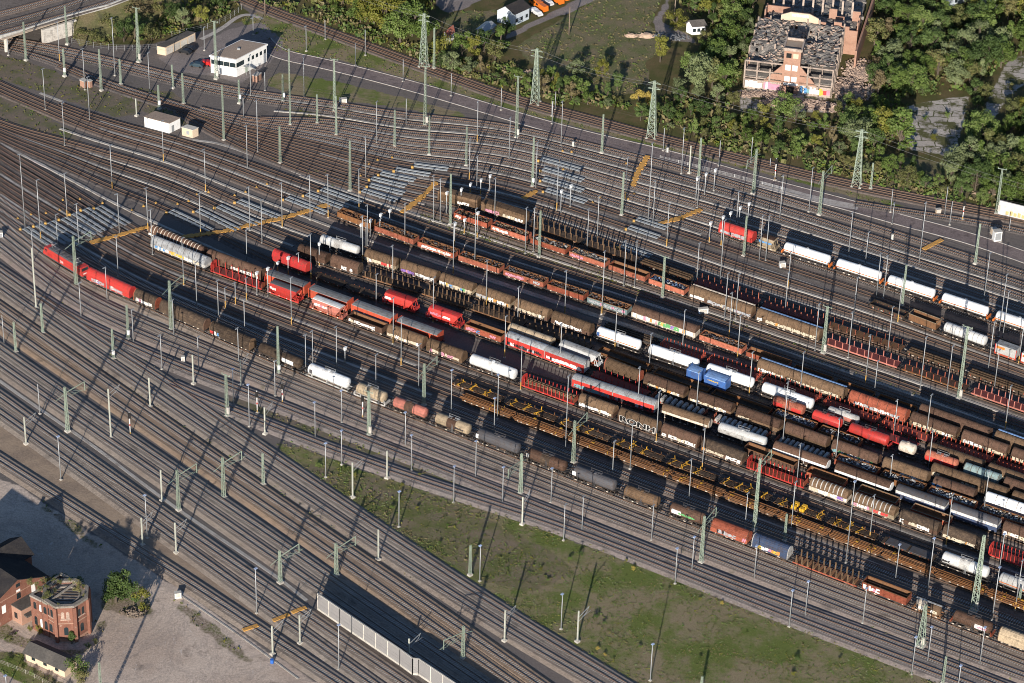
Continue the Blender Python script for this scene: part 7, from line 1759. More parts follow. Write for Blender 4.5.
_mc = {}
def pole_mesh(h, r0, r1, mat, n=8):
    k = ('p', round(h * 2), r0, mat.name)
    if k not in _mc: m = MB(); m.cyl((0, 0, 0), (0, 0, h), r0, n, r1); _mc[k] = m.mesh('pole', mat, True)
    return _mc[k]
def lattice_mesh(h, w0, w1, t, mat, key, four=False, panels=None):
    k = (key, round(h * 2), w0)
    if k in _mc: return _mc[k]
    m = MB(); cs = [(-1, -1), (1, -1), (1, 1), (-1, 1)]
    for a, b in cs: m.bar((a * w0 / 2, b * w0 / 2, 0), (a * w1 / 2, b * w1 / 2, h), t, t, up=(0, 1, 0))
    z = 0.15; sgn = 1
    while z < h - .2:
        f = z / h; w = w0 + (w1 - w0) * f; z2 = min(h - .05, z + max(.55, w * (1.1 if four else 1.0))); w2 = w0 + (w1 - w0) * z2 / h
        for i in range(4):
            (a, b), (c, d) = cs[i], cs[(i + 1) % 4]
            if sgn > 0: a, b, c, d = c, d, a, b
            m.bar((a * w / 2, b * w / 2, z), (c * w2 / 2, d * w2 / 2, z2), t * .62)
            if four: m.bar((c * w / 2, d * w / 2, z), (a * w2 / 2, b * w2 / 2, z2), t * .62); m.bar((a * w2 / 2, b * w2 / 2, z2), (c * w2 / 2, d * w2 / 2, z2), t * .62)
        z = z2; sgn = -sgn
    _mc[k] = m.mesh('lattice', mat); return _mc[k]
def once(k, fn):
    if k not in _mc: _mc[k] = fn()
    return _mc[k]
def foot(w=.95, h=.45):
    def f():
        m = MB(); m.box((0, 0, h / 2), (w, w, h)); m.box((0, 0, h + .04), (w * .6, w * .6, .1)); return m.mesh('footing', M_CONC)
    return once(('foot', w), f)
def head_L():
    m = MB(); m.box((.35, 0, .02), (1.15, .34, .12)); m.bar((-.05, 0, -.25), (.3, 0, 0), .07); return m.mesh('lamp_head', M_STEEL)
def head_blue():
    m = MB(); m.box((.1, 0, .06), (.75, .55, .16)); m.bar((-.2, 0, -.1), (.1, 0, .05), .1); return m.mesh('lamp_head', paint('lamp_lens', (.36, .44, .62), .4, .1, amount=.1))
def head_S():
    m = MB(); m.box((0, -.08, .2), (.75, .5, .72)); m.box((.1, -.1, .62), (.95, .7, .1)); return m.mesh('lamp_box', M_WHITE)
def head_Y():
    m = MB(); m.box((.28, 0, .02), (1.0, .3, .1)); m.box((-.3, 0, -.02), (.5, .26, .1)); return m.mesh('lamp_head', M_STEEL)
def ybase(h):
    m = MB(); m.cyl((0, 0, .05), (0, 0, h), .16, 8, .145); return m.mesh('base_paint', M_YELLOW)
def arm_mesh(l, drop, kind):
    m = MB()
    m.bar((0, 0, 0), (l, 0, 1.3), .1); m.bar((0, 0, -1.3), (l * .8, 0, .1), .075); m.bar((l * .8, 0, .1), (l, 0, 1.3), .06); m.bar((l * .45, 0, -.6), (l * 1.15, 0, -.2), .06)
    return m.mesh('cantilever_arm', M_STEEL)
def gantry_mesh(l):
    m = MB(); m.bar((0, 0, 0), (l, 0, .8), .13, .2); m.bar((l, 0, .9), (l, 0, -1.9), .14); 
    for a in (0.35, .62, 1.0):
        m.bar((l * a - 1.2, 0, -.4), (l * a + 1.2, 0, -1.3), .06); m.bar((l * a - 1.2, 0, -1.6), (l * a + 1.3, 0, -1.25), .06)
    m.bar((-l * .5, 0, -1.2), (0, 0, -.2), .1)
    return m.mesh('cross_beam', M_GREEN)
KIND = dict(L=('lamp_mast', 'slim grey lamp mast', 'lamp mast'), Y=('lamp_mast', 'yellow-footed grey lamp mast', 'lamp mast'), S=('yard_light', 'white-headed yard light', 'light'), C=('catenary_mast', 'green lattice catenary mast', 'mast'), K=('catenary_mast', 'tall green lattice mast', 'mast'), A=('catenary_mast', 'cross-beamed green lattice mast', 'mast'),
    H=('catenary_mast', 'slender pale catenary post', 'mast'), h=('short_post', 'thin grey line post', 'post'), a=('catenary_mast', 'pale cantilever post', 'mast'), X=('railway_signal', 'black-headed railway signal', 'signal'), W=('wooden_pole', 'brown wooden pole', 'pole'), Z=('catenary_mast', 'small-armed green mast', 'mast'), G=('catenary_mast', 'thin tall green mast', 'mast'), B=('catenary_mast', 'broad-footed green lattice mast', 'mast'))
MAST_OBJ = []
def trackdir(p):
    best, bd = None, 1e9
    for T in TR.values():
        d = np.abs(T.P - np.array([p.x, p.y])).sum(1); i = int(d.argmin())
        if d[i] < bd: bd = d[i]; q = T.P[min(i + 1, len(T.P) - 1)] - T.P[max(i - 1, 0)]; best = math.atan2(q[1], q[0])
    return best
def build_mast(k, x, yt, yb):
    p = G(x, yb); h = height_at(p, yt); h = max(2.2, min(h, 26.0))
    nm, desc, cat = KIND[k]; td = trackdir(p)
    t = thing(nm, None, cat, p, td if k not in ('L', 'Y', 'S') else td + math.pi / 2)
    r = random.Random(int(x * 13 + yb * 7))
    if k in 'LY':
        inst('pole', pole_mesh(h, .14, .085, M_STEEL), t)
        inst('footing', foot(.6, .25), t)
        near = yb > 395 and k == 'L' and not (640 < x and yb < 520)
        inst('lamp_head', once(('hb',), head_blue) if (yb > 560 or (x < 560 and yb > 400)) and k == 'L' else (once(('hl',), head_L) if r.random() < .6 else once(('hy',), head_Y)), t, (0, 0, h), r.choice((0, math.pi)))
        if k == 'Y': inst('base_paint', once(('yb', 4), lambda: ybase(2.7)), t)
    elif k == 'S':
        inst('pole', pole_mesh(h, .15, .12, M_STEEL), t); inst('lamp_box', once(('hs',), head_S), t, (0, 0, h - .3))
        if r.random() < .5: inst('base_paint', once(('yb', 2), lambda: ybase(1.9)), t)
        inst('footing', foot(.6, .25), t)
    elif k in 'CKAZGB':
        w0, w1, th = dict(C=(.5, .28, .09), K=(.72, .34, .105), A=(.68, .36, .11), Z=(.55, .34, .1), G=(.38, .26, .085), B=(1.4, .45, .15))[k]
        w0 *= r.uniform(.95, 1.1); w0 = round(w0, 1) if k != 'B' else w0
        inst('lattice', lattice_mesh(h, w0, w1, th, M_GREEN, k), t); inst('footing', foot(w0 + .55, .5), t)
        if k in 'A': inst('cross_beam', once(('ga', 7), lambda: gantry_mesh(6.0)), t, (0, 0, h - 1.8), math.pi / 2 * (1 if r.random() < .75 else -1))
        if k in 'ZK' and h > 8:
            m = once(('ca',), lambda: (lambda q: (q.bar((-1.3, 0, 0), (1.3, 0, 0), .14), q.bar((-1.2, 0, 0), (-1.2, 0, .5), .1), q.bar((1.2, 0, 0), (1.2, 0, .5), .1), q.mesh('cross_arm', M_GREEN))[-1])(MB())); inst('cross_arm', m, t, (0, 0, h - .2))
        if k == 'C' and r.random() < .35:
            m = once(('box',), lambda: (lambda q: (q.box((0, 0, 0), (.6, .5, 1.3)), q.mesh('switch_box', M_WHITE))[-1])(MB())); inst('switch_box', m, t, (.45, -.3, 2.6))
        if k in 'KB':
            m = once(('box2',), lambda: (lambda q: (q.box((0, 0, 0), (.7, .5, 1.9)), q.mesh('weight_stack', M_CONC))[-1])(MB())); inst('weight_stack', m, t, (.6, -.3, 2.3))
    elif k in 'Ha':
        inst('pole', once(('hp', round(h * 2)), lambda: (lambda q: (q.bar((0, 0, 0), (0, 0, h), .3, .26, up=(0, 1, 0)), q.mesh('pole', M_CONCMAST))[-1])(MB())), t); inst('footing', foot(1.0, .5), t)
        if k == 'a': inst('cantilever_arm', once(('arm', 1), lambda: arm_mesh(3.6, 1, 1)), t, (0, 0, h - 1.6), math.pi / 2)
    elif k == 'h': inst('pole', pole_mesh(h, .13, .10, M_STEEL, 6), t); inst('footing', foot(.6, .25), t)
    elif k == 'W':
        inst('pole', pole_mesh(h, .2, .14, paint('pole_wood', (.26, .2, .15), .9)), t)
    elif k == 'X':
        inst('pole', pole_mesh(h, .13, .13, M_WHITE), t); inst('footing', foot(.9, .3), t)
        m = once(('sig',), lambda: (lambda q: (q.box((0, -.15, 0), (.75, .35, 1.7)), q.mesh('signal_head', M_BLACK))[-1])(MB())); o = inst('signal_head', m, t, (0, 0, h - .9)); o.rotation_euler = (0, 0, -td)
        m = once(('sigr',), lambda: (lambda q: (q.cyl((0, 0, 0), (0, 0, .5), .16, 8), q.mesh('red_band', cm('red')))[-1])(MB())); inst('red_band', m, t, (0, 0, h * .42))
        inst('base_paint', once(('yb', 1), lambda: ybase(1.0)), t)
    MAST_OBJ.append((t, desc, x, yb)); return t
seen = []
for (ox, oy), s in MAST.items():
    for e in s.split(';'):
        k, x, yt, yb = e.split(); x = ox + float(x) / 5.942; yb_, yt_ = oy + float(yb) / 5.942, oy + float(yt) / 5.942
        if any(abs(x - a) < 1.2 and abs(yb_ - b) < 4 for a, b in seen): continue
        seen.append((x, yb_)); build_mast(k, x, yt_, yb_)
# off-frame posts whose shadows fall into the picture
# big power towers
TWH = []
for (ox, oy), s in TOWERS.items():
    x, yt, yb = map(float, s.split()); x = ox + x / 5.942; p = G(x, oy + yb / 5.942); h = height_at(p, oy + yt / 5.942)
    t = thing('power_tower', None, 'tower', p, -.25); inst('lattice', lattice_mesh(h, h * .13, .55, .15, M_GREEN, 'T', True), t)
    m = MB()
    for z in (h - .8, h - 2.6): m.bar((-1.9, 0, z), (1.9, 0, z), .14, .18); m.bar((-1.9, 0, z), (0, 0, z + .8), .07); m.bar((1.9, 0, z), (0, 0, z + .8), .07)
    m.obj('cross_arm', M_GREEN, t)
    for a in (-1, 1):
        for b in (-1, 1): inst('footing', foot(.8, .4), t, (a * h * .065, b * h * .065, 0))
    MAST_OBJ.append((t, 'pointed lattice power tower', x, oy + yb / 5.942)); TWH.append((p, h))
m = MB(); TWH.sort(key=lambda q: q[0].x); ext = [(G(255, -10), 14.0)] + TWH + [(G(1100, 250), 15.0)]
for (p, h), (q, g) in zip(ext[:-1], ext[1:]):
    for off in (-1.7, 1.7):
        n = 14
        def at(k):
            f = k / n; return (p.x + (q.x - p.x) * f + off * .97, p.y + (q.y - p.y) * f + off * .25, (h - 1) + (g - h) * f - 4 * 1.6 * f * (1 - f))
        for k in range(n): m.bar(at(k), at(k + 1), .035)
o = m.obj('power_line', paint('cable_grey', (.2, .2, .2), .6)); tag(o, 'sagging power cables strung between the pointed lattice towers', 'power line')

# contact wires over the main lines and the upper tracks
WD = dict(T1='the dirt lot track', T3='the line left of the barrier', T6='the barrier-shaded main line', T7='the brown-ballast main line', T9='the line beside brown ballast', T12='the pink-ballast line', T13='the path-side line', A='the red locomotive train', w2='the upper yard', w4='the topmost yard line', X1='the main line behind the road')
for key in WD:
    T = TR[key]; Q = [(p, q) for p, q in zip(T.P, T.px) if -60 < q[0] < 1090 and -20 < q[1] < 730][::12]; wm = MB()
    for i in range(len(Q) - 1):
        a, b = Q[i][0], Q[i + 1][0]; wm.bar((*a, 6.1), (*b, 6.1), .025); f0, f1 = abs(math.sin(i / 4 * math.pi)), abs(math.sin((i + 1) / 4 * math.pi))
        wm.bar((*a, 7.3 - .5 * f0), (*b, 7.3 - .5 * f1), .022); wm.bar((*a, 6.1), (*a, 7.3 - .5 * f0), .015)
    o = wm.obj('contact_wire', paint('wire_copper', (.12, .10, .09), .6)); tag(o, 'thin overhead contact wire hung above ' + WD[key], 'overhead wire')

# small yellow switch boxes along the retarder fans
YB = [(17.8, 219.5), (31, 215.5), (46, 214), (59.5, 211), (102.5, 204), (80, 200), (63, 201), (143.5, 207), (156, 204), (132, 211), (197, 195.5), (188.5, 202), (177.5, 205), (208.5, 193), (234.5, 196.5), (245.5, 193), (256.5, 188.5), (267, 185), (369, 165), (377.5, 161), (392, 158.5), (360.5, 177), (562.5, 152), (559.5, 163), (563, 170.5), (571.5, 153), (600, 198.5), (592.5, 203.5), (628, 200), (634, 195), (626, 164.5)]
yme = None
for i, (x, y) in enumerate(YB):
    p = G(x, y); t = thing('switch_motor', None, 'switch box', p, .4)
    if yme is None: m = MB(); m.box((0, 0, .3), (.6, .42, .42)); m.cyl((0, 0, .5), (0, 0, .78), .11, 8); yme = m.mesh('motor_housing', M_YELLOW)
    inst('motor_housing', yme, t); MAST_OBJ.append((t, 'small yellow switch motor', x, y))

# ------------------------------------------------------------------ labels by what stands nearby
def auto_label(items, lms, group=None):
    buck = {}
    for t, desc, x, y in items:
        p = t.location; j = min(range(len(lms)), key=lambda k: (lms[k][1].x - p.x) ** 2 + (lms[k][1].y - p.y) ** 2)
        buck.setdefault((desc, j), []).append((x, t))
    for (desc, j), v in buck.items():
        v.sort(key=lambda q: q[0]); n = len(v)
        for i, (_, t) in enumerate(v):
            t['label'] = ('%s near %s' % (desc, lms[j][0])) if n == 1 else ('%s, %s of %d from left near %s' % (desc, ORD[min(i, len(ORD) - 1)], n, lms[j][0]))
            t['group'] = group or desc + 's'
auto_label(MAST_OBJ, LANDMARKS)
# ------------------------------------------------------------------ plants
def leaf_mat(name, c1, c2, c3):
    m, n, b = newmat(name)
    g = n.new("ShaderNodeNewGeometry"); rp = g.outputs['Random Per Island']; oi = n.new("ShaderNodeObjectInfo").outputs['Random']
    c = n.mix(rp, c1, c2); c = n.mix(n.rng(n.math('ADD', n.math('MULTIPLY', rp, .5), n.math('MULTIPLY', oi, .6)), .5, 1.0), c, c3)
    k = n.math('ADD', .72, n.math('MULTIPLY', oi, .56)); kc = n.new("ShaderNodeCombineColor")
    for i in range(3): n.link(k, kc.inputs[i])
    c = n.mix(1.0, c, kc.outputs[0], 'MULTIPLY')
    n.link(c, b.inputs['Base Color']); b.inputs['Roughness'].default_value = .6; b.inputs['Specular IOR Level'].default_value = .25
    tr = n.new("ShaderNodeBsdfTranslucent"); n.link(c, tr.inputs[0]); mx = n.new("ShaderNodeMixShader"); mx.inputs[0].default_value = .22
    n.link(b.outputs[0], mx.inputs[1]); n.link(tr.outputs[0], mx.inputs[2]); n.link(mx.outputs[0], m.node_tree.nodes['Material Output'].inputs[0])
    return m
LM_ = {'green': leaf_mat('leaf_green', (.09, .145, .03), (.135, .19, .042), (.15, .19, .06)), 'dark': leaf_mat('leaf_dark', (.055, .095, .026), (.085, .13, .036), (.10, .14, .042)),
       'yellow': leaf_mat('leaf_yellow', (.16, .18, .03), (.23, .21, .04), (.20, .19, .05)), 'olive': leaf_mat('leaf_olive', (.11, .13, .04), (.165, .165, .06), (.17, .145, .06)),
       'grey': leaf_mat('leaf_grey', (.145, .18, .085), (.19, .225, .105), (.165, .19, .085)), 'brown': leaf_mat('leaf_brown', (.19, .15, .075), (.25, .20, .11), (.17, .15, .07)), 'gold': leaf_mat('leaf_gold', (.42, .33, .07), (.5, .36, .10), (.36, .30, .08))}
M_BARK = paint('bark', (.10, .08, .06), .9, .4)
def leaves(m, c, r, n, rr, size=(.28, .55), flat=.8):
    for _ in range(n):
        u = rr.uniform(-1, 1); a = rr.uniform(0, 2 * math.pi); s = math.sqrt(1 - u * u); q = r * rr.uniform(.62, 1.05)
        d = Vector((s * math.cos(a), s * math.sin(a), u * flat)); p = Vector(c) + d * q
        nrm = (d + Vector((rr.uniform(-.8, .8), rr.uniform(-.8, .8), rr.uniform(-.3, .9)))).normalized()
        t = nrm.orthogonal().normalized(); b = nrm.cross(t); an = rr.uniform(0, 6.28); t, b = t * math.cos(an) + b * math.sin(an), b * math.cos(an) - t * math.sin(an)
        z = rr.uniform(*size); w = z * rr.uniform(.6, .95)
        m.add([tuple(p - t * z / 2), tuple(p + b * w / 2), tuple(p + t * z / 2), tuple(p - b * w / 2)], [(0, 1, 2, 3)])
def crown(seed, kind):
    """unit crown about 10 m tall: limbs in the trunk mesh, leaf clumps in the crown mesh"""
    rr = random.Random(seed); m, b = MB(), MB(); pts = []
    if kind == 'round':
        H = 10
        for i in range(22):
            a = rr.uniform(0, 6.28); z = rr.uniform(3.2, 9.0); R = 3.6 * math.sqrt(max(.05, 1 - ((z - 5.4) / 4.6) ** 2)) * rr.uniform(.35, 1.0); pts.append((R * math.cos(a), R * math.sin(a), z, rr.uniform(.9, 1.7)))
    elif kind == 'tall':
        for i in range(22):
            a = rr.uniform(0, 6.28); z = rr.uniform(2.0, 9.6); R = 1.9 * (1 - (max(0, z - 4.5) / 6.5)) * rr.uniform(.2, 1.0); pts.append((R * math.cos(a), R * math.sin(a), z, rr.uniform(.7, 1.25)))
    elif kind == 'wide':
        for i in range(28):
            a = rr.uniform(0, 6.28); z = rr.uniform(3.5, 8.6); R = 4.9 * math.sqrt(max(.08, 1 - ((z - 5) / 4.6) ** 2)) * rr.uniform(.3, 1.0); pts.append((R * math.cos(a), R * math.sin(a), z, rr.uniform(1.0, 1.9)))
    else:   # bush
        for i in range(14):
            a = rr.uniform(0, 6.28); z = rr.uniform(1.2, 6.5); R = 4.2 * math.sqrt(max(.08, 1 - (z / 8.5) ** 2)) * rr.uniform(.2, 1.0); pts.append((R * math.cos(a), R * math.sin(a), z, rr.uniform(1.1, 2.0)))
    for x, y, z, r in pts:
        leaves(m, (x, y, z), r, int(75 * r * (1 if kind != 'bush' else .8)), rr, (.3, .62))
        if rr.random() < .55: b.cyl((x * .12, y * .12, z * .45), (x * .9, y * .9, z * .95), .13, 5, .05, False)
    top = max(p[2] for p in pts)
    b.cyl((0, 0, -.2), (rr.uniform(-.2, .2), rr.uniform(-.2, .2), top * .8), .34 if kind != 'bush' else .2, 7, .09)
    return m, b
CROWNS = {}
for kind, nv in (('round', 4), ('tall', 3), ('wide', 3), ('bush', 4)):
    CROWNS[kind] = []
    for v in range(nv):
        m, b = crown(100 + len(CROWNS) * 10 + v, kind); CROWNS[kind].append((m, b.mesh('trunk', M_BARK), {}))
TREES = []
ADJ = dict(green='mid green', dark='dark green', yellow='yellow-green', olive='olive green', grey='grey-green', brown='brownish', gold='golden yellow'); SHP = dict(round='round tree', tall='slender tree', wide='broad tree', bush='bush')
def tree(px, py, h, kind='round', col='green', sx=1.0, z=0.0, seed=None):
    p = G(px, py, z); r = random.Random(seed if seed is not None else int(px * 31 + py * 17)); v = r.randrange(len(CROWNS[kind])); m, tr, cache = CROWNS[kind][v]
    if col not in cache: cache[col] = m.mesh('crown', LM_[col])
    t = thing('tree' if kind != 'bush' else 'bush', None, 'tree' if kind != 'bush' else 'bush', p, r.uniform(0, 6.28)); s = h / (10 if kind != 'bush' else 7.5)
    t.scale = (s * sx * r.uniform(.9, 1.1), s * sx * r.uniform(.9, 1.1), s)
    inst('crown', cache[col], t); inst('trunk', tr, t); TREES.append((t, ADJ[col] + ' ' + SHP[kind], px, py)); return t
def hpx(px): return px / 2.95
# trees that can be told apart
for a_ in [(124, 600, 9.0, 'round', 'dark', .72), (116, 602, 8.5, 'tall', 'dark', 1.5), (134, 605, 6.5, 'round', 'dark', .8), (142, 607, 5.5, 'bush', 'yellow', .8), (110, 600, 6, 'bush', 'dark', .9),
           (78, 676, 5.2, 'bush', 'green', .9), (84, 683, 3.5, 'bush', 'olive', .9), (72, 643.5, 3.6, 'tall', 'dark', 1.3), (40, 634, 2.6, 'bush', 'yellow', .7), (30, 632, 2.0, 'bush', 'yellow', .6), (48, 592, 4.5, 'bush', 'gold', .6), (60, 590, 4, 'bush', 'dark', 1.1), (75, 588, 3.2, 'bush', 'dark', 1.2), (32, 676, 1.6, 'bush', 'green', .9), (45, 682, 1.7, 'bush', 'olive', 1.0), (20, 670, 1.5, 'bush', 'olive', .9), (50, 688, 1.5, 'bush', 'green', 1.1), (66, 690, 1.3, 'bush', 'yellow', 1.1), (8, 662, 1.3, 'bush', 'green', 1.2), (56, 655, 1.0, 'bush', 'olive', 1.3), (95, 644, 1.6, 'bush', 'olive', .9), (88, 648, 1.4, 'bush', 'dark', 1.1), (60, 585, 3.0, 'bush', 'dark', 1.4), (84, 594, 2.6, 'bush', 'dark', 1.2), (934, 140, 2.2, 'bush', 'yellow', .9), (925, 120, 1.8, 'bush', 'green', 1), (947, 118, 2.4, 'bush', 'green', .8), (1010, 90, 2.5, 'bush', 'olive', 1), (10, 640, 1.2, 'bush', 'olive', 1.2), (30, 645, 1.1, 'bush', 'olive', 1.2),
           (183, 27, 6.6, 'round', 'grey', .9), (202, 23, 6.6, 'round', 'yellow', .9), (124, 42, 8.5, 'round', 'dark', .8), (135, 40, 9, 'round', 'dark', .9), (152, 41, 6, 'bush', 'olive', 1), (96, 42, 4, 'bush', 'olive', 1.4), (84, 40, 4, 'bush', 'olive', 1.3), (110, 30, 5, 'bush', 'olive', 1.5), (140, 18, 6, 'bush', 'brown', 1.5), (172, 20, 7, 'round', 'dark', 1), (222, 10, 10, 'round', 'dark', 1), (236, 2, 9, 'tall', 'dark', 1.2), (160, 14, 8, 'round', 'olive', 1.1),
           (660, 62, 9.5, 'round', 'yellow', .72), (700, 92, 12.5, 'wide', 'grey', .9), (712, 88, 11, 'round', 'olive', .9), (690, 76, 9, 'round', 'green', .9), (576, 78, 7, 'round', 'grey', .95), (602, 78, 6.5, 'round', 'yellow', .9), (552, 82, 6.5, 'round', 'green', .8), (617, 90, 6, 'round', 'dark', .9), (557, 86, 4.5, 'bush', 'yellow', .8), (676, 30, 7, 'bush', 'yellow', .9), (638, 106, 5.6, 'bush', 'gold', .8), (647, 105, 4.5, 'bush', 'gold', .7),
           (900, 150, 15.5, 'tall', 'green', 1.25), (881, 140, 11, 'round', 'yellow', .85), (892, 138, 10.5, 'round', 'green', .9), (868, 130, 9, 'round', 'green', .8), (1008, 168, 11.5, 'round', 'grey', .95), (832, 146, 7.0, 'round', 'brown', .6), (975, 190, 10, 'wide', 'dark', .9), (1015, 200, 9, 'wide', 'green', .8), (763, 116, 5.0, 'bush', 'yellow', .9), (855, 117, 7, 'round', 'yellow', .8), (848, 108, 6, 'round', 'green', .8),
           (387, 34, 14, 'wide', 'yellow', .95), (400, 42, 13, 'round', 'green', 1.05), (412, 36, 12.5, 'round', 'green', 1.0), (422, 46, 12, 'round', 'green', .95), (374, 24, 12, 'wide', 'yellow', .9), (392, 14, 14, 'wide', 'green', 1.0), (410, 12, 14, 'wide', 'yellow', .95), (355, 12, 9, 'round', 'yellow', 1.1), (343, 4, 8, 'round', 'yellow', 1.1), (462, 56, 9, 'round', 'green', .9), (474, 60, 8.5, 'round', 'yellow', .8), (484, 52, 9, 'round', 'dark', .9), (500, 55, 10, 'tall', 'green', 1.2), (495, 62, 8, 'round', 'olive', .9), (440, 54, 7, 'bush', 'yellow', .9), (505, 40, 8, 'round', 'dark', .9), (1022, 6, 9, 'tall', 'dark', 1.3)]:
    tree(*a_)
for k_, (x, y, hh, c) in enumerate(((793, 675, 1.1, 'yellow'), (605, 656, .9, 'gold'), (613, 662, .8, 'yellow'), (598, 650, 1.0, 'gold'), (541, 570, 1.0, 'yellow'), (548, 581, .9, 'green'), (633, 570, 1.1, 'gold'), (626, 562, 1.0, 'yellow'), (420, 476, 1.0, 'yellow'), (402, 486, 1.1, 'yellow'), (392, 509, 1.2, 'green'), (417, 510, 1.1, 'yellow'), (440, 544, 1.0, 'green'), (355, 476, 1.1, 'yellow'), (344, 470, .9, 'green'), (318, 466, 1.2, 'green'), (700, 600, .8, 'yellow'), (722, 604, .9, 'gold'), (640, 648, .9, 'green'), (596, 618, 1.4, 'dark'), (604, 624, 1.0, 'dark'), (570, 560, 1.2, 'green'), (580, 556, 1.3, 'dark'), (700, 660, 1.0, 'green'), (840, 660, .9, 'olive'), (797, 660, 1.2, 'dark'))):
    tree(x, y, hh, 'bush', c, 1.0, seed=900 + k_)
# the wood: filled in by chance, denser in the middle
WOODPOLY = [[(972, 96), (990, 92), (978, 126), (964, 130)], [(846, 60), (860, 20), (872, -25), (1060, -25), (1060, 50), (1012, 62), (962, 92), (905, 98), (880, 108), (862, 86)], [(682, 0), (760, -20), (752, 30), (738, 84), (722, 96), (706, 52), (690, 22)], [(640, 120), (740, 120), (860, 150), (905, 170), (985, 206), (860, 174), (682, 133), (610, 114)],
            [(830, 106), (905, 105), (906, 152), (858, 152), (780, 118)], [(985, 130), (1060, 100), (1060, 215), (1000, 205), (945, 182), (960, 160)], [(513, 70), (545, 84), (620, 98), (640, 112), (580, 106), (515, 90)], [(300, 2), (330, -15), (440, -15), (432, 10), (420, 24), (370, 26)], [(720, 100), (760, 112), (755, 126), (690, 118), (640, 112), (660, 96)], [(500, 66), (514, 66), (514, 90), (430, 66), (440, 60)]]
NOGO = [[(734, 110), (742, 80), (764, 40), (770, -12), (876, -12), (872, 60), (876, 100), (850, 122), (780, 118), (734, 114)], [(905, 106), (948, 98), (970, 96), (962, 128), (955, 157), (912, 150), (900, 130)], [(1006, 62), (1030, 52), (1030, 78), (1002, 106), (988, 130), (976, 128), (990, 96)], [(676, 18), (710, 18), (710, 42), (676, 42)], [(850, 182), (1024, 216), (1024, 226), (850, 190)]]
r_ = random.Random(4); placed = [(t[2], t[3]) for t in TREES]
tot = 0
for pi, poly in enumerate(WOODPOLY):
    xs = [p[0] for p in poly]; ys = [p[1] for p in poly]; area = (max(xs) - min(xs)) * (max(ys) - min(ys)); k = 0
    for _ in range(int(area / 6)):
        x, y = r_.uniform(min(xs), max(xs)), r_.uniform(min(ys), max(ys))
        if not inpoly(np.array([x]), np.array([y]), poly)[0] or any(inpoly(np.array([x]), np.array([y]), q)[0] for q in NOGO): continue
        if any(abs(x - a) < 10.5 and abs(y - b) < 6.5 for a, b in placed): continue
        if pi != 6 and math.sin(x * .11 + 2 * math.sin(y * .09)) + math.sin(y * .16 + x * .05) < -1.05: continue
        placed.append((x, y))
        kind = r_.choices(('round', 'tall', 'wide', 'bush'), (5, 2, 1.4, 3.8))[0]; col = r_.choices(('green', 'dark', 'olive', 'yellow', 'grey', 'brown'), (5.5, 3.5, 2.2, 1.6, 3, .4))[0]
        h = r_.uniform(6, 11) if kind != 'bush' else r_.uniform(2.5, 5)
        if pi in (0, 3, 6, 8, 9): h *= .62
        tree(x, y, h, kind, col, r_.uniform(.85, 1.1)); tot += 1
print('trees', len(TREES))
WL = LANDMARKS + [('the pointed shed clearing', G(600, 40)), ('the cracked concrete yard', G(940, 125)), ('the pale concrete wall', G(1010, 215)), ('the four-arm power tower', G(653, 137)), ('the parked orange vans', G(545, 8)), ('the scrap machinery', G(670, 38)), ('the field track', G(655, 15)), ('the top-right wood corner', G(1000, 30)), ('the ruin-side wood', G(900, 50)), ('the sunlit wood edge', G(920, 90))]
WL = [w for w in WL if w[0] != 'the pointed shed clearing']
auto_label(TREES, WL, 'trees and bushes around the yard')
# undergrowth and grass: what nobody could count
def scatter(name, label, polys, per, size, mats, hmax, seed, spread=.5, nogo=(), flat=.6, nleaf=5, z0=0.0):
    rr = random.Random(seed); m = MB(); keep = 0
    for poly in polys:
        W = [G(x, y) for x, y in poly]; pg = [(p.x, p.y) for p in W]; xs = [p[0] for p in pg]; ys = [p[1] for p in pg]; A = (max(xs) - min(xs)) * (max(ys) - min(ys))
        n = int(A * per); X = np.array([rr.uniform(min(xs), max(xs)) for _ in range(n)]); Y = np.array([rr.uniform(min(ys), max(ys)) for _ in range(n)])
        ok = inpoly(X, Y, pg)
        for q in nogo: qq = [(G(x, y).x, G(x, y).y) for x, y in q]; ok &= ~inpoly(X, Y, qq)
        # clumpy: keep where a slow wave field is high
        f = np.sin(X * .31 + 1.3 * np.sin(Y * .17)) + np.sin(Y * .37 + X * .11) + .9 * np.sin(X * .93 + 2) * np.sin(Y * 1.1)
        ok &= (f + np.array([rr.uniform(-2.2, 2.2) for _ in range(n)])) > -.5
        for x, y in zip(X[ok], Y[ok]):
            m.cur = rr.choices(range(len(mats)), [w for _, w in mats])[0] if rr.random() < .8 else m.cur
            s = rr.uniform(*size)
            for _ in range(nleaf):
                d = Vector((rr.uniform(-1, 1), rr.uniform(-1, 1), 0)); p = Vector((x, y, 0)) + d * s * spread; h = s * rr.uniform(.4, 1) * hmax; a = rr.uniform(0, 6.28); w = s * rr.uniform(.25, .6)
                c, sn = math.cos(a) * w / 2, math.sin(a) * w / 2; lx, ly = rr.uniform(-.4, .4) * s, rr.uniform(-.4, .4) * s
                m.add([(p.x - c, p.y - sn, z0), (p.x + c, p.y + sn, z0), (p.x + c + lx, p.y + sn + ly, z0 + h), (p.x - c + lx, p.y - sn + ly, z0 + h)], [(0, 1, 2, 3)])
    o = m.obj(name, [LM_[k] for k, _ in mats]); o['kind'] = 'stuff'; o['label'] = label; o['category'] = 'vegetation'
    print(name, len(m.f))
scatter('grass', 'rough green and brown grass with yellow weeds on the triangle between the lines', [ZONES['grass'][0], ZONES['grass'][1]], 3.2, (.2, .6), [('green', 5), ('olive', 3), ('brown', 3), ('yellow', 1.1), ('grey', 2.0)], .42, 3, nleaf=3)
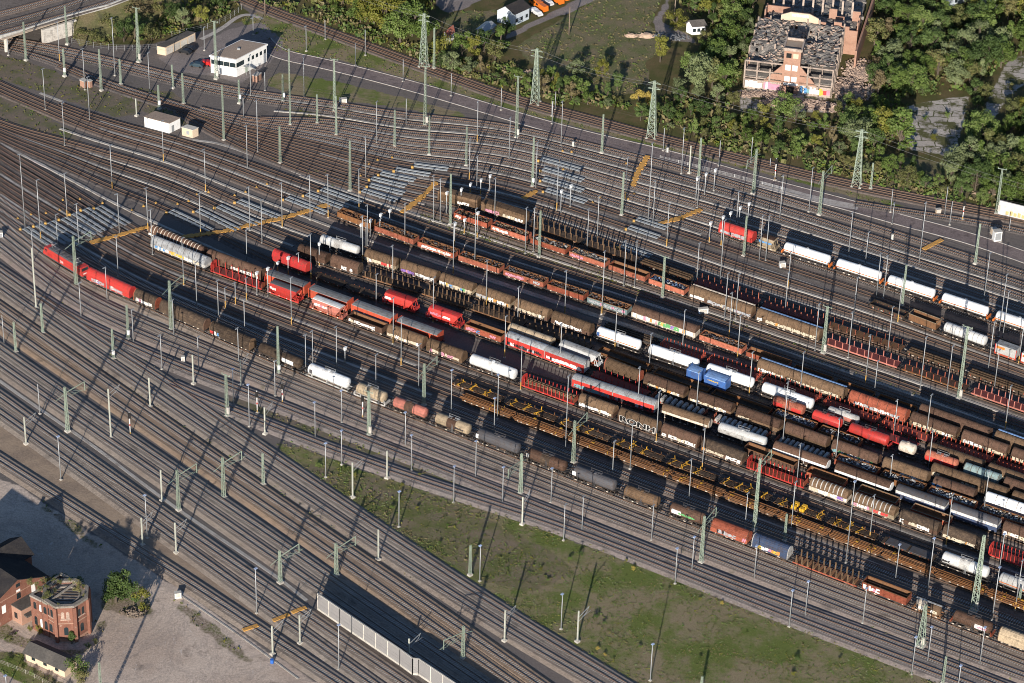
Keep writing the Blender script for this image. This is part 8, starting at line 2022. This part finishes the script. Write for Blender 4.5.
scatter('grass', 'short grass strips and lawn along the road', [ZONES['grass'][3]], 1.0, (.3, .7), [('green', 4), ('olive', 4), ('brown', 2), ('yellow', 1)], .6, 4, nleaf=3)
scatter('weeds', 'scattered weeds along the ballast and wedges between tracks', ZONES['weeds'], .35, (.3, .8), [('olive', 4), ('green', 2), ('yellow', 1.5), ('brown', 2)], .6, 5, nleaf=4)
scatter('undergrowth', 'dense low undergrowth covering the ground of the wood', WOODPOLY + [[(680, 130), (850, 168), (1000, 205), (1000, 214), (850, 180), (680, 140)], [(255, 2), (300, 4), (430, 50), (515, 86), (560, 100), (560, 108), (512, 93), (342, 30)], [(300, 5), (450, 58), (520, 66), (520, 80), (440, 66), (330, 26)], [(76, 42), (100, 22), (140, 0), (240, -10), (238, 8), (190, 34), (110, 46)]], .55, (.8, 2.0), [('olive', 4), ('green', 3), ('dark', 2.5), ('brown', 2), ('yellow', .6)], .75, 6, nogo=NOGO, nleaf=5, spread=.6)
scatter('grass', 'dry field grass around the vans and the spoil heaps', ZONES['field'][:3], .6, (.4, 1.0), [('olive', 4), ('brown', 5), ('green', 2.5)], .5, 8, nleaf=3)
EDGE = [[(276, 438), (360, 461), (450, 490), (560, 528), (700, 583), (860, 646), (960, 686), (960, 698), (860, 660), (700, 598), (560, 545), (450, 508), (360, 480), (290, 456)], [(287, 458), (345, 497), (420, 552), (500, 603), (632, 690), (650, 690), (512, 598), (432, 545), (355, 490)], [(60, 302), (150, 364), (205, 408), (196, 412), (140, 370), (56, 310)], [(230, 400), (380, 450), (560, 522), (560, 528), (380, 458), (226, 406)],
        [(80, 345), (200, 430), (320, 512), (420, 580), (416, 584), (316, 518), (196, 436), (76, 350)], [(620, 520), (760, 575), (900, 630), (1020, 676), (1016, 682), (898, 638), (758, 582), (618, 528)], [(420, 205), (520, 245), (640, 290), (760, 333), (1030, 426), (1030, 436), (760, 342), (640, 300), (520, 256), (420, 220)]]
scatter('weeds', 'low weeds creeping over the edges of the ballast beds', EDGE, .9, (.2, .55), [('olive', 4), ('green', 2), ('yellow', 1.8), ('brown', 3)], .6, 12, nleaf=3, z0=.18)
# plants growing on the roofless tower
for (dx, dy, h) in ((-3.5, -2.0, 2.2), (-6, 0.5, 1.6), (2.6, 1.0, 3.0), (-1.8, 3.5, 1.6), (-8.5, 3.0, 2.0), (-4.5, 1.5, 1.5), (-7, 2.5, 1.4), (-2.5, 0.5, 1.2), (-5.5, 3.5, 1.8), (-3.2, 3.8, 1.6), (3.9, 2.2, 1.3), (-1.0, -4.4, .9), (-4.6, -2.6, 1.3), (0.5, 4.4, 1.4), (4.3, -0.8, 1.0)):
    c = G(68, 628); q = PX((c.x + dx, c.y + dy, 10.0)); tree(q[0], q[1], h, 'bush', 'olive', .8, z=10.0)
for t, d, x, y in TREES[-15:]:
    pass
auto_label(TREES[-15:], [('the octagonal tower top', G(68, 628))], 'plants on the tower top')

for o in bpy.data.objects:
    if o.parent is None and o.get('label') and len(o['label'].split()) > 16: print('LONG', o['label'])
